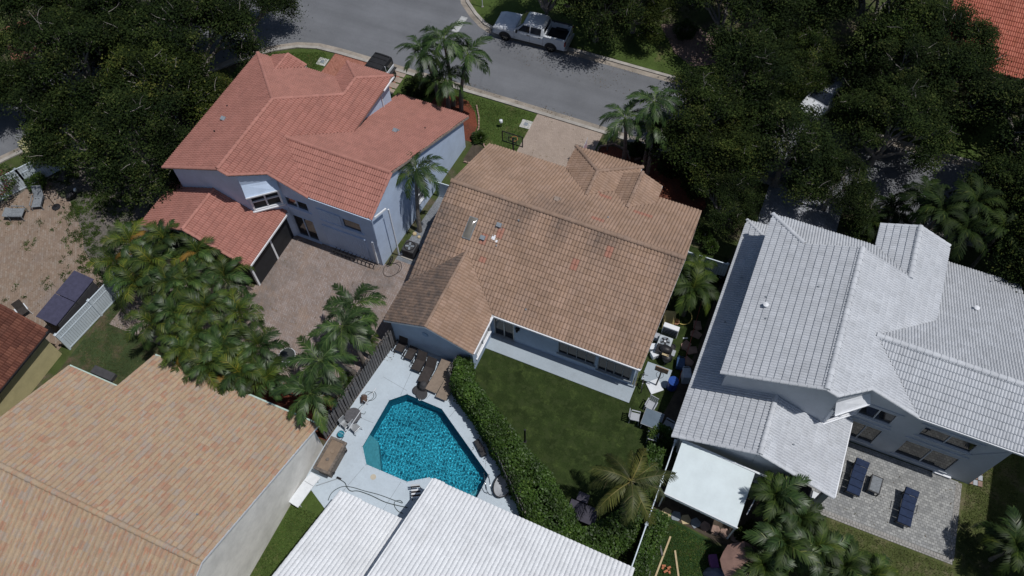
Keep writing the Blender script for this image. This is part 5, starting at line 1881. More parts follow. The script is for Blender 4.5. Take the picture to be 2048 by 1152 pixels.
palm("spiky_plant", "pale green fan plant behind the top of the grey board fence", (-17.1, 17.1), cw(738, 682, 0.7), FR_RHAP, 12, 0.5, None, False, 0.06, (0.2, 1.4), 16, cat="plant")

ar = [(225, 520, 3.0, "leftmost areca palm of the big clump, over the white fence"), (255, 478, 3.6, "areca palm at the upper left of the big clump"),
      (325, 470, 3.9, "areca palm at the top of the big clump, against the coral porch roof"), (390, 500, 3.7, "areca palm with a yellow frond near the porch roof"),
      (445, 545, 3.5, "areca palm of the big clump beside the porch corner"), (265, 560, 3.5, "areca palm in the left middle of the big clump"),
      (335, 560, 4.2, "tall areca palm in the heart of the big clump"), (405, 610, 3.9, "areca palm with orange fronds in the middle of the clump"),
      (475, 620, 3.4, "areca palm on the patio side of the big clump"), (300, 640, 3.4, "areca palm on the back lawn side of the big clump"),
      (365, 690, 3.6, "areca palm with broad light fronds, low in the clump"), (440, 690, 3.7, "areca palm in the lower middle of the big clump"),
      (515, 690, 3.2, "lowest right areca palm, crown over the patio"), (415, 728, 3.5, "areca palm whose fronds lie on the cream tile roof"),
      (478, 742, 3.3, "areca palm with yellowing fronds at the foot of the clump"), (362, 715, 2.8, "lower left areca palm over the eave of the cream roof"),
      (530, 755, 2.5, "small areca palm above the red mulch"),
      (300, 520, 4.0, "areca palm rising between the fence and the porch roof"), (370, 560, 4.2, "crowded areca palm left of the porch corner"), (390, 665, 3.8, "crowded areca palm above the cream roof"),
      (345, 620, 3.9, "areca palm with drooping fronds in the heart of the clump"), (455, 740, 3.0, "areca palm tucked under the roofline of the cream house")]
for i, (x, y, z, lab) in enumerate(ar):
    c = at(x, y, z)
    fr = (FR_ARECA[:3] * 4 + FR_ADARK * 2 + FR_ARECA[3:] * (2 if i in (3, 7, 14) else 1)) if i in (0, 1, 3, 5, 7, 9, 10, 13, 14, 15, 17, 19, 21) else (FR_ADARK * 2 + FR_ARECA[:3])
    palm("areca_palm", lab, (c.x + rnd.uniform(-.3, .3), c.y + rnd.uniform(-.3, .3)), (c.x, c.y, z - 0.4), fr, 18, 0.82, "areca palms of the big clump", True, 0.07,
         (-0.1, 1.25), 40 + i)
for i, (x, y, z, sc_, lab) in enumerate([(1553, 990, 3.2, 1.0, "bushy palm nearest the white awning"), (1600, 1035, 3.0, 1.0, "bushy palm between the awning and the grey patio"),
                                     (1572, 1085, 3.2, 1.05, "bushy palm below the awning at the bottom of the view"), (1635, 1095, 3.0, 1.0, "bushy palm at the lower edge of the olive lawn"),
                                     (1690, 1130, 2.8, 0.95, "bushy palm with spread fronds at the bottom edge"), (1742, 1148, 2.6, 0.9, "rightmost bushy palm of the bottom edge row"),
                                     (1530, 1130, 2.6, 0.9, "dark bushy palm beside the faded umbrella"), (2035, 1092, 2.8, 1.0, "palm cut by the lower right corner of the view")]):
    c = at(x, y, z)
    palm("bushy_palm", lab, (c.x, c.y), (c.x, c.y, z - 0.3), FR_RHAP + FR_ADARK[:1], 22, sc_, "bushy palms beside the olive lawn", False, 0.09, (-0.1, 1.3), 70 + i)
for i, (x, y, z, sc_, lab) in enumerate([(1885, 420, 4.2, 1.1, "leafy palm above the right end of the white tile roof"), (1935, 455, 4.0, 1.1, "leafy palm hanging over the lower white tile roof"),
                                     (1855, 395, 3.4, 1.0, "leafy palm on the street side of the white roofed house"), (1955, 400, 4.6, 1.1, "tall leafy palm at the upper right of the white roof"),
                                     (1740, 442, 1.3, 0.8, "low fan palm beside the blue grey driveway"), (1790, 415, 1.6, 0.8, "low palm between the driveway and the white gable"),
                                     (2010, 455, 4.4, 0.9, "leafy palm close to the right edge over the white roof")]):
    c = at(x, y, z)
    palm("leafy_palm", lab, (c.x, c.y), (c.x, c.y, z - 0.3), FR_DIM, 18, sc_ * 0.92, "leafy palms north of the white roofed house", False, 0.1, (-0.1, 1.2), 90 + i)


# hedges and shrubs -------------------------------------------------------
def leafy_volume(name, label, cat, samples, leaf, m, group=None, stems=None, seed=0, part="foliage", aspect=0.6):
    """samples (n,3): leaf centres in world coordinates"""
    rs = np.random.RandomState(seed)
    c = samples.mean(0)
    t = thing(name, label, cat, (float(c[0]), float(c[1]), 0), 0, group)
    S_ = samples - np.array([c[0], c[1], 0])
    V, F = leaf_quads(S_, leaf, rs, flat=0.8, aspect=aspect, up=0.7)
    clump = np.sin(S_[:, 0] * 3.1 + 1.3) * np.sin(S_[:, 1] * 2.7 + .5) * 0.18
    tint = np.clip(rs.normal(0.38, 0.2, len(S_)) + clump, 0, 1)
    link(bpy.data.objects.new(part, np_mesh(part, V, F, tint, m)), t)
    if stems:
        b = MB()
        for x, y, h in stems:
            b.tube([(x - c[0], y - c[1], -0.02), (x - c[0] + 0.05, y - c[1], h * 0.6), (x - c[0] + 0.1, y - c[1] + 0.08, h)], [0.035, 0.025, 0.015], 5)
        b.build("stems", M_BARK, t, world=False)
    return t


def hedge_samples(line, n, seed, hvar=0.25):
    """line: (x, y, halfwidth, height) stations; leaves lie near the shell of the hedge"""
    rs = np.random.RandomState(seed)
    L = [0]
    for a, b_ in zip(line, line[1:]):
        L.append(L[-1] + math.hypot(b_[0] - a[0], b_[1] - a[1]))
    u = rs.uniform(0, L[-1], n)
    A = np.array(line)
    x = np.interp(u, L, A[:, 0]); y = np.interp(u, L, A[:, 1]); w = np.interp(u, L, A[:, 2]); h = np.interp(u, L, A[:, 3])
    dx = np.gradient(A[:, 0]); dy = np.gradient(A[:, 1])
    dl = np.hypot(dx, dy)
    tx = np.interp(u, L, dx / dl); ty = np.interp(u, L, dy / dl)
    ang = rs.uniform(-0.25, PI + 0.25, n)
    rr = 1 - np.abs(rs.normal(0, 0.14, n))
    lump = 1 + hvar * (np.sin(u * 2.1 + seed) * 0.5 + np.sin(u * 5.3 + ang * 3) * 0.35 + np.sin(u * 11.7 + ang * 5) * 0.22)
    sx = np.sign(np.cos(ang)) * np.abs(np.cos(ang)) ** 0.6 * w * rr * (0.6 + 0.4 * lump)
    sz = np.maximum(0.05, h * (0.18 + 0.82 * np.maximum(0, np.sin(ang)) ** 0.6 * rr) * (0.8 + 0.2 * lump))
    low = rs.uniform(0, 1, n) < 0.22
    sz = np.where(low, sz * rs.uniform(0.2, 1, n), sz)
    return np.stack([x - ty * sx + rs.normal(0, 0.07, n), y + tx * sx + rs.normal(0, 0.07, n), sz + rs.normal(0, 0.06, n)], -1)


leafy_volume("hedge", "bright green clusia hedge between the pool fence and the dark turf", "hedge",
             hedge_samples([(-11.6, 18.2, 0.5, 1.9), (-11.2, 17.0, 0.6, 2.0), (-9.5, 16.0, 0.62, 2.0), (-7.9, 14.95, 0.7, 1.95), (-6.5, 14.0, 0.88, 1.95), (-5.0, 13.0, 1.1, 1.9),
                            (-3.7, 11.8, 1.3, 1.8), (-2.6, 11.2, 1.0, 1.6)], 52000, 3), 0.14, L_HEDGE, stems=[(-11.3, 17.6, 1), (-9.0, 15.6, 1), (-6.2, 13.6, 1), (-4, 12, 1)], seed=3)
leafy_volume("hedge", "flowering green shrub mass beside the vinyl fence under the coconut palm", "hedge",
             hedge_samples([(-2.6, 11.0, 0.6, 1.4), (-1.2, 11.4, 0.9, 1.6), (0.0, 12.6, 0.85, 1.7), (0.35, 14.2, 0.6, 1.8), (0.4, 16.2, 0.5, 1.7), (0.3, 17.6, 0.5, 1.4)], 26000, 8), 0.14,
             L_HEDGE, stems=[(0.2, 13, 1), (0.3, 15.5, 1)], seed=8)
leafy_volume("hedge", "creeping green hedge on the lawn side of the long vinyl fence", "hedge",
             hedge_samples([(1.5, 10.4, 0.4, 0.8), (1.55, 12.5, 0.45, 1.2), (1.6, 14.3, 0.5, 1.5)], 5500, 9), 0.13, L_HEDGE, seed=9)


def blob(cx, cy, cz, rx, ry, rz_, n, seed):
    rs = np.random.RandomState(seed)
    d = rs.normal(size=(n, 3)); d /= np.linalg.norm(d, axis=1, keepdims=True)
    r = (1 - np.abs(rs.normal(0, 0.22, (n, 1)))) * (1 + 0.22 * np.sin(d[:, :1] * 5 + seed) * np.cos(d[:, 1:2] * 4 - seed))
    P_ = d * r * np.array([rx, ry, rz_]) + np.array([cx, cy, cz])
    P_[:, 2] = np.maximum(P_[:, 2], 0.04 + rs.uniform(0, 0.1, n))
    return P_


shr = [("leafy shrub on the corner bed between the blue wall and the tan roof", at(960, 280), 0.55, 0.6, L_SHRUB),
       ("bright green shrub right of the tan roof's far corner", at(1405, 478), 0.7, 1.0, L_SHRUB),
       ("bushy shrub under the white house palms, right of the fence post", at(1420, 500), 0.5, 0.8, L_SHRUB),
       ("dark rounded shrub in the shaded bed left of the street clump palms", at(838, 185), 1.0, 1.2, L_OAK),
       ("dark shrub between the palm clump and the coral roof edge", at(868, 182), 0.8, 1.0, L_OAK),
       ("yellow green shrub with arching leaves near the vinyl fence at the left", at(80, 372), 0.7, 0.9, L_SHRUB),
       ("green shrub on the far verge beside the stone chip bed", at(1370, 70), 0.9, 1.0, L_SHRUB),
       ("low shrub at the pool side foot of the hedge", at(1335, 905, 0), 0.5, 1.0, L_SHRUB),
       ("dark round shrub in the mulch bed before the tan roofed house", at(1345, 340), 1.1, 1.3, L_OAK),
       ("round dark shrub right of the one before the tan roofed house", at(1395, 380), 1.1, 1.3, L_OAK),
       ("shrub with small leaves under the driveway palms", at(1275, 305), 0.7, 0.7, L_OAK),
       ("shrub beside the dining table on the turf edge", at(1318, 880), 0.75, 1.1, L_SHRUB),
       ("shrub behind the stone stepping path under the awning edge", at(1500, 1075), 0.8, 0.8, L_OAK),
       ("pale shrub in the patchy front strip by the grey house", at(1440, 560), 0.4, 0.5, L_OAK)]
for i, (lab, p, r_, h_, m_) in enumerate(shr):
    leafy_volume("shrub", lab, "shrub", blob(p.x, p.y, h_ * 0.5, r_, r_, h_ * 0.55, int(1500 * r_ * r_ + 700), 50 + i), 0.13, m_, "garden shrubs", [(p.x, p.y, h_ * 0.6)], 50 + i)
p = at(98, 300, 1.5)
t = leafy_volume("flowering_tree", "small tree with cream blossom over the vinyl fence by the side street", "tree",
                 blob(p.x, p.y, 1.9, 1.7, 1.3, 0.8, 2600, 77), 0.15, L_FLOWER, None, [(p.x, p.y, 1.7)], 77, "blossom")
V, F = leaf_quads(blob(0, 0, 1.7, 1.8, 1.5, 0.9, 3500, 78), 0.16, nr, 0.7)
link(bpy.data.objects.new("foliage", np_mesh("foliage", V, F, nr.uniform(0, 1, len(F)), L_SHRUB)), t)
p = at(8, 372, 1.2)
t = leafy_volume("bougainvillea", "magenta bougainvillea on the fence at the left edge", "shrub", blob(p.x - 0.3, p.y, 1.3, 0.6, 1.1, 0.7, 450, 79), 0.11, L_PINK, None,
                 [(p.x, p.y, 1.3)], 79, "blossom")
V, F = leaf_quads(blob(0, 0, 1.4, 1.1, 1.6, 0.9, 2200, 80), 0.13, nr, 0.7)
link(bpy.data.objects.new("foliage", np_mesh("foliage", V, F, nr.uniform(0, 1, len(F)), L_SHRUB)), t)


def ground_tufts(name, label_kind, n, gen, size, m, seed):
    rs = np.random.RandomState(seed)
    P_ = gen(rs, n)
    V, F = leaf_quads(P_, size, rs, flat=1.4, aspect=0.3, up=0.1)
    o = bpy.data.objects.new(name, np_mesh(name, V, F, rs.uniform(0.2, 1, len(F)), m))
    COL.objects.link(o)
    o["kind"] = "stuff"
    return o


def weeds(rs, n):
    P_ = []
    cs = []
    for (px, py, k, r_) in ((215, 405, 30, .9), (170, 470, 26, .7), (190, 520, 26, .7), (240, 390, 20, 1.0), (150, 425, 14, .4), (195, 395, 14, .5), (60, 490, 5, .3),
                            (125, 525, 5, .25), (90, 570, 5, .3), (10, 590, 6, .4), (130, 560, 5, .3), (80, 450, 3, .2), (25, 440, 8, .4), (140, 590, 6, .4), (180, 590, 10, .5), (260, 440, 12, .6), (130, 350, 16, .7)):
        c = at(px, py)
        for _ in range(k * (3 if k > 13 else 1)):
            cs.append((c.x + rs.normal(0, r_), c.y + rs.normal(0, r_)))
    for i in range(n):
        c = cs[rs.randint(len(cs))]
        P_.append((c[0] + rs.normal(0, 0.09), c[1] + rs.normal(0, 0.09), rs.uniform(0.03, 0.1)))
    return np.array(P_)


ground_tufts("weeds", "", 15000, weeds, 0.12, L_SHRUB, 5)


def lawn_pts(polys):
    def g(rs, n):
        out = []
        while len(out) < n:
            poly = polys[rs.randint(len(polys))]
            xs = [p[0] for p in poly]; ys = [p[1] for p in poly]
            x, y = rs.uniform(min(xs), max(xs)), rs.uniform(min(ys), max(ys))
            if in_poly(x, y, poly):
                out.append((x, y, rs.uniform(0.02, 0.05)))
        return np.array(out)
    return g


L_GRASS = leaf_mat("grass_blades", (0.035, 0.075, 0.014), (0.085, 0.15, 0.03), (0.16, 0.17, 0.05), 0.6, 0.2)
ground_tufts("grass", "", 42000, lawn_pts([[(-24, 38.7), (-15.5, 38.7), (-15.5, 34), (-18.7, 34.5), (-19, 37)], [(-37, 36.8), (-33, 38.5), (-32.3, 38), (-32.3, 34), (-37, 34)],
                                           [(-16.9, -3), (-16.9, 7.2), (-14, 7.6), (-14, -3)], [(1.4, 10.5), (1.4, 14.6), (5.5, 14), (5.5, 10.5)]]), 0.10, L_GRASS, 6)
L_LITTER = leaf_mat("fallen_leaves", (0.10, 0.06, 0.03), (0.20, 0.13, 0.06), (0.10, 0.12, 0.04), 0.8, 0.1)


def litter(rs, n):
    out = []
    zones = [((-26.2, 13.8, -16.8, 22.8), 0.03, 3), ((-45, 9.5, -37, 17), 0.03, 2), ((-24, 38.7, -12, 39.8), 0.03, 2), ((-16.5, 17.0, -15.9, 18.2), 0.04, 0.2), ((-9.2, 12.5, -8.0, 15.0), 0.04, 0.4),
             ((-20, 43, -10, 45.5), 0.02, 2), ((-8, 39, 12, 45), 0.02, 3), ((9, 18.2, 16, 22.4), 0.04, 0.8), ((-15.3, 33, -10.6, 38.8), 0.03, 0.8), ((-37, 35, -30, 39), 0.03, 1)]
    w = np.array([z[2] for z in zones]); w = w / w.sum()
    while len(out) < n:
        (x0, y0, x1, y1), z, _ = zones[rs.choice(len(zones), p=w)]
        x, y = rs.uniform(x0, x1), rs.uniform(y0, y1)
        if in_poly(x, y, POOL) or math.sin(x * 2.1 + 1.7 * math.sin(y)) * math.sin(y * 1.7 + x) < rs.uniform(-0.6, 0.9):
            continue
        out.append((x, y, z + rs.uniform(0.01, 0.025)))
    return np.array(out)


ground_tufts("fallen_leaves", "", 2600, litter, 0.10, L_LITTER, 12)
L_DRYGRASS = leaf_mat("olive_grass_blades", (0.05, 0.07, 0.02), (0.12, 0.14, 0.045), (0.2, 0.18, 0.09), 0.6, 0.2)
ground_tufts("dry_grass", "", 26000, lawn_pts([[(9, 17.8), (16.3, 17.8), (16.3, 14), (8, 14)], [(16.4, 18), (19, 18), (19, 27), (16.4, 24)], [(-33.8, 10), (-33.8, 17), (-28, 14), (-28, 9)]]),
             0.09, L_DRYGRASS, 7)

# ------------------------------------------------------------------ vehicles
PAINT_W = gloss_mat("white_car_paint", (0.62, 0.65, 0.69), 0.25, 1.5, coat=0.6)
PAINT_S = gloss_mat("silver_car_paint", (0.50, 0.53, 0.58), 0.25, 1.5, 0.4, coat=0.6)
M_TYRE = mat("tyre_rubber", (0.018, 0.018, 0.018), 0.2, 8, 0.8)
M_RIM = mat("alloy_rim", (0.35, 0.33, 0.28), 0.15, 8, 0.4, metal=0.7)
M_REDLENS = gloss_mat("red_lens", (0.25, 0.02, 0.02), 0.1)
M_LENS = gloss_mat("clear_lens", (0.5, 0.52, 0.55), 0.08)
M_DKPLAST = mat("dark_plastic", (0.03, 0.03, 0.032), 0.2, 6, 0.6)
M_SOFT = mat("black_soft_top", (0.018, 0.019, 0.022), 0.25, 5, 0.75, 0.2)


def loft(stations, n=None):
    """stations: list of (x, [(y, z), ...]) half sections from the sill up to the middle; mirrored"""
    b = MB()
    k = len(stations[0][1])
    vs, fs = [], []
    for x, sec in stations:
        for y, z in sec:
            vs.append((x, y, z))
        for y, z in reversed(sec):
            vs.append((x, -y, z))
    m = 2 * k
    for i in range(len(stations) - 1):
        for j in range(m):
            fs.append((i * m + j, i * m + (j + 1) % m, (i + 1) * m + (j + 1) % m, (i + 1) * m + j))
    fs.append(tuple(range(m - 1, -1, -1)))
    fs.append(tuple((len(stations) - 1) * m + j for j in range(m)))
    b.add(vs, fs)
    return b


def wheel(t, x, y, r=0.4, w=0.27):
    b = MB()
    s = 1 if y > 0 else -1
    vs, fs = [], []
    prof = [(r * 0.62, w / 2), (r * 0.94, w / 2), (r, w / 2 - 0.05), (r, -w / 2 + 0.05), (r * 0.94, -w / 2), (r * 0.62, -w / 2)]
    n = 24
    for rr, yy in prof:
        for k in range(n):
            a = 2 * PI * k / n
            vs.append((x + rr * math.cos(a), y + yy, r + rr * math.sin(a)))
    for i in range(len(prof) - 1):
        for k in range(n):
            fs.append((i * n + k, i * n + (k + 1) % n, (i + 1) * n + (k + 1) % n, (i + 1) * n + k))
    b.add(vs, fs)
    wh = b.build("wheel", M_TYRE, t, world=False, smooth=True)
    b = MB()
    o_ = y + s * (w / 2 - 0.04)
    vs = [(x, o_, r)]
    for k in range(n):
        a = 2 * PI * k / n
        vs.append((x + r * 0.63 * math.cos(a), o_, r + r * 0.63 * math.sin(a)))
    b.add(vs, [(0, 1 + k, 1 + (k + 1) % n) if s < 0 else (0, 1 + (k + 1) % n, 1 + k) for k in range(n)])
    b.build("rim_back", M_DKPLAST, wh, world=False)
    b = MB()
    for k in range(6):
        a = 2 * PI * k / 6
        b.bar((x, o_ + s * 0.02, r), (x + r * 0.62 * math.cos(a), o_ + s * 0.02, r + r * 0.62 * math.sin(a)), 0.03, 0.07)
    b.build("rim", M_RIM, wh, world=False)
    return wh


def pickup():
    # front of the pickup points along -x of its own frame
    t = thing("pickup_truck", "white crew cab pickup parked half on the far kerb in tree shade", "pickup truck", (-18.75, 46.02, 0), math.radians(2.5))
    W = 1.0

    def sec(hw, zb, zbelt, ztop, crown=0.04):
        return [(hw * 0.95, zb), (hw, zb + 0.25), (hw, zbelt - 0.12), (hw * 0.97, zbelt - 0.02), (hw * 0.88, ztop), (hw * 0.45, ztop + crown), (0.0, ztop + crown * 1.2)]
    body = loft([(-2.93, sec(0.80, 0.55, 0.95, 1.0)), (-2.85, sec(0.93, 0.42, 1.05, 1.10)), (-2.5, sec(0.99, 0.42, 1.12, 1.19)), (-1.9, sec(W, 0.42, 1.16, 1.23)),
                 (-1.35, sec(W, 0.42, 1.17, 1.26)), (-1.1, sec(W, 0.42, 1.17, 1.24)), (0.0, sec(W, 0.42, 1.18, 1.22)), (1.15, sec(W, 0.42, 1.2, 1.22)), (1.17, sec(W, 0.42, 1.2, 1.22))])
    bo = body.build("body", PAINT_W, t, world=False, smooth=False, bevel=0.025)
    # bed: three walls, a floor and a tailgate
    b = MB()
    for s in (-1, 1):
        y0, y1 = sorted((s * 0.82, s * 1.0))
        b.box(1.16, 2.86, y0, y1, 0.42, 1.33)
    b.box(1.14, 1.22, -0.98, 0.98, 0.6, 1.32)
    bed = b.build("bed_wall", PAINT_W, t, world=False, bevel=0.02)
    b = MB(); b.box(1.2, 2.84, -0.84, 0.84, 0.62, 0.78); b.build("bed_liner", M_BLACK, bed, world=False)
    for s in (-1, 1):
        b = MB(); y0, y1 = sorted((s * 0.60, s * 0.815)); b.box(1.6, 2.5, y0, y1, 0.78, 0.98); b.build("wheel_arch", M_DKPLAST, bed, world=False, bevel=0.05)
        b = MB(); y0, y1 = sorted((s * 0.818, s * 1.003)); b.box(1.18, 2.86, y0, y1, 1.33, 1.352); b.build("bed_rail", M_DKPLAST if s > 0 else PAINT_W, bed, world=False)
    b = MB(); b.box(2.80, 2.88, -0.81, 0.81, 0.60, 1.32); tg = b.build("tailgate", PAINT_W, t, world=False, bevel=0.02)
    b = MB(); b.box(2.879, 2.90, -0.18, 0.18, 1.1, 1.22); b.build("handle", M_DKPLAST, tg, world=False)
    b = MB(); b.box(2.86, 3.02, -0.95, 0.95, 0.42, 0.60); b.build("rear_bumper", M_GREYMETAL, t, world=False, bevel=0.03)
    b = MB(); b.box(-3.0, -2.84, -0.9, 0.9, 0.42, 0.66); b.build("front_bumper", PAINT_W, t, world=False, bevel=0.04)
    b = MB(); b.box(-2.96, -2.9, -0.6, 0.6, 0.68, 1.0); b.build("grille", M_DKPLAST, t, world=False, bevel=0.02)
    # cab
    def cs(hb, ht, zt):
        return [(hb, 1.2), (hb - 0.02, 1.32), (ht, zt - 0.06), (ht - 0.1, zt), (ht * 0.5, zt + 0.03), (0.0, zt + 0.035)]
    cab = loft([(-1.18, cs(0.92, 0.90, 1.22)), (-0.52, cs(0.96, 0.76, 1.86)), (-0.3, cs(0.96, 0.75, 1.93)), (0.35, cs(0.96, 0.75, 1.95)), (0.95, cs(0.96, 0.76, 1.90)), (1.10, cs(0.94, 0.80, 1.72)), (1.14, cs(0.94, 0.86, 1.25))])
    cb = cab.build("cab", PAINT_W, t, world=False, bevel=0.02)
    G = M_GLASS
    b = MB(); b.add([(-1.15, -0.82, 1.30), (-1.15, 0.82, 1.30), (-0.56, 0.68, 1.86), (-0.56, -0.68, 1.86)], [(0, 1, 2, 3)])
    b.v = [(x - 0.02, y, z + 0.015) for x, y, z in b.v]
    b.build("windscreen", G, cb, world=False)
    b = MB(); b.add([(1.16, -0.68, 1.35), (1.16, 0.68, 1.35), (1.12, 0.66, 1.72), (1.12, -0.66, 1.72)], [(0, 1, 2, 3)]); b.build("rear_window", G, cb, world=False)
    for s in (-1, 1):
        def yz(z):
            return s * (0.945 - (z - 1.32) * 0.34 + 0.012)
        for x0, x1, xt0 in ((-0.92, 0.02, -0.52), (0.09, 0.92, 0.09)):
            b = MB(); b.add([(x0, yz(1.3), 1.3), (x1, yz(1.3), 1.3), (x1, yz(1.78), 1.78), (xt0, yz(1.78), 1.78)], [(0, 1, 2, 3) if s < 0 else (3, 2, 1, 0)])
            b.build("side_window", G, cb, world=False)
        for x in (-0.05, 0.86):
            b = MB(); b.box(x - 0.11, x + 0.09, *sorted((s * 1.0, s * 1.035)), 1.08, 1.12); b.build("door_handle", M_DKPLAST, bo, world=False)
        for x in (-1.2, 0.05, 1.12):
            b = MB(); b.box(x - 0.006, x + 0.006, *sorted((s * 0.99, s * 1.004)), 0.5, 1.16); b.build("door_gap", M_DKPLAST, bo, world=False)
        b = MB(); b.obox((-0.95, s * 1.13, 1.33), (0.12, 0.22, 0.2)); b.build("mirror", M_DKPLAST, t, world=False, bevel=0.03)
        b = MB(); b.box(-2.97, -2.78, *sorted((s * 0.64, s * 0.93)), 0.82, 1.0); b.build("headlight", M_LENS, t, world=False, bevel=0.02)
        b = MB(); b.box(2.80, 2.895, *sorted((s * 0.84, s * 1.008)), 0.85, 1.25); b.build("tail_light", M_REDLENS, t, world=False)
        for x in (-1.95, 1.75):
            wheel(t, x, s * 0.87)
            b = MB()
            vs = []
            nn = 14
            for k in range(nn + 1):
                a = PI * k / nn
                for rr in (0.43, 0.50):
                    vs.append((x + rr * math.cos(a), s * 1.008, 0.42 + rr * math.sin(a) * 1.0))
            b.add(vs, [(2 * k, 2 * k + 1, 2 * k + 3, 2 * k + 2) if s > 0 else (2 * k + 2, 2 * k + 3, 2 * k + 1, 2 * k) for k in range(nn)])
            vs = [(x, s * 1.004, 0.42)] + [(x + 0.47 * math.cos(PI * k / nn), s * 1.004, 0.42 + 0.47 * math.sin(PI * k / nn)) for k in range(nn + 1)]
            b.add(vs, [(0, k + 1, k + 2) if s < 0 else (0, k + 2, k + 1) for k in range(nn)])
            b.build("wheel_arch", M_DKPLAST, bo, world=False)
    return t


pickup()


def offroader():
    t = thing("offroad_car", "white boxy off road car with black soft top parked on the brick red driveway", "car", (-27.55, 36.9, 0), math.radians(88))
    b = MB(); b.box(-1.9, 1.55, -0.78, 0.78, 0.55, 1.15); bo = b.build("body", PAINT_W, t, world=False, bevel=0.05)
    b = MB(); b.box(-1.95, -0.6, -0.62, 0.62, 1.15, 1.25); b.build("bonnet", PAINT_W, t, world=False, bevel=0.05)
    top = loft([(-0.62, [(0.74, 1.15), (0.70, 1.3), (0.68, 1.5), (0.3, 1.52), (0, 1.52)]), (-0.38, [(0.75, 1.15), (0.70, 1.6), (0.66, 1.80), (0.3, 1.84), (0, 1.84)]),
                (0.6, [(0.75, 1.15), (0.70, 1.6), (0.66, 1.83), (0.3, 1.87), (0, 1.87)]), (1.5, [(0.75, 1.15), (0.71, 1.6), (0.67, 1.79), (0.3, 1.82), (0, 1.82)]),
                (1.58, [(0.72, 1.15), (0.70, 1.55), (0.64, 1.72), (0.3, 1.76), (0, 1.76)])])
    tp = top.build("soft_top", M_SOFT, t, world=False, bevel=0.02)
    for x in (0.0, 0.45, 0.95, 1.35):
        b = MB(); b.box(x, x + 0.03, -0.6, 0.6, 1.845, 1.885); b.build("roof_bow", M_SOFT, tp, world=False)
    b = MB(); b.add([(-0.64, -0.66, 1.2), (-0.64, 0.66, 1.2), (-0.40, 0.6, 1.76), (-0.40, -0.6, 1.76)], [(0, 1, 2, 3)]); b.v = [(x - .02, y, z) for x, y, z in b.v]; b.build("windscreen", M_GLASS, t, world=False)
    for s in (-1, 1):
        b = MB(); b.bar((-0.42, s * 0.73, 1.78), (-0.7, s * 0.77, 1.15), 0.06); b.bar((0.5, s * 0.74, 1.15), (0.5, s * 0.70, 1.75), 0.05)
        b.build("windscreen_frame", PAINT_W, t, world=False)
        b = MB(); b.box(-0.35, 0.42, *sorted((s * 0.725, s * 0.762)), 1.2, 1.62); b.build("side_window", M_GLASS, t, world=False)
        b = MB(); b.box(0.6, 1.4, *sorted((s * 0.722, s * 0.756)), 1.2, 1.6); b.build("side_window", M_GLASS, t, world=False)
        for x in (-1.4, 1.05):
            wheel(t, x, s * 0.80, 0.39, 0.26)
            b = MB(); b.obox((x, s * 0.86, 0.88), (1.0, 0.26, 0.07)); b.build("fender", M_DKPLAST, t, world=False, bevel=0.03)
        b = MB(); b.box(1.55, 1.6, *sorted((s * 0.55, s * 0.72)), 0.8, 1.05); b.build("tail_light", M_REDLENS, t, world=False)
        b = MB(); b.cyl(0, 0, 0, 0.05, 0.11); o = b.build("headlight", M_LENS, t, world=False); o.location = (-1.94, s * 0.5, 1.0); o.rotation_euler = (0, -PI / 2, 0)
    b = MB(); b.cyl(0, 0, 0, 0.24, 0.38, 0.38, 20); o = b.build("spare_wheel", M_TYRE, t, world=False, bevel=0.04); o.location = (1.6, 0, 1.0); o.rotation_euler = (0, PI / 2, 0)
    b = MB(); b.box(-2.1, -1.9, -0.75, 0.75, 0.5, 0.68); b.box(1.56, 1.72, -0.75, 0.75, 0.5, 0.66); b.build("bumper", M_DKPLAST, t, world=False, bevel=0.03)


offroader()


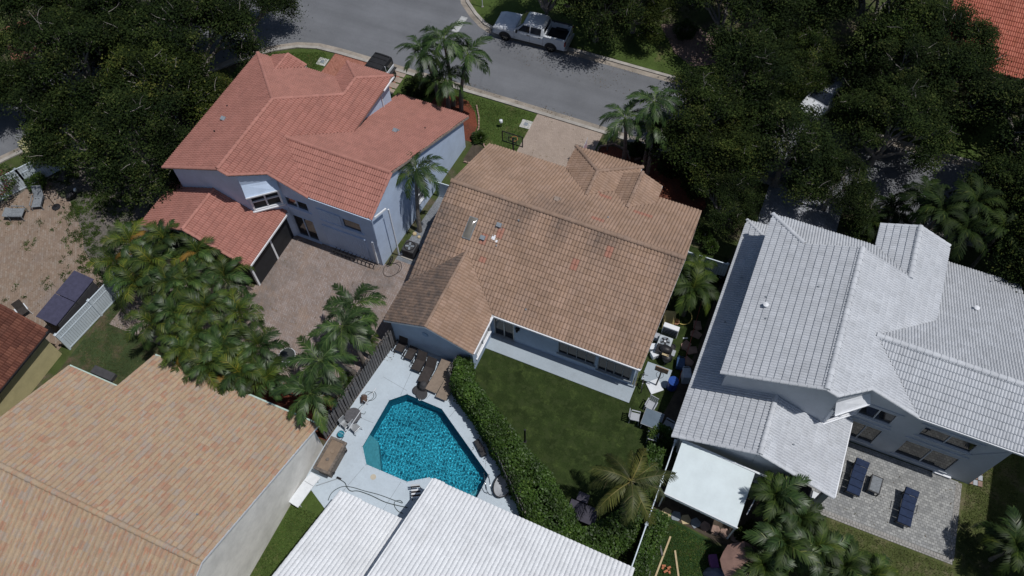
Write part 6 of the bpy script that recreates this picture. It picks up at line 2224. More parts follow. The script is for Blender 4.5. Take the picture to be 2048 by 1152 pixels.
def suv(label, loc, rz, paint):
    t = thing("parked_car", label, "car", loc, rz)

    def sec(hw, zb, zbelt):
        return [(hw * 0.93, zb), (hw, zb + 0.25), (hw, zbelt - 0.1), (hw * 0.94, zbelt), (hw * 0.5, zbelt + 0.04), (0, zbelt + 0.05)]
    bo = loft([(-2.35, sec(0.72, 0.4, 0.78)), (-2.15, sec(0.88, 0.3, 0.95)), (-1.2, sec(0.93, 0.3, 1.05)), (0.0, sec(0.94, 0.3, 1.08)), (1.6, sec(0.93, 0.3, 1.08)), (2.15, sec(0.86, 0.35, 1.05)), (2.3, sec(0.76, 0.45, 0.95))]).build("body", paint, t, world=False, bevel=0.03)

    def cs(hb, ht, zt):
        return [(hb, 1.05), (hb - 0.03, 1.15), (ht, zt - 0.06), (ht - 0.12, zt), (ht * 0.4, zt + 0.03), (0, zt + 0.03)]
    cb = loft([(-1.15, cs(0.86, 0.8, 1.12)), (-0.35, cs(0.88, 0.66, 1.62)), (0.4, cs(0.88, 0.66, 1.68)), (1.3, cs(0.87, 0.66, 1.64)), (1.95, cs(0.82, 0.72, 1.15))]).build("cabin", paint, t, world=False, bevel=0.03)
    b = MB(); b.add([(-1.1, -0.74, 1.16), (-1.1, 0.74, 1.16), (-0.4, 0.6, 1.63), (-0.4, -0.6, 1.63)], [(0, 1, 2, 3)]); b.v = [(x - .03, y, z + 0.02) for x, y, z in b.v]; b.build("windscreen", M_GLASS, cb, world=False)
    b = MB(); b.add([(1.93, -0.68, 1.2), (1.36, -0.58, 1.62), (1.36, 0.58, 1.62), (1.93, 0.68, 1.2)], [(0, 1, 2, 3)]); b.v = [(x + .03, y, z + 0.02) for x, y, z in b.v]; b.build("rear_window", M_GLASS, cb, world=False)
    for s in (-1, 1):
        for x0, x1 in ((-0.8, 0.15), (0.22, 1.1)):
            b = MB(); b.add([(x0, s * 0.87, 1.15), (x1, s * 0.87, 1.15), (x1, s * 0.72, 1.55), (x0 + (0.4 if x0 < 0 else 0), s * 0.72, 1.55)], [(0, 1, 2, 3) if s < 0 else (3, 2, 1, 0)])
            b.build("side_window", M_GLASS, cb, world=False)
        for x in (-1.45, 1.4):
            wheel(t, x, s * 0.82, 0.34, 0.22)
        b = MB(); b.box(2.18, 2.26, *sorted((s * 0.6, s * 0.84)), 0.75, 0.95); b.build("tail_light", M_REDLENS, t, world=False)
        b = MB(); b.obox((-0.75, s * 1.0, 1.1), (0.1, 0.18, 0.13)); b.build("mirror", paint, t, world=False, bevel=0.02)
        b = MB(); b.bar((-0.3, s * 0.6, 1.7), (1.2, s * 0.6, 1.7), 0.03); b.build("roof_rail", M_GREYMETAL, t, world=False)
    return t


c = at(1655, 182, 1.3)
suv("white car parked under the trees of the grove", (c.x, c.y, 0), math.radians(70), PAINT_W)

# ------------------------------------------------------------------ furniture and yard things
M_TANSLING = mat("tan_sling_fabric", (0.235, 0.185, 0.145), 0.12, 6, 0.85)
M_TANFRAME = mat("tan_frame", (0.30, 0.25, 0.20), 0.1, 6, 0.6)
M_NAVY = mat("navy_cushion", (0.018, 0.032, 0.075), 0.2, 6, 0.85, 0.2)
M_WICKER = mat("dark_wicker", (0.05, 0.05, 0.053), 0.3, 20, 0.7, 0.5, 40)
M_GREYWICK = mat("grey_wicker", (0.20, 0.22, 0.24), 0.25, 12, 0.8, 0.4, 30)
M_WHITEPL = mat("white_plastic", (0.66, 0.69, 0.72), 0.06, 4, 0.5)
M_GREYPL = mat("grey_resin", (0.36, 0.38, 0.41), 0.08, 4, 0.6)
M_TOPGLASS = gloss_mat("blue_grey_table_top", (0.13, 0.17, 0.21), 0.15)


def lounger(label, x, y, rz, L=1.95, w=0.68, back=0.75, ang=35, z=0.35, fm=None, cm=None, padded=False, group=None, arms=False, nseg=1):
    """x axis runs from head (-) to foot (+)"""
    t = thing("sun_lounger", label, "sun lounger", (x, y, 0.03), rz, group)
    a = math.radians(ang)
    hx = -L / 2 + back
    th = 0.10 if padded else 0.02
    b = MB()
    for s in (-1, 1):
        b.bar((hx, s * (w / 2 - 0.02), z), (L / 2, s * (w / 2 - 0.02), z), 0.035)
        b.bar((hx, s * (w / 2 - 0.02), z), (hx - back * math.cos(a), s * (w / 2 - 0.02), z + back * math.sin(a)), 0.035)
    b.bar((L / 2, -w / 2, z), (L / 2, w / 2, z), 0.035)
    b.build("frame", fm, t, world=False)
    for lx in (-L / 2 + 0.25, L / 2 - 0.15):
        for s in (-1, 1):
            b = MB(); b.bar((lx, s * (w / 2 - 0.03), 0), (lx, s * (w / 2 - 0.03), z), 0.04); b.build("leg", fm, t, world=False)
    seat = L / 2 - hx
    k = 3 if padded else 1
    for i in range(k):
        b = MB(); x0 = hx + seat * i / k; x1 = hx + seat * (i + 1) / k
        b.box(x0 + 0.008, x1 - 0.008, -w / 2 + 0.02, w / 2 - 0.02, z + 0.02, z + 0.02 + th)
        b.build("seat", cm, t, world=False, bevel=0.03 if padded else 0)
    k = 2 if padded else 1
    R_ = Matrix.Rotation(a, 3, 'Y')
    for i in range(k):
        c0 = back * (i + 0.5) / k
        b = MB(); b.obox((hx - c0 * math.cos(a) + 0.02 * math.sin(a), 0, z + c0 * math.sin(a) + th * 0.6), (back / k - 0.016, w - 0.04, th), R_)
        b.build("backrest", cm, t, world=False, bevel=0.03 if padded else 0)
    if arms:
        for s in (-1, 1):
            b = MB()
            b.tube([(hx + 0.05, s * (w / 2 + 0.02), z), (hx + 0.05, s * (w / 2 + 0.04), z + 0.24), (hx + 0.5, s * (w / 2 + 0.04), z + 0.22), (hx + 0.5, s * (w / 2 + 0.02), z)], 0.02, 6)
            b.build("armrest", fm, t, world=False)
    return t


def chair(label, x, y, rz, fm, cm, w=0.6, d=0.55, z=0.42, h=0.5, ang=15, group=None, arms=True, slats=0, name="chair"):
    """faces +x"""
    t = thing(name, label, "chair", (x, y, 0.03), rz, group)
    a = math.radians(ang)
    for sx in (-1, 1):
        for s in (-1, 1):
            b = MB(); b.bar((sx * d / 2 * 1.1, s * (w / 2), 0), (sx * d / 2 * 0.95, s * (w / 2 - 0.02), z + (0.2 if arms else 0)), 0.035); b.build("leg", fm, t, world=False)
    b = MB(); b.box(-d / 2, d / 2, -w / 2 + 0.03, w / 2 - 0.03, z - 0.02, z + 0.025); b.build("seat", cm, t, world=False, bevel=0.012)
    R_ = Matrix.Rotation(-a, 3, 'Y')
    if slats:
        for i in range(slats):
            y0 = (-w / 2 + 0.06) + (w - 0.12) * i / (slats - 1)
            b = MB(); b.obox((-d / 2 - h / 2 * math.sin(a), y0, z + h / 2 * math.cos(a)), (0.02, 0.07, h), R_); b.build("back_slat", cm, t, world=False)
        b = MB(); b.obox((-d / 2 - h * math.sin(a), 0, z + h * math.cos(a)), (0.035, w - 0.02, 0.06), R_); b.build("top_rail", cm, t, world=False)
    else:
        b = MB(); b.obox((-d / 2 - h / 2 * math.sin(a), 0, z + h / 2 * math.cos(a)), (0.03, w - 0.06, h), R_); b.build("backrest", cm, t, world=False, bevel=0.012)
    if arms:
        for s in (-1, 1):
            b = MB(); b.bar((-d / 2, s * (w / 2), z + 0.22), (d / 2, s * (w / 2), z + 0.2), 0.06, 0.03); b.build("armrest", fm, t, world=False)
    return t


# pool deck along the gable wall (south is down the slope of the picture)
SOUTH = -PI / 2
chair("dark sling armchair in the corner between the board fence and the gable wall", -15.7, 18.0, SOUTH, M_BLACK, M_DKMESH, 0.64, 0.6, 0.38, 0.6, 22, "dark sling seats against the gable wall")
chair("dark sling footstool like seat second from the board fence", -14.95, 17.75, SOUTH, M_BLACK, M_DKMESH, 0.6, 0.55, 0.36, 0.3, 60, "dark sling seats against the gable wall")
lounger("dark sling lounger third from the board fence with short foot", -14.2, 17.65, SOUTH, 1.35, 0.62, 0.65, 50, 0.36, M_BLACK, M_DKMESH, group="dark sling seats against the gable wall", arms=True)
lounger("long dark sling lounger beside the tan loungers", -13.5, 17.3, SOUTH, 1.75, 0.64, 0.7, 48, 0.34, M_BLACK, M_DKMESH, group="dark sling seats against the gable wall", arms=True)
lounger("tan sling lounger nearer the dark loungers", -12.75, 17.2, SOUTH - 0.05, 2.1, 0.72, 0.7, 20, 0.33, M_TANFRAME, M_TANSLING)
lounger("tan sling lounger half under the hedge", -12.05, 16.95, SOUTH - 0.02, 2.0, 0.66, 0.6, 12, 0.33, M_TANFRAME, M_TANSLING)
c = at(889, 787, 0.3)
t = thing("footstool", "small tan block footstool at the foot of the hedge side lounger", "footstool", (c.x, c.y, 0.03), -0.35)
b = MB(); b.box(-0.22, 0.22, -0.2, 0.2, 0.06, 0.34); b.build("cushion", M_TANSLING, t, world=False, bevel=0.03)
for sx in (-1, 1):
    for sy in (-1, 1):
        b = MB(); b.box(sx * 0.17 - 0.02, sx * 0.17 + 0.02, sy * 0.15 - 0.02, sy * 0.15 + 0.02, 0, 0.06); b.build("leg", M_TANFRAME, t, world=False)


def kettle(name, label, cat, x, y, r, h, lidm, bodym, z=0.03, hat=False):
    t = thing(name, label, cat, (x, y, z))
    b = MB(); b.lathe(0, 0, [(r * 0.5, h * 0.35), (r * 0.9, h * 0.5), (r, h * 0.68), (r, h * 0.72)], 20); b.build("bowl", bodym, t, world=False, smooth=True)
    b = MB(); b.lathe(0, 0, [(r * 1.02, h * 0.72), (r * 0.95, h * 0.85), (r * 0.6, h * 0.95), (0.02, h)], 20); b.build("lid", lidm, t, world=False, smooth=True)
    b = MB(); b.box(-0.06, 0.06, -0.015, 0.015, h, h + 0.05); b.build("handle", M_BLACK, t, world=False)
    for k in range(3):
        a = 2 * PI * k / 3 + 0.4
        b = MB(); b.bar((r * 0.5 * math.cos(a), r * 0.5 * math.sin(a), h * 0.4), (r * 1.05 * math.cos(a), r * 1.05 * math.sin(a), 0), 0.03); b.build("leg", M_BLACK, t, world=False)
    return t


c = at(847, 768, 0.4)
t = thing("fire_bowl", "dark round fire bowl with a hump lid near the pool corner", "fire bowl", (c.x, c.y, 0.03))
b = MB(); b.lathe(0, 0, [(0.22, 0), (0.36, 0.08), (0.4, 0.2), (0.38, 0.24)], 24); b.build("bowl", M_WICKER, t, world=False, smooth=True)
b = MB(); b.lathe(0, 0, [(0.38, 0.242), (0.22, 0.28), (0.19, 0.42), (0.12, 0.48), (0.02, 0.49)], 24); b.build("lid", M_WICKER, t, world=False, smooth=True)
c = at(844, 786, 0.2)
t = thing("round_tray", "flat dark round tray with a ring handle beside the fire bowl", "tray", (c.x, c.y - 0.05, 0.03))
b = MB(); b.lathe(0, 0, [(0.24, 0), (0.33, 0.04), (0.34, 0.16), (0.30, 0.17)], 24); b.build("tray", M_WICKER, t, world=False)
b = MB(); b.tube([(0.05 + 0.07 * math.cos(a), -0.37 + 0.05 * math.sin(a), 0.14) for a in np.linspace(0, 2 * PI, 9)], 0.014, 5); b.build("handle", M_WHITEPL, t, world=False)
c = at(833, 779, 0.2)
t = thing("round_tray", "flat dark round tray left of the fire bowl without handle", "tray", (c.x + 0.05, c.y, 0.03))
b = MB(); b.lathe(0, 0, [(0.2, 0), (0.28, 0.04), (0.29, 0.14), (0.25, 0.15)], 24); b.build("tray", M_WICKER, t, world=False)

# bar island
BAR = [at(661, 874, 1.0), at(697, 885, 1.0), at(655.5, 950.6, 1.0), at(626, 933, 1.0)]
bx0, bx1, by0, by1 = -16.5, -15.5, 9.32, 11.32
t = thing("bar_counter", "long stone edged bar counter with brown top beside the board fence end", "bar counter", ((bx0 + bx1) / 2, (by0 + by1) / 2, 0.03))
M_STONE = mat("grey_brown_ledge_stone", (0.17, 0.145, 0.125), 0.35, 6, 0.9, 0.6, 20)
M_BARTOP = mat("brown_bar_top", (0.22, 0.165, 0.12), 0.12, 3, 0.6)
b = MB(); b.box(bx0 + 0.12, bx1 - 0.12, by0 + 0.12, by1 - 0.12, 0.03, 0.95); b.build("base", M_STONE, t)
b = MB(); b.box(bx0 + 0.15, bx1 - 0.15, by0 + 0.15, by1 - 0.15, 0.95, 1.03); b.build("top", M_BARTOP, t)
rr_ = random.Random(4)
for (ax, ay, cx_, cy_) in ((bx0, by0, bx1, by0), (bx1, by0, bx1, by1), (bx1, by1, bx0, by1), (bx0, by1, bx0, by0)):
    L_ = abs(cx_ - ax) + abs(cy_ - ay)
    n_ = int(L_ / 0.2)
    for k in range(n_):
        u0, u1 = (k + 0.03) / n_, (k + 0.97) / n_
        x0, x1 = ax + (cx_ - ax) * u0, ax + (cx_ - ax) * u1
        y0, y1 = ay + (cy_ - ay) * u0, ay + (cy_ - ay) * u1
        if ax == cx_:
            s = -1 if ax > -16 else 1
            q = (min(ax, ax + s * 0.145), max(ax, ax + s * 0.145), min(y0, y1), max(y0, y1))
        else:
            s = 1 if ay < 10 else -1
            q = (min(x0, x1) + 0.146 * (k == 0) * 0, max(x0, x1), min(ay, ay + s * 0.145), max(ay, ay + s * 0.145))
            q = (max(q[0], bx0 + 0.147), min(q[1], bx1 - 0.147), q[2], q[3])
            if q[1] - q[0] < 0.03:
                continue
        b = MB(); b.box(*q, 0.88, 1.05 + rr_.uniform(-0.01, 0.012)); b.build("edge_stone", M_STONE, t)
for y_ in (9.55, 10.9):
    b = MB(); b.box(bx1, bx1 + 0.12, y_, y_ + 0.05, 0.7, 0.75); b.box(bx1 + 0.08, bx1 + 0.14, y_ - 0.05, y_ + 0.1, 0.68, 0.78); b.build("tap", M_BLACK, t)
for i, (x_, y_) in enumerate(((-15.95, 10.55), (-16.0, 10.05))):
    t = thing("ashtray", ["small oval dish in the middle of the bar top", "smaller dark dish nearer the lower end of the bar top"][i], "dish", (x_, y_, 1.03))
    b = MB(); b.lathe(0, 0, [(0.06, 0), (0.12 - i * 0.03, 0.01), (0.14 - i * 0.04, 0.05), (0.1 - i * .03, 0.03)], 14); b.build("dish", M_BARTOP if not i else M_STONE, t, world=False)

# white pool lounger lying partly on the lawn
lounger("white sling lounger at the corner of pool deck and side lawn", -16.55, 8.25, SOUTH - 0.12, 1.95, 0.66, 0.62, -12, 0.36, M_WHITEPL, M_WHITEPL)
# round table, white chairs, bucket
c = at(706, 831, 0.7)
t = thing("round_table", "round grey table leaning by the board fence", "table", (c.x, c.y, 0.03))
b = MB(); b.lathe(0, 0, [(0.45, 0.66), (0.47, 0.68), (0.47, 0.70), (0.44, 0.705)], 28); b.build("tabletop", mat("grey_woven_top", (0.10, 0.10, 0.11), 0.25, 8, 0.7), t, world=False)
for k in range(4):
    a = PI / 4 + k * PI / 2
    b = MB(); b.bar((0.3 * math.cos(a), 0.3 * math.sin(a), 0.66), (0.38 * math.cos(a), 0.38 * math.sin(a), 0), 0.03); b.build("leg", M_BLACK, t, world=False)
c = at(692, 849, 0.3); chair("white metal chair nearer the board fence", c.x, c.y, -0.3, M_WHITEPL, M_GREYMETAL, 0.5, 0.45, 0.42, 0.42, 10, "white metal chairs by the bar", False)
c = at(711, 857, 0.3); chair("white metal chair nearer the pool", c.x, c.y, -0.3, M_WHITEPL, M_GREYMETAL, 0.5, 0.45, 0.42, 0.42, 10, "white metal chairs by the bar", False)
c = at(683, 870, 0.15)
t = thing("bucket", "teal blue bucket at the upper end of the bar", "bucket", (c.x, c.y, 0.03))
M_TEAL = mat("teal_plastic", (0.03, 0.22, 0.30), 0.15, 5, 0.4)
b = MB(); b.lathe(0, 0, [(0.14, 0), (0.19, 0.3), (0.205, 0.31), (0.17, 0.305), (0.12, 0.03)], 18); b.build("body", M_TEAL, t, world=False, smooth=True)
b = MB(); b.tube([(0.19 * math.cos(a), 0.02, 0.3 + 0.12 * math.sin(a)) for a in np.linspace(0, PI, 9)], 0.008, 5); b.build("handle", M_WHITEPL, t, world=False)


def hose(name, label, cat, pts, r, m, coil=None):
    """smooth tube through ground points"""
    P_ = [Vector(p) for p in pts]
    out = []
    for i in range(len(P_) - 1):
        p0, p1, p2, p3 = P_[max(0, i - 1)], P_[i], P_[i + 1], P_[min(len(P_) - 1, i + 2)]
        for k in range(6):
            s = k / 6
            out.append(0.5 * ((2 * p1) + (p2 - p0) * s + (2 * p0 - 5 * p1 + 4 * p2 - p3) * s * s + (3 * p1 - p0 - 3 * p2 + p3) * s ** 3))
    out.append(P_[-1])
    b = MB(); b.tube(out, r, 6)
    o = b.build(name, m)
    return tag(o, label, cat)


M_HOSE = mat("dark_green_hose", (0.03, 0.045, 0.045), 0.2, 5, 0.5)
g_ = lambda l: [at(x, y, 0.05) for x, y in l]
hose("hose", "dark hose winding over the deck toward the white roof step", "hose", g_([(656, 1001), (664, 985), (682, 974), (702, 974), (730, 982), (760, 990), (795, 1003), (805, 1006), (800, 1001), (790, 1003), (789, 1012), (796, 1022), (806, 1027)]), 0.018, M_HOSE)
hose("hose", "dark hose from the cleaner head crossing the curved hose", "hose", g_([(680, 959), (690, 966), (694, 975), (702, 982), (716, 982), (740, 990), (770, 1004), (800, 1012), (815, 1015)]), 0.022, M_HOSE)
t = thing("pool_vacuum", "pool cleaner head with its pole lying on the deck by the white lounger", "pool cleaner", tuple(at(678, 957, 0.03)))
b = MB(); b.box(-0.14, 0.14, -0.06, 0.06, 0.01, 0.08); b.build("head", M_BLACK, t, world=False, bevel=0.02)
p = at(632, 972, 0.06) - at(678, 957, 0.03)
b = MB(); b.tube([(0, 0, 0.06), (p.x, p.y, 0.06)], 0.016, 6); b.build("pole", M_GREYMETAL, t, world=False)
hose("hose", "thin dark hose coiled on the rust coloured patio below the blue house corner", "hose",
     g_([(786, 528), (800, 524), (803, 536), (796, 545), (780, 553), (768, 549), (767, 538), (775, 528), (790, 527), (799, 533), (795, 545)]), 0.014, M_BLACK)
hose("hose", "dark hose loops beside the tangled tool rack on the deck", "hose", g_([(735, 790), (748, 783), (752, 793), (742, 801), (728, 795), (733, 784), (746, 786), (745, 797), (722, 812), (716, 822), (728, 828), (731, 823)]), 0.014, M_HOSE)
c = at(728, 797, 0.4)
t = thing("hose_reel", "jumble of a white framed hose reel on the deck by the board fence", "hose reel", (c.x, c.y, 0.03), 0.5)
for s in (-1, 1):
    b = MB(); b.tube([(-0.2, s * 0.22, 0), (0, s * 0.22, 0.6), (0.2, s * 0.22, 0)], 0.018, 6); b.build("side_frame", M_WHITEPL, t, world=False)
b = MB(); b.tube([(0, -0.25, 0.35), (0, 0.25, 0.35)], 0.02, 6); b.build("axle", M_BLACK, t, world=False)
b = MB(); b.tube([(0.16 * math.cos(a), -0.2 + 0.4 * a / 60, 0.35 + 0.16 * math.sin(a)) for a in np.linspace(0, 60, 160)], 0.018, 5); b.build("coiled_hose", mat("brown_hose", (0.13, 0.08, 0.06)), t, world=False)
c = at(735, 815, 0.2)
b = MB(); b.tube([tuple(at(752, 776, 0.9)), tuple(at(688, 872, 1.25))], 0.02, 6)
tag(b.build("skimmer_pole", M_WHITEPL), "long white skimmer pole resting along the board fence over the round table", "pole")
# deck drain, striped towel seat, ladder rail, disc
c = at(746.5, 954, 0.033)
b = MB(); b.lathe(c.x, c.y, [(0.16, 0.028), (0.16, 0.042), (0.13, 0.045)], 20); tag(b.build("deck_drain", mat("cream_plastic", (0.5, 0.45, 0.36), 0.1)), "round cream skimmer cover set in the pool deck", "deck cover")
c = at(832, 984, 0.4)
t = thing("striped_chair", "dark and white striped folding seat tucked against the white roof eave", "chair", (c.x, c.y, 0.03), 0.5)
for i in range(7):
    b = MB(); b.obox((0, -0.3 + i * 0.1, 0.4 + (0.25 if i > 4 else 0)), (0.5, 0.085, 0.03), Matrix.Rotation(0.0 if i < 5 else 0.9, 3, 'X')); b.build("strip", M_DKMESH if i % 2 else M_WHITEPL, t, world=False)
for sx in (-1, 1):
    for sy in (-1, 1):
        b = MB(); b.bar((sx * 0.24, sy * 0.3, 0), (sx * 0.24, sy * 0.25, 0.4), 0.03); b.build("leg", M_DKMESH, t, world=False)
c0 = at(968, 988, 0.03)
t = thing("pool_ladder", "polished steel handrail over the pool steps at the right corner", "handrail", tuple(c0))
for dx in (0.0, 0.28):
    pts = [(0.15 + dx, 0.1, 0), (0.15 + dx, 0.1, 0.45), (0.0 + dx, 0.3, 0.75), (-0.3 + dx, 0.75, 0.72), (-0.42 + dx, 0.95, 0.4), (-0.42 + dx, 0.95, -0.5)]
    b = MB(); b.tube(pts, 0.025, 8); b.build("rail", gloss_mat("polished_steel", (0.6, 0.62, 0.65), 0.15, metal=1.0), t, world=False, smooth=True)
c = at(1006, 972, 0.1)
t = thing("wading_pool", "round grey wading pool with dark rim half hidden by the hedge", "wading pool", (c.x, c.y, 0.03))
b = MB(); b.lathe(0, 0, [(0.62, 0), (0.66, 0.25), (0.60, 0.26), (0.56, 0.06), (0.02, 0.05)], 30, 0.75, 1.1); b.build("shell", M_GREYPL, t, world=False, smooth=True)
b = MB()
b.tube([(0.75 * 0.65 * math.cos(a), 1.1 * 0.65 * math.sin(a), 0.27) for a in np.linspace(0, 2 * PI, 33)], 0.035, 6); b.build("rim", M_BLACK, t, world=False)
c = at(960, 895, 0.3)
t = thing("pool_pump", "dark pump box at the foot of the hedge above the pool corner", "pump", (c.x, c.y, 0.03), -0.7)
b = MB(); b.box(-0.5, 0.5, -0.16, 0.16, 0, 0.3); b.build("cover", M_DKPLAST, t, world=False, bevel=0.03)
b = MB(); b.cyl(0.2, 0, 0.3, 0.42, 0.12); b.build("lid", M_BLACK, t, world=False)

# turf garden: post, dining set, pale slab, hoop, box, AC units
c = at(1050, 883, 0)
t = thing("slim_post", "slim black post standing alone on the dark turf", "post", (c.x, c.y, 0))
b = MB(); b.box(-0.045, 0.045, -0.045, 0.045, 0.02, 1.75); b.build("shaft", M_BLACK, t, world=False, bevel=0.008)
b = MB(); b.box(-0.09, 0.09, -0.09, 0.09, 0.0, 0.02); b.build("base", M_BLACK, t, world=False)
c = at(1305, 838, 0.72)
dx, dy = c.x, c.y
t = thing("dining_table", "square blue grey table on the turf with four grey chairs", "table", (dx, dy, 0), 0.0)
b = MB(); b.box(-0.52, 0.52, -0.50, 0.50, 0.70, 0.735); b.build("tabletop", M_TOPGLASS, t, world=False, bevel=0.01)
b = MB()
for q in ((-0.54, 0.54, -0.52, -0.503), (-0.54, 0.54, 0.503, 0.52), (-0.54, -0.523, -0.502, 0.502), (0.523, 0.54, -0.502, 0.502)):
    b.box(*q, 0.68, 0.745)
b.build("frame", M_GREYPL, t, world=False)
for sx in (-1, 1):
    for sy in (-1, 1):
        b = MB(); b.box(sx * 0.47 - 0.03, sx * 0.47 + 0.03, sy * 0.45 - 0.03, sy * 0.45 + 0.03, 0, 0.70); b.build("leg", M_GREYPL, t, world=False)
for i, (ox, oy, rz_, lab) in enumerate(((-0.35, 0.88, SOUTH - 0.15, "grey slatted chair on the house side of the square table"), (-0.95, -0.15, 0.15, "grey slatted chair on the pool side of the square table"),
                                        (0.35, -0.9, PI / 2 + 0.1, "grey slatted chair on the shrub side of the square table"), (0.9, 0.1, PI - 0.2, "grey slatted chair in the shade side of the square table"))):
    chair(lab, dx + ox, dy + oy, rz_, M_GREYPL, M_GREYPL, 0.55, 0.5, 0.43, 0.45, 14, "grey chairs around the square table", True, 5)
c = at(1309, 773, 0.05)
t = thing("hoop_stand", "small toy basketball stand with brown board on a pale square base", "basketball stand", (c.x, c.y, 0), 0)
b = MB(); b.obox((0, 0, 0.06), (0.8, 0.8, 0.08), rz=0.75); b.build("base", M_WHITEPL, t, world=False, bevel=0.02)
b = MB(); b.tube([(0.05, 0.1, 0.1), (0.1, 0.15, 1.3), (0.1, 0.05, 2.2)], 0.045, 8); b.build("pole", M_BLACK, t, world=False)
b = MB(); b.box(-0.28, 0.48, 0.02, 0.07, 2.0, 2.5); bd = b.build("backboard", mat("brown_board", (0.3, 0.2, 0.13), 0.1), t, world=False)
b = MB(); b.tube([(0.1 + 0.2 * math.cos(a), -0.22 + 0.2 * math.sin(a), 2.1) for a in np.linspace(0, 2 * PI, 17)], 0.012, 5); b.build("rim", M_BLACK, bd, world=False)
p = [at(1336, 668, 0.8), at(1330, 683, 0.75)]
t = thing("air_conditioner", "white outdoor air conditioner with fan grille beside the tan roof gable", "air conditioner", (p[1].x, p[1].y, 0), 0)
b = MB(); b.box(-0.4, 0.4, -0.38, 0.38, 0.05, 0.75); bo = b.build("case", mat("pale_ac_metal", (0.42, 0.46, 0.49), 0.06, 3, 0.5), t, world=False, bevel=0.03)
b = MB(); b.cyl(0, 0, 0.752, 0.77, 0.30, 0.30, 26); b.build("fan_grille", M_LEADGREY, t, world=False)
for k in range(5):
    a = 2 * PI * k / 5
    b = MB(); b.obox((0.15 * math.cos(a), 0.15 * math.sin(a), 0.778), (0.26, 0.1, 0.006), rz=a); b.build("fan_blade", M_BLACK, t, world=False)
b = MB(); b.cyl(0, 0, 0.781, 0.80, 0.07, 0.06, 12); b.build("fan_hub", M_WHITEPL, t, world=False)
for k in range(10):
    b = MB(); b.box(-0.36 + k * 0.08, -0.33 + k * 0.08, -0.389, -0.381, 0.1, 0.7); b.build("louvre", M_LEADGREY, t, world=False)
t = thing("air_conditioner", "taller white cabinet with dark louvres just north of the fan unit", "air conditioner", (p[0].x + 0.05, p[0].y + 0.45, 0))
b = MB(); b.box(-0.48, 0.48, -0.16, 0.16, 0.05, 1.0); b.build("case", M_WHITE, t, world=False, bevel=0.03)
for k in range(5):
    b = MB(); b.box(-0.44, 0.44, -0.18, -0.161, 0.15 + k * 0.16, 0.24 + k * 0.16); b.build("louvre", M_DKPLAST, t, world=False)
c = at(1330, 702, 0.8)
t = thing("gas_grill", "black covered barbecue grill under the fan unit", "grill", (c.x, c.y + 0.1, 0))
b = MB(); b.box(-0.55, 0.35, -0.28, 0.28, 0.0, 0.8); b.build("cabinet", M_BLACK, t, world=False, bevel=0.04)
b = MB(); b.lathe(0, 0, [(0.3, 0.8), (0.28, 0.95), (0.15, 1.05), (0.02, 1.07)], 18, 1.3, 0.9); b.build("hood", M_BLACK, t, world=False, smooth=True)
b = MB(); b.box(0.4, 0.6, -0.2, 0.2, 0.7, 0.74); b.build("side_shelf", M_GREYPL, t, world=False)
b = MB(); b.box(-0.1, 0.3, -0.42, -0.3, 0.82, 0.86); b.build("towel_bar", M_PINE, t, world=False)
c = at(1333, 720, 0.3)
kettle("kettle_grill", "black round kettle grill next to the pale slab", "grill", c.x, c.y, 0.3, 0.85, M_BLACK, M_BLACK, 0)
for i, (px_, py_, s_, lab, m_) in enumerate(((1312, 672, 0.18, "small grey box by the wall next to the louvred cabinet", M_GREYPL), (1306, 694, 0.2, "small pale bin against the tan roof gable wall", M_WHITEPL),
                                           (1309, 708, 0.2, "crumpled white bag beside the grill", M_WHITEPL), (1344, 695, 0.22, "dark round pot on the turf right of the grill", M_DKPLAST))):
    c = at(px_, py_, 0.3)
    t = thing("garden_pot" if i == 3 else "storage_box", lab, "pot" if i == 3 else "box", (c.x, c.y, 0), i * 0.4)
    if i == 3:
        b = MB(); b.lathe(0, 0, [(s_ * 0.7, 0), (s_, 0.4), (s_ * 0.9, 0.41), (s_ * .7, 0.34)], 16); b.build("body", m_, t, world=False)
    else:
        b = MB(); b.box(-s_, s_, -s_, s_ * 0.8, 0, 0.4); b.build("body", m_, t, world=False, bevel=0.03)
        b = MB(); b.box(-s_ - 0.02, s_ + 0.02, -s_ - 0.02, s_ * 0.8 + 0.02, 0.4, 0.45); b.build("lid", m_, t, world=False, bevel=0.02)
c = at(1283, 760, 0.5)
t = thing("bicycle", "small bicycle leaning on the corner of the terrace", "bicycle", (c.x + 0.1, c.y, 0), PI / 2 + 0.2)
for x_ in (-0.38, 0.38):
    b = MB(); b.tube([(x_ + 0.26 * math.cos(a), 0, 0.27 + 0.26 * math.sin(a)) for a in np.linspace(0, 2 * PI, 21)], 0.02, 6); b.build("wheel", M_TYRE, t, world=False)
b = MB(); b.tube([(-0.38, 0, 0.27), (-0.1, 0, 0.6), (0.25, 0, 0.62), (0.0, 0, 0.28), (-0.38, 0, 0.27)], 0.018, 6); b.tube([(0.38, 0, 0.27), (0.25, 0, 0.75)], 0.018, 6); b.tube([(0, 0, .28), (-0.13, 0, 0.7)], 0.016, 6); b.build("frame", M_WHITEPL, t, world=False)
b = MB(); b.tube([(0.22, -0.22, 0.8), (0.26, 0, 0.76), (0.22, 0.22, 0.8)], 0.014, 6); b.build("handlebar", M_BLACK, t, world=False)
b = MB(); b.obox((-0.14, 0, 0.72), (0.22, 0.1, 0.05)); b.build("saddle", M_BLACK, t, world=False, bevel=0.02)

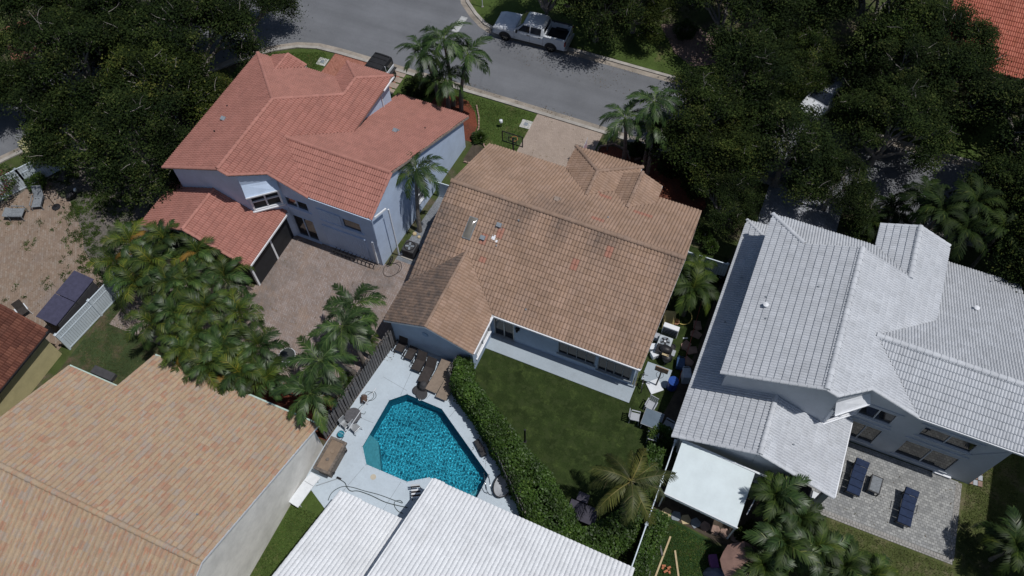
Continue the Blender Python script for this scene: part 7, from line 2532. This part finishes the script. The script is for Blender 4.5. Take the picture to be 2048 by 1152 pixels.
# passage between the houses
c = at(1338, 640, 0.6)
t = thing("plywood_board", "yellow plywood board leaning against the tan roofed house", "board", (c.x, c.y, 0), 0.25)
b = MB(); b.obox((0, 0, 0.6), (0.7, 0.03, 1.3), Matrix.Rotation(-0.5, 3, 'X')); b.build("sheet", mat("yellow_plywood", (0.42, 0.34, 0.15), 0.12, 3), t, world=False)
c = at(1367, 634, 0.3)
t = thing("hoop", "large yellow hoop propped on the grass of the passage", "hoop", (c.x, c.y, 0.02), 0.2)
b = MB(); b.tube([(0.5 * math.cos(a), 0.42 * math.sin(a), 0.1 + 0.22 * (1 + math.sin(a))) for a in np.linspace(0, 2 * PI, 33)], 0.028, 6); b.build("ring", mat("yellow_plastic", (0.52, 0.42, 0.14), 0.1), t, world=False)
c = at(1352, 643, 0.2)
t = thing("clay_pot", "small terracotta bowl at the foot of the yellow hoop", "pot", (c.x, c.y, 0))
b = MB(); b.lathe(0, 0, [(0.1, 0), (0.2, 0.18), (0.22, 0.2), (0.17, 0.19), (0.08, 0.05)], 18); b.build("bowl", mat("terracotta", (0.45, 0.24, 0.14), 0.15), t, world=False)
for i, (px_, py_, m_, lab) in enumerate(((1345, 768, "blue", "blue barrel in the shade by the white roofed house"), (1362, 724, "dkblue", "small dark blue tub in the shade by the red pipe"), (1372, 752, "white", "pale grey bin with rounded lid close to the white tile eave"))):
    c = at(px_, py_, 0.5)
    colr = {"blue": (0.012, 0.035, 0.20), "dkblue": (0.03, 0.07, 0.16), "white": (0.33, 0.38, 0.45)}[m_]
    mm = mat("bin_" + m_, colr, 0.12, 4, 0.4)
    t = thing("storage_bin", lab, "bin", (c.x, c.y, 0), 0.2 * i)
    if m_ == "blue":
        b = MB(); b.lathe(0, 0, [(0.26, 0), (0.3, 0.1), (0.3, 0.8), (0.28, 0.88)], 20); b.build("body", mm, t, world=False, smooth=True)
        b = MB(); b.lathe(0, 0, [(0.3, 0.885), (0.3, 0.93), (0.1, 0.96)], 20); b.build("lid", mat("bright_blue_lid", (0.02, 0.07, 0.30)), t, world=False)
    else:
        h_ = 0.9 if m_ == "white" else 0.4
        b = MB(); b.box(-0.22, 0.22, -0.3, 0.3, 0, h_); b.build("body", mm, t, world=False, bevel=0.06)
        b = MB(); b.box(-0.24, 0.24, -0.32, 0.32, h_ + 0.003, h_ + 0.06); b.build("lid", mm, t, world=False, bevel=0.03)
        b = MB(); b.tube([(-0.2, 0.34, h_ * 0.8), (-0.15, 0.42, h_), (0.15, 0.42, h_), (0.2, 0.34, h_ * 0.8)], 0.02, 6); b.build("handle", mm, t, world=False)
hose("red_pipe", "thin red pipe running the length of the shaded passage", "pipe", [tuple(at(1404, 601, 0.1)), tuple(at(1380, 686, 0.1)), tuple(at(1355, 771, 0.1))], 0.018, mat("red_pipe", (0.38, 0.1, 0.08)))
for i, (px_, py_) in enumerate(((1392, 668), (1384, 700), (1372, 690), (1395, 650), (1376, 722))):
    c = at(px_, py_, 0.1)
    t = thing("paving_stone", ["flat reddish stone nearest the blue tub in the shaded passage", "long flat stone beside the red pipe", "flat stone on the grass side of the red pipe", "uppermost flat stone of the shaded passage", "broken flat stone above the pale grey bin"][i], "stone", (c.x, c.y, 0.0), i * 0.7)
    b = MB(); b.prism([(-0.3, -0.2), (0.25, -0.25), (0.35, 0.15), (-0.1, 0.28), (-0.35, 0.1)], 0.0, 0.09); b.build("slab", M_BRICKEDGE, t, world=False)
c = at(1371, 676, 0.05)
t = thing("white_scrap", "small white strip of paper on the grass of the passage", "paper", (c.x, c.y, 0.02), 0.5)
b = MB(); b.box(-0.15, 0.15, -0.045, 0.045, 0, 0.015); b.build("strip", M_WHITEPL, t, world=False)

# blue house: AC in its screen, rocks
c = at(820, 495, 0.7)
t = thing("air_conditioner", "black condenser with open fan top on the blue grey gravel", "air conditioner", (c.x, c.y, 0), 0.0)
b = MB(); b.box(-0.42, 0.42, -0.42, 0.42, 0.08, 0.86); b.build("case", mat("dark_grey_ac", (0.05, 0.05, 0.052), 0.2, 5, 0.6), t, world=False, bevel=0.06)
for k in range(16):
    b = MB(); x_ = -0.36 + k * 0.048
    b.box(x_, x_ + 0.02, -0.433, -0.421, 0.14, 0.8); b.build("louvre", M_BLACK, t, world=False)
b = MB()
b.tube([(0.33 * math.cos(a), 0.33 * math.sin(a), 0.88) for a in np.linspace(0, 2 * PI, 25)], 0.03, 6); b.build("fan_ring", M_BLACK, t, world=False)
for k in range(4):
    a = PI * k / 2 + 0.3
    b = MB(); b.obox((0.15 * math.cos(a), 0.15 * math.sin(a), 0.875), (0.28, 0.12, 0.01), rz=a); b.build("fan_blade", M_LEADGREY, t, world=False)
b = MB(); b.box(-0.52, 0.52, -0.52, 0.52, 0.0, 0.08); b.build("pad", M_CONC, t, world=False)
for i, (px_, py_, s_, lab) in enumerate(((829, 467, 0.16, "pale tan rock beside the black condenser"), (838, 473, 0.12, "smaller tan rock at the foot of the single palm"))):
    c = at(px_, py_, 0.1)
    b = MB(); b.lathe(c.x, c.y, [(s_ * 0.8, 0), (s_, s_ * 0.5), (s_ * 0.7, s_), (0.02, s_ * 1.1)], 7)
    tag(b.build("rock", M_PINE), lab, "rock")
c = at(782, 517, 0.6)
t = thing("hose_bib", "black wall hose holder at the corner of the blue house", "hose holder", (-19.12, 23.2, 0.3))
b = MB(); b.tube([(0.08, 0.2 * math.cos(a), 0.4 + 0.2 * math.sin(a)) for a in np.linspace(0, 2 * PI, 21)], 0.035, 6); b.build("coil", M_BLACK, t, world=False)
b = MB(); b.box(0, 0.08, -0.06, 0.06, 0.34, 0.46); b.build("bracket", M_BLACK, t, world=False)
# chairs and round glass table behind the areca clump on the patio
c = at(575, 712, 0.6)
t = thing("patio_table", "round white framed glass table on the rust patio by the palms", "table", (c.x, c.y, 0.02))
b = MB(); b.tube([(0.48 * math.cos(a), 0.48 * math.sin(a), 0.68) for a in np.linspace(0, 2 * PI, 29)], 0.02, 6); b.build("ring", M_WHITEPL, t, world=False)
b = MB(); b.tube([(0.22 * math.cos(a), 0.22 * math.sin(a), 0.66) for a in np.linspace(0, 2 * PI, 21)], 0.014, 6); b.build("inner_ring", M_WHITEPL, t, world=False)
for k in range(5):
    a = 2 * PI * k / 5
    b = MB(); b.tube([(0.02 * math.cos(a), 0.02 * math.sin(a), 0.66), (0.48 * math.cos(a), 0.48 * math.sin(a), 0.67), (0.62 * math.cos(a), 0.62 * math.sin(a), 0.02)], 0.014, 5); b.build("leg", M_WHITEPL, t, world=False)
b = MB(); b.lathe(0, 0, [(0.46, 0.685), (0.46, 0.695)], 28); b.build("tabletop", gloss_mat("smoky_glass_top", (0.05, 0.055, 0.05), 0.1), t, world=False)

# left yard: grey chairs, umbrella base, grill, shed, chair by the red roof
c = at(76, 405, 0.3); chair("grey wicker chair with tall back nearer the umbrella base", c.x, c.y, SOUTH + 0.5, M_GREYWICK, M_GREYWICK, 0.72, 0.85, 0.32, 0.8, 38, "grey wicker chairs in the left yard", True, name="garden_chair")
c = at(36, 428, 0.3); chair("grey wicker chair lying low at the left edge of the yard", c.x, c.y, 0.4, M_GREYWICK, M_GREYWICK, 0.8, 0.85, 0.40, 0.45, 75, "grey wicker chairs in the left yard", True, name="garden_chair")
c = at(113, 415, 0)
t = thing("umbrella_base", "black umbrella base with a bare tilted pole in the left yard", "umbrella base", (c.x, c.y, 0.02))
b = MB(); b.lathe(0, 0, [(0.28, 0), (0.28, 0.05), (0.08, 0.09), (0.05, 0.2)], 22); b.build("base", M_BLACK, t, world=False)
b = MB(); b.tube([(0, 0, 0.1), (-0.02, 0.02, 1.25)], 0.025, 7); b.build("pole", M_BLACK, t, world=False)
c = at(143, 391, 0.3)
t = thing("garden_goose", "black bird shaped garden figure with white head in the weedy yard", "garden figure", (c.x, c.y, 0), 1.2)
b = MB(); b.tube([(-0.42, 0, 0.25), (-0.25, 0, 0.3), (0.0, 0, 0.36), (0.22, 0, 0.4), (0.34, 0, 0.45)], [0.05, 0.19, 0.24, 0.18, 0.09], 12); b.build("body", M_BLACK, t, world=False, smooth=True)
b = MB(); b.tube([(0.33, 0, 0.45), (0.42, 0, 0.6), (0.5, 0, 0.66)], [0.1, 0.11, 0.06], 10); b.build("head", M_WHITEPL, t, world=False, smooth=True)
for s in (-1, 1):
    b = MB(); b.tube([(0.02, s * 0.08, 0), (0.0, s * 0.09, 0.2)], 0.02, 5); b.build("leg", M_BLACK, t, world=False)
M_SHEDTOP = mat("dark_violet_roof_felt", (0.055, 0.055, 0.095), 0.15, 5, 0.85, 0.3)
M_SHEDSIDE = mat("dark_grey_shed_board", (0.06, 0.06, 0.065), 0.15, 4, 0.7)
t = thing("storage_shed", "low dark storage shed with violet grey lean-to roof behind the vinyl fence", "shed", (-35.2, 12.4, 0))
b = MB(); b.box(-35.75, -34.55, 10.8, 14.1, 0.02, 1.95); b.build("wall", M_SHEDSIDE, t)
for y0, y1 in ((10.7, 12.42), (12.46, 14.2)):
    b = MB(); b.prism([(-35.9, y0), (-34.5, y0), (-34.5, y1), (-35.9, y1)], lambda x, y: 2.02 + 0.1 * (-34.5 - x), lambda x, y: 2.08 + 0.1 * (-34.5 - x)); b.build("roof_panel", M_SHEDTOP, t)
for y0 in (10.85, 12.5):
    b = MB(); b.box(-34.548, -34.52, y0, y0 + 1.55, 0.1, 1.9); b.build("door", M_SHEDSIDE, t)
c = at(46, 622, 0.4); chair("dark sling chair with white frame by the corner of the dark red roof", c.x, c.y, -0.4, M_WHITEPL, M_DKMESH, 0.6, 0.55, 0.4, 0.55, 25)
c = at(405, 0, 0)
t = thing("utility_box", "flat dark hatch on the lawn against the cream roofed house", "hatch", tuple(at(207, 747, 0.2)))
b = MB(); b.box(-0.75, 0.75, -0.25, 0.25, -0.19, 0.1); b.build("lid", M_SHEDSIDE, t, world=False, bevel=0.02)

# front yards
for i, (px_, py_, lab) in enumerate(((1052, 249, "white concrete utility cover beside the tan driveway"), (645, 124, "patched concrete utility cover on the lawn of the coral roofed house"))):
    c = at(px_, py_, 0)
    t = thing("utility_cover", lab, "cover", (c.x, c.y, 0.01), 0.05)
    b = MB(); b.box(-0.38, 0.38, -0.38, 0.38, 0, 0.03); b.build("slab", mat("pale_concrete", (0.48, 0.48, 0.46), 0.15, 3), t, world=False)
    b = MB(); b.box(-0.14, 0.14, -0.14, 0.14, 0.031, 0.045); b.build("hatch", M_LEADGREY, t, world=False)
c = at(1026, 276, 3.0)
t = thing("basketball_hoop", "black basketball hoop with clear framed backboard at the tan driveway edge", "basketball hoop", (c.x, c.y, 0), 0.0)
b = MB(); b.tube([(0, 0, 0), (0, 0, 2.9), (0, -0.05, 3.0)], 0.06, 8); b.build("pole", M_BLACK, t, world=False)
bd = MB()
for q in ((-0.75, 0.75, 2.5, 2.56), (-0.75, 0.75, 3.44, 3.5), (-0.75, -0.69, 2.56, 3.44), (0.69, 0.75, 2.56, 3.44), (-0.3, 0.3, 2.7, 2.74), (-0.3, 0.3, 3.08, 3.12), (-0.3, -0.26, 2.74, 3.08), (0.26, 0.3, 2.74, 3.08)):
    bd.box(q[0], q[1], -0.12, -0.08, q[2], q[3])
bo = bd.build("backboard_frame", M_BLACK, t, world=False)
b = MB(); b.tube([(0.22 * math.cos(a), 0.2 + 0.22 * math.sin(a), 2.72) for a in np.linspace(0, 2 * PI, 21)], 0.018, 6); b.build("rim", mat("orange_rim", (0.5, 0.2, 0.08)), t, world=False)
mg, ntg, bsg, outg = base("clear_acrylic")
trn = N(ntg, "ShaderNodeBsdfTransparent"); gls = N(ntg, "ShaderNodeBsdfGlossy"); gls.inputs["Roughness"].default_value = 0.05
mxg = N(ntg, "ShaderNodeMixShader"); mxg.inputs[0].default_value = 0.08
lk(ntg, trn.outputs[0], mxg.inputs[1]); lk(ntg, gls.outputs[0], mxg.inputs[2]); lk(ntg, mxg.outputs[0], outg.inputs[0])
b = MB(); b.box(-0.69, 0.69, -0.105, -0.095, 2.56, 3.44); b.build("backboard", mg, t, world=False)
c = at(1002, 246, 0.4)
t = thing("yard_lamp", "small pale garden lamp on the lawn between the palms and the driveway", "garden lamp", (c.x, c.y, 0))
b = MB(); b.tube([(0, 0, 0), (0, 0, 0.5)], 0.04, 7); b.build("stem", M_DKPLAST, t, world=False)
b = MB(); b.lathe(0, 0, [(0.05, 0.5), (0.14, 0.52), (0.12, 0.68), (0.03, 0.72)], 12); b.build("head", M_WHITEPL, t, world=False)
c = at(1214, 300, 0)
t = thing("mailbox", "grey green mailbox post at the edge of the tan driveway", "mailbox", (c.x, c.y, 0), 0.1)
b = MB(); b.box(-0.05, 0.05, -0.05, 0.05, 0, 1.1); b.build("post", M_WOODPOST, t, world=False)
b = MB(); b.box(-0.1, 0.1, -0.25, 0.25, 1.1, 1.34); b.build("box", mat("grey_green_paint", (0.25, 0.33, 0.31), 0.1), t, world=False, bevel=0.05)
c = at(1170, 292, 2.4)
t = thing("flag", "furled flag on a slanted pole at the front gable of the tan roofed house", "flag", (c.x - 0.1, c.y - 0.25, 2.2), 0)
b = MB(); b.tube([(0, 0, 0), (0.15, 0.55, 0.75)], 0.015, 6); b.build("pole", M_WHITEPL, t, world=False)
b = MB(); b.add([(0.13, 0.5, 0.7), (0.04, 0.14, 0.2), (0.1, 0.12, -0.45), (0.2, 0.2, -0.4), (0.2, 0.42, 0.1)], [(0, 1, 2, 3, 4)]); b.build("cloth", mat("flag_red_white", (0.45, 0.12, 0.14), 0.2, 1, col2=(0.5, 0.5, 0.55)), t, world=False)
b = MB(); b.add([(0.03, 0.14, 0.2), (-0.03, 0.1, 0.1), (-0.02, 0.05, -0.5), (0.1, 0.11, -0.45)], [(0, 1, 2, 3)]); b.build("cloth", mat("flag_blue", (0.05, 0.08, 0.25)), t, world=False)
# bed edging: scalloped blocks
def edging(label, line, step=0.26):
    t = thing("bed_edging", label, "edging", (line[0][0], line[0][1], 0))
    L_ = fine(line, step)
    first = None
    for a, b_ in zip(L_, L_[1:]):
        p = Vector((a[0], a[1], 0)) - WL[t.name]
        if first is None:
            mb = MB(); mb.box(0.01, step - 0.01, -0.05, 0.05, 0, 0.12); mb.box(0.05, step - 0.05, -0.048, 0.048, 0.121, 0.16)
            first = mb.build("block", M_BRICKEDGE, t, world=False); o = first
        else:
            o = first.copy(); COL.objects.link(o)
        o.location = p
        o.rotation_euler = (0, 0, math.atan2(b_[1] - a[1], b_[0] - a[0]))
edging("pinkish edging blocks round the mulch bed of the street palms", [(-19.85, 37.9), (-19.2, 36.9), (-18.75, 35.9), (-18.6, 34.7)])
edging("pinkish edging blocks curving round the corner bed by the blue wall", [(-18.5, 34.75), (-17.9, 34.75), (-17.35, 34.2), (-17.3, 33.4), (-17.9, 32.75), (-18.5, 32.7)])
edging("edging blocks round the mulch circle beside the tan driveway", [(-10.2, 36.3), (-10.25, 37.6), (-9.4, 38.2), (-8.3, 38.0), (-7.9, 37.3)])
edging("edging blocks along the front bed of the tan roofed house", [(-7.6, 37.4), (-6.8, 38.2), (-5.2, 38.3), (-3.6, 37.9)])
hose("black_edging", "curved black plastic edging between red mulch and patio", "edging", g_([(560, 778), (590, 790), (612, 770), (640, 770), (668, 790), (684, 808)]), 0.05, M_BLACK)

# awning, soffit things and right hand gardens
t = thing("awning", "large white fabric awning on posts beside the vinyl fence", "awning", (3.3, 16.3, 0))
aw = [(1.4, 17.9, 2.62), (5.36, 17.68, 2.62), (5.28, 14.68, 2.35), (1.4, 14.95, 2.35)]
vs, fs = [], []
for i in range(21):
    for j in range(11):
        u, v = i / 20, j / 10
        a_, b_, c_, d_ = [Vector(q) for q in aw]
        q = (a_ * (1 - u) + b_ * u) * (1 - v) + (d_ * (1 - u) + c_ * u) * v
        vs.append((q.x, q.y, q.z - 0.05 * math.sin(PI * v) + 0.012 * math.sin(u * 50) * v))
for i in range(20):
    for j in range(10):
        k = i * 11 + j
        fs.append((k, k + 11, k + 12, k + 1))
M_CANVAS = mat("white_awning_canvas", (0.62, 0.70, 0.72), 0.05, 1.2, 0.8)
b = MB(); b.add(vs, [f[::-1] for f in fs]); b.build("canvas", M_CANVAS, t, smooth=True)
b = MB()
vs, fs = [], []
n_ = 60
for i in range(n_ + 1):
    u = i / n_
    p = Vector(aw[3]) * (1 - u) + Vector(aw[2]) * u
    dd = 0.16 + 0.05 * abs(math.sin(u * PI * 14))
    vs += [(p.x, p.y - 0.03, p.z), (p.x, p.y - 0.05, p.z - dd)]
fs = [(2 * i, 2 * i + 1, 2 * i + 3, 2 * i + 2) for i in range(n_)]
b.add(vs, fs); b.build("valance", M_CANVAS, t)
b = MB(); b.bar((aw[3][0] - 0.05, aw[3][1], 2.33), (aw[2][0] + 0.05, aw[2][1], 2.33), 0.06); b.build("front_bar", M_WHITEPL, t)
b = MB(); b.bar((aw[0][0] - 0.1, aw[0][1] + 0.06, 2.6), (6.0, aw[1][1] + 0.03, 2.6), 0.1); b.build("roller", M_WHITEPL, t)
for (x_, y_, z_) in ((1.42, 15.0, 2.3), (5.25, 14.75, 2.3), (1.35, 18.0, 2.55), (5.95, 17.65, 2.55)):
    b = MB(); b.box(x_ - 0.035, x_ + 0.035, y_ - 0.035, y_ + 0.035, 0, z_); b.build("post", M_WHITEPL, t)
b = MB(); b.bar((5.95, 17.6, 2.5), (5.6, 15.6, 2.1), 0.05); b.build("arm", M_WHITEPL, t)
# loungers with navy cushions and wicker table
lounger("navy cushioned lounger nearest the pillar of the grey house", 10.76, 20.5, SOUTH - 0.06, 2.05, 0.74, 0.75, 18, 0.46, M_BLACK, M_NAVY, True, "navy cushioned loungers on the grey patio", True)
lounger("navy cushioned lounger on the open side of the grey patio", 13.5, 19.9, SOUTH - 0.04, 2.05, 0.74, 0.75, 18, 0.46, M_BLACK, M_NAVY, True, "navy cushioned loungers on the grey patio", True)
c = at(1751, 969, 0.4)
t = thing("side_table", "dark wicker side table between the two navy loungers", "table", (c.x, c.y, 0.03), -0.06)
b = MB(); b.box(-0.32, 0.32, -0.5, 0.5, 0.37, 0.43); b.build("tabletop", M_WICKER, t, world=False, bevel=0.02)
b = MB(); b.box(-0.25, 0.25, -0.43, 0.43, 0.431, 0.436); b.build("inset", M_GREYWICK, t, world=False)
for sx in (-1, 1):
    for sy in (-1, 1):
        b = MB(); b.box(sx * 0.27 - 0.03, sx * 0.27 + 0.03, sy * 0.45 - 0.03, sy * 0.45 + 0.03, 0, 0.37); b.build("leg", M_WICKER, t, world=False)
c = at(1612, 985, 0.9)
t = thing("gas_grill", "covered black grill with white side shelf under the porch of the grey house", "grill", (c.x, c.y, 0.03), -0.1)
b = MB(); b.box(-0.7, 0.25, -0.3, 0.3, 0, 0.95); b.build("cabinet", M_BLACK, t, world=False, bevel=0.05)
b = MB(); b.box(0.27, 0.75, -0.28, 0.28, 0.82, 0.87); b.build("side_shelf", M_WHITEPL, t, world=False, bevel=0.02)
b = MB(); b.box(-0.65, 0.2, -0.32, 0.3, 0.96, 1.15); b.build("hood", M_BLACK, t, world=False, bevel=0.08)
# black chest on the turf
t = thing("deck_box", "black wicker look storage chest half under the coconut palm", "chest", tuple(at(1172, 1032, 0)), 0.0)
b = MB(); b.box(-0.95, 0.55, -0.55, 0.3, 0, 0.72); b.build("box", M_SHEDSIDE, t, world=False, bevel=0.03)
for k, (x0, x1) in enumerate(((-1.0, -0.2), (-0.17, 0.6))):
    b = MB(); b.box(x0, x1, -0.6, 0.35, 0.73, 0.79); b.build("lid", mat("dark_violet_lid", (0.045, 0.042, 0.06), 0.2, 6, 0.6), t, world=False, bevel=0.015)
b = MB(); b.obox((-0.45, 0.62, 0.45), (0.62, 0.5, 0.9)); b.build("side_cabinet", mat("dark_violet_lid", (0, 0, 0)), t, world=False, bevel=0.03)
# stepping stones and timber
for i in range(8):
    p_, q_ = at(1333, 1026, 0), at(1430, 1060, 0)
    c = p_ + (q_ - p_) * (i / 5)
    t = thing("stepping_stone", ["cream stepping stone nearest the vinyl fence under the awning edge", "grey stepping stone second from the vinyl fence", "cream stepping stone third from the vinyl fence",
                                 "grey stepping stone fourth from the vinyl fence", "stepping stone fifth from the vinyl fence, in shade", "stepping stone sixth from the vinyl fence, in shade",
                                 "stepping stone seventh from the vinyl fence, in shade", "stepping stone farthest from the vinyl fence, in shade"][i], "stepping stone", (c.x, c.y, 0.012), i * 0.3)
    b = MB(); b.prism([(-0.24, -0.2), (0.1, -0.26), (0.26, -0.1), (0.2, 0.22), (-0.12, 0.26), (-0.27, 0.08)], 0, 0.05)
    b.build("stone", (M_PINE if i in (0, 2) else M_LEADGREY) if i < 4 else M_BRICKEDGE, t, world=False)
for i, (a_, b_, lab) in enumerate((((1341, 1073), (1309, 1158), "longer pine plank slanting on the deep green lawn"), ((1350, 1101), (1358, 1160), "shorter pine plank right of the slanting one"),
                                   ((1301, 1130), (1296, 1165), "short grey plank near the creeping hedge"), ((1325, 1112), (1320, 1090), "short dark batten left of the longer pine plank"))):
    p_, q_ = at(*a_, 0.06), at(*b_, 0.06)
    b = MB(); b.bar(p_, q_, 0.09, 0.045); tag(b.build("plank", M_PINE if i < 2 else M_WOOD), lab, "plank")
c = at(1332, 1141, 0.1)
t = thing("brick_pile", "small heap of orange bricks between the two pine planks", "bricks", (c.x, c.y, 0.01))
for i in range(6):
    b = MB(); b.obox((rnd.uniform(-0.2, 0.2), rnd.uniform(-0.2, 0.2), 0.05 + 0.075 * (i // 3)), (0.2, 0.1, 0.07), rz=rnd.uniform(0, 3)); b.build("brick", mat("orange_brick", (0.42, 0.16, 0.08), 0.15), t, world=False)
c = at(1487, 1128, 1.9)
t = thing("garden_umbrella", "faded pink brown garden umbrella at the bottom edge in tree shade", "umbrella", (c.x, c.y, 0), 0.2)
M_UMB = mat("faded_umbrella_cloth", (0.26, 0.16, 0.13), 0.15, 2, 0.9)
for k in range(8):
    a0, a1 = 2 * PI * k / 8, 2 * PI * (k + 1) / 8
    b = MB(); vs = [(0, 0, 2.35)]
    for rr_, zz in ((0.6, 2.15), (1.15, 1.85)):
        for a in (a0, (a0 + a1) / 2, a1):
            dip = 0.05 if a not in (a0, a1) else 0
            vs.append((rr_ * math.cos(a) * (1 - dip), rr_ * math.sin(a) * (1 - dip), zz - dip))
    b.add(vs, [(0, 1, 2), (0, 2, 3), (1, 4, 5, 2), (2, 5, 6, 3)])
    b.build("canopy_panel", M_UMB, t, world=False)
b = MB(); b.tube([(0, 0, 0), (0, 0, 2.4)], 0.025, 8); b.build("pole", M_WOODPOST, t, world=False)
b = MB(); b.lathe(0, 0, [(0.28, 0), (0.28, 0.08), (0.06, 0.12)], 18); b.build("base", M_CONC, t, world=False)
c = at(1428, 1122, 0.4)
t = thing("storage_crate", "violet plastic crate in the shade near the umbrella", "crate", (c.x, c.y, 0), 0.5)
b = MB(); b.box(-0.2, 0.2, -0.33, 0.33, 0, 0.35); b.build("body", mat("violet_plastic", (0.16, 0.06, 0.17), 0.15), t, world=False, bevel=0.03)
b = MB(); b.box(-0.22, 0.22, -0.35, 0.35, 0.353, 0.39); b.build("lid", mat("violet_plastic", (0, 0, 0)), t, world=False, bevel=0.02)
c = at(1430, 1146, 0.3)
t = thing("covered_heap", "heap under a blue and grey tarpaulin at the bottom edge", "tarpaulin", (c.x, c.y, 0), 0.5)
b = MB(); b.lathe(0, 0, [(0.6, 0), (0.5, 0.25), (0.3, 0.45), (0.05, 0.5)], 9, 1.0, 0.7); b.build("tarpaulin", mat("blue_tarp", (0.04, 0.07, 0.22), 0.4, 1, col2=(0.25, 0.27, 0.3)), t, world=False)
c = at(1977, 940, 0.1)
t = thing("paver_stack", "small stack of spare pavers against the corner of the grey house", "pavers", (16.75, 23.3, 0), 0.1)
for i in range(9):
    b = MB(); b.obox((-0.25 + 0.25 * (i % 3), -0.4 + 0.35 * (i // 3), 0.04), (0.22, 0.3, 0.07)); b.build("paver", M_GREYPL if i % 2 else M_BRICKEDGE, t, world=False)
c = at(1480, 380, 0.3)
# lamp posts at the street and a white marker on the far verge
c = at(965, 14, 0)
t = thing("sign_post", "thin white post on the far verge left of the pickup", "post", (c.x, c.y, 0), 0)
b = MB(); b.tube([(0, 0, 0), (0, 0, 2.4)], 0.035, 8); b.build("pole", M_WHITEPL, t, world=False)
b = MB(); b.box(-0.08, 0.08, -0.08, 0.08, 0, 0.06); b.build("base", M_CONC, t, world=False)
c = at(1730, 430, 0.6)
t = thing("globe_light", "small white globe light beside the blue grey driveway", "garden lamp", (c.x, c.y, 0))
b = MB(); b.tube([(0, 0, 0), (0, 0, 0.6)], 0.03, 6); b.build("stem", M_BLACK, t, world=False)
b = MB(); b.lathe(0, 0, [(0.05, 0.6), (0.13, 0.68), (0.13, 0.76), (0.04, 0.84)], 12); b.build("globe", M_WHITEPL, t, world=False, smooth=True)
# red shrub-covered bit of drive across the side street
sheet("far_driveway", [(-58, 31), (-54.2, 28.2), (-52.5, 31.0), (-56, 34.5)], 0.02, P_RED)
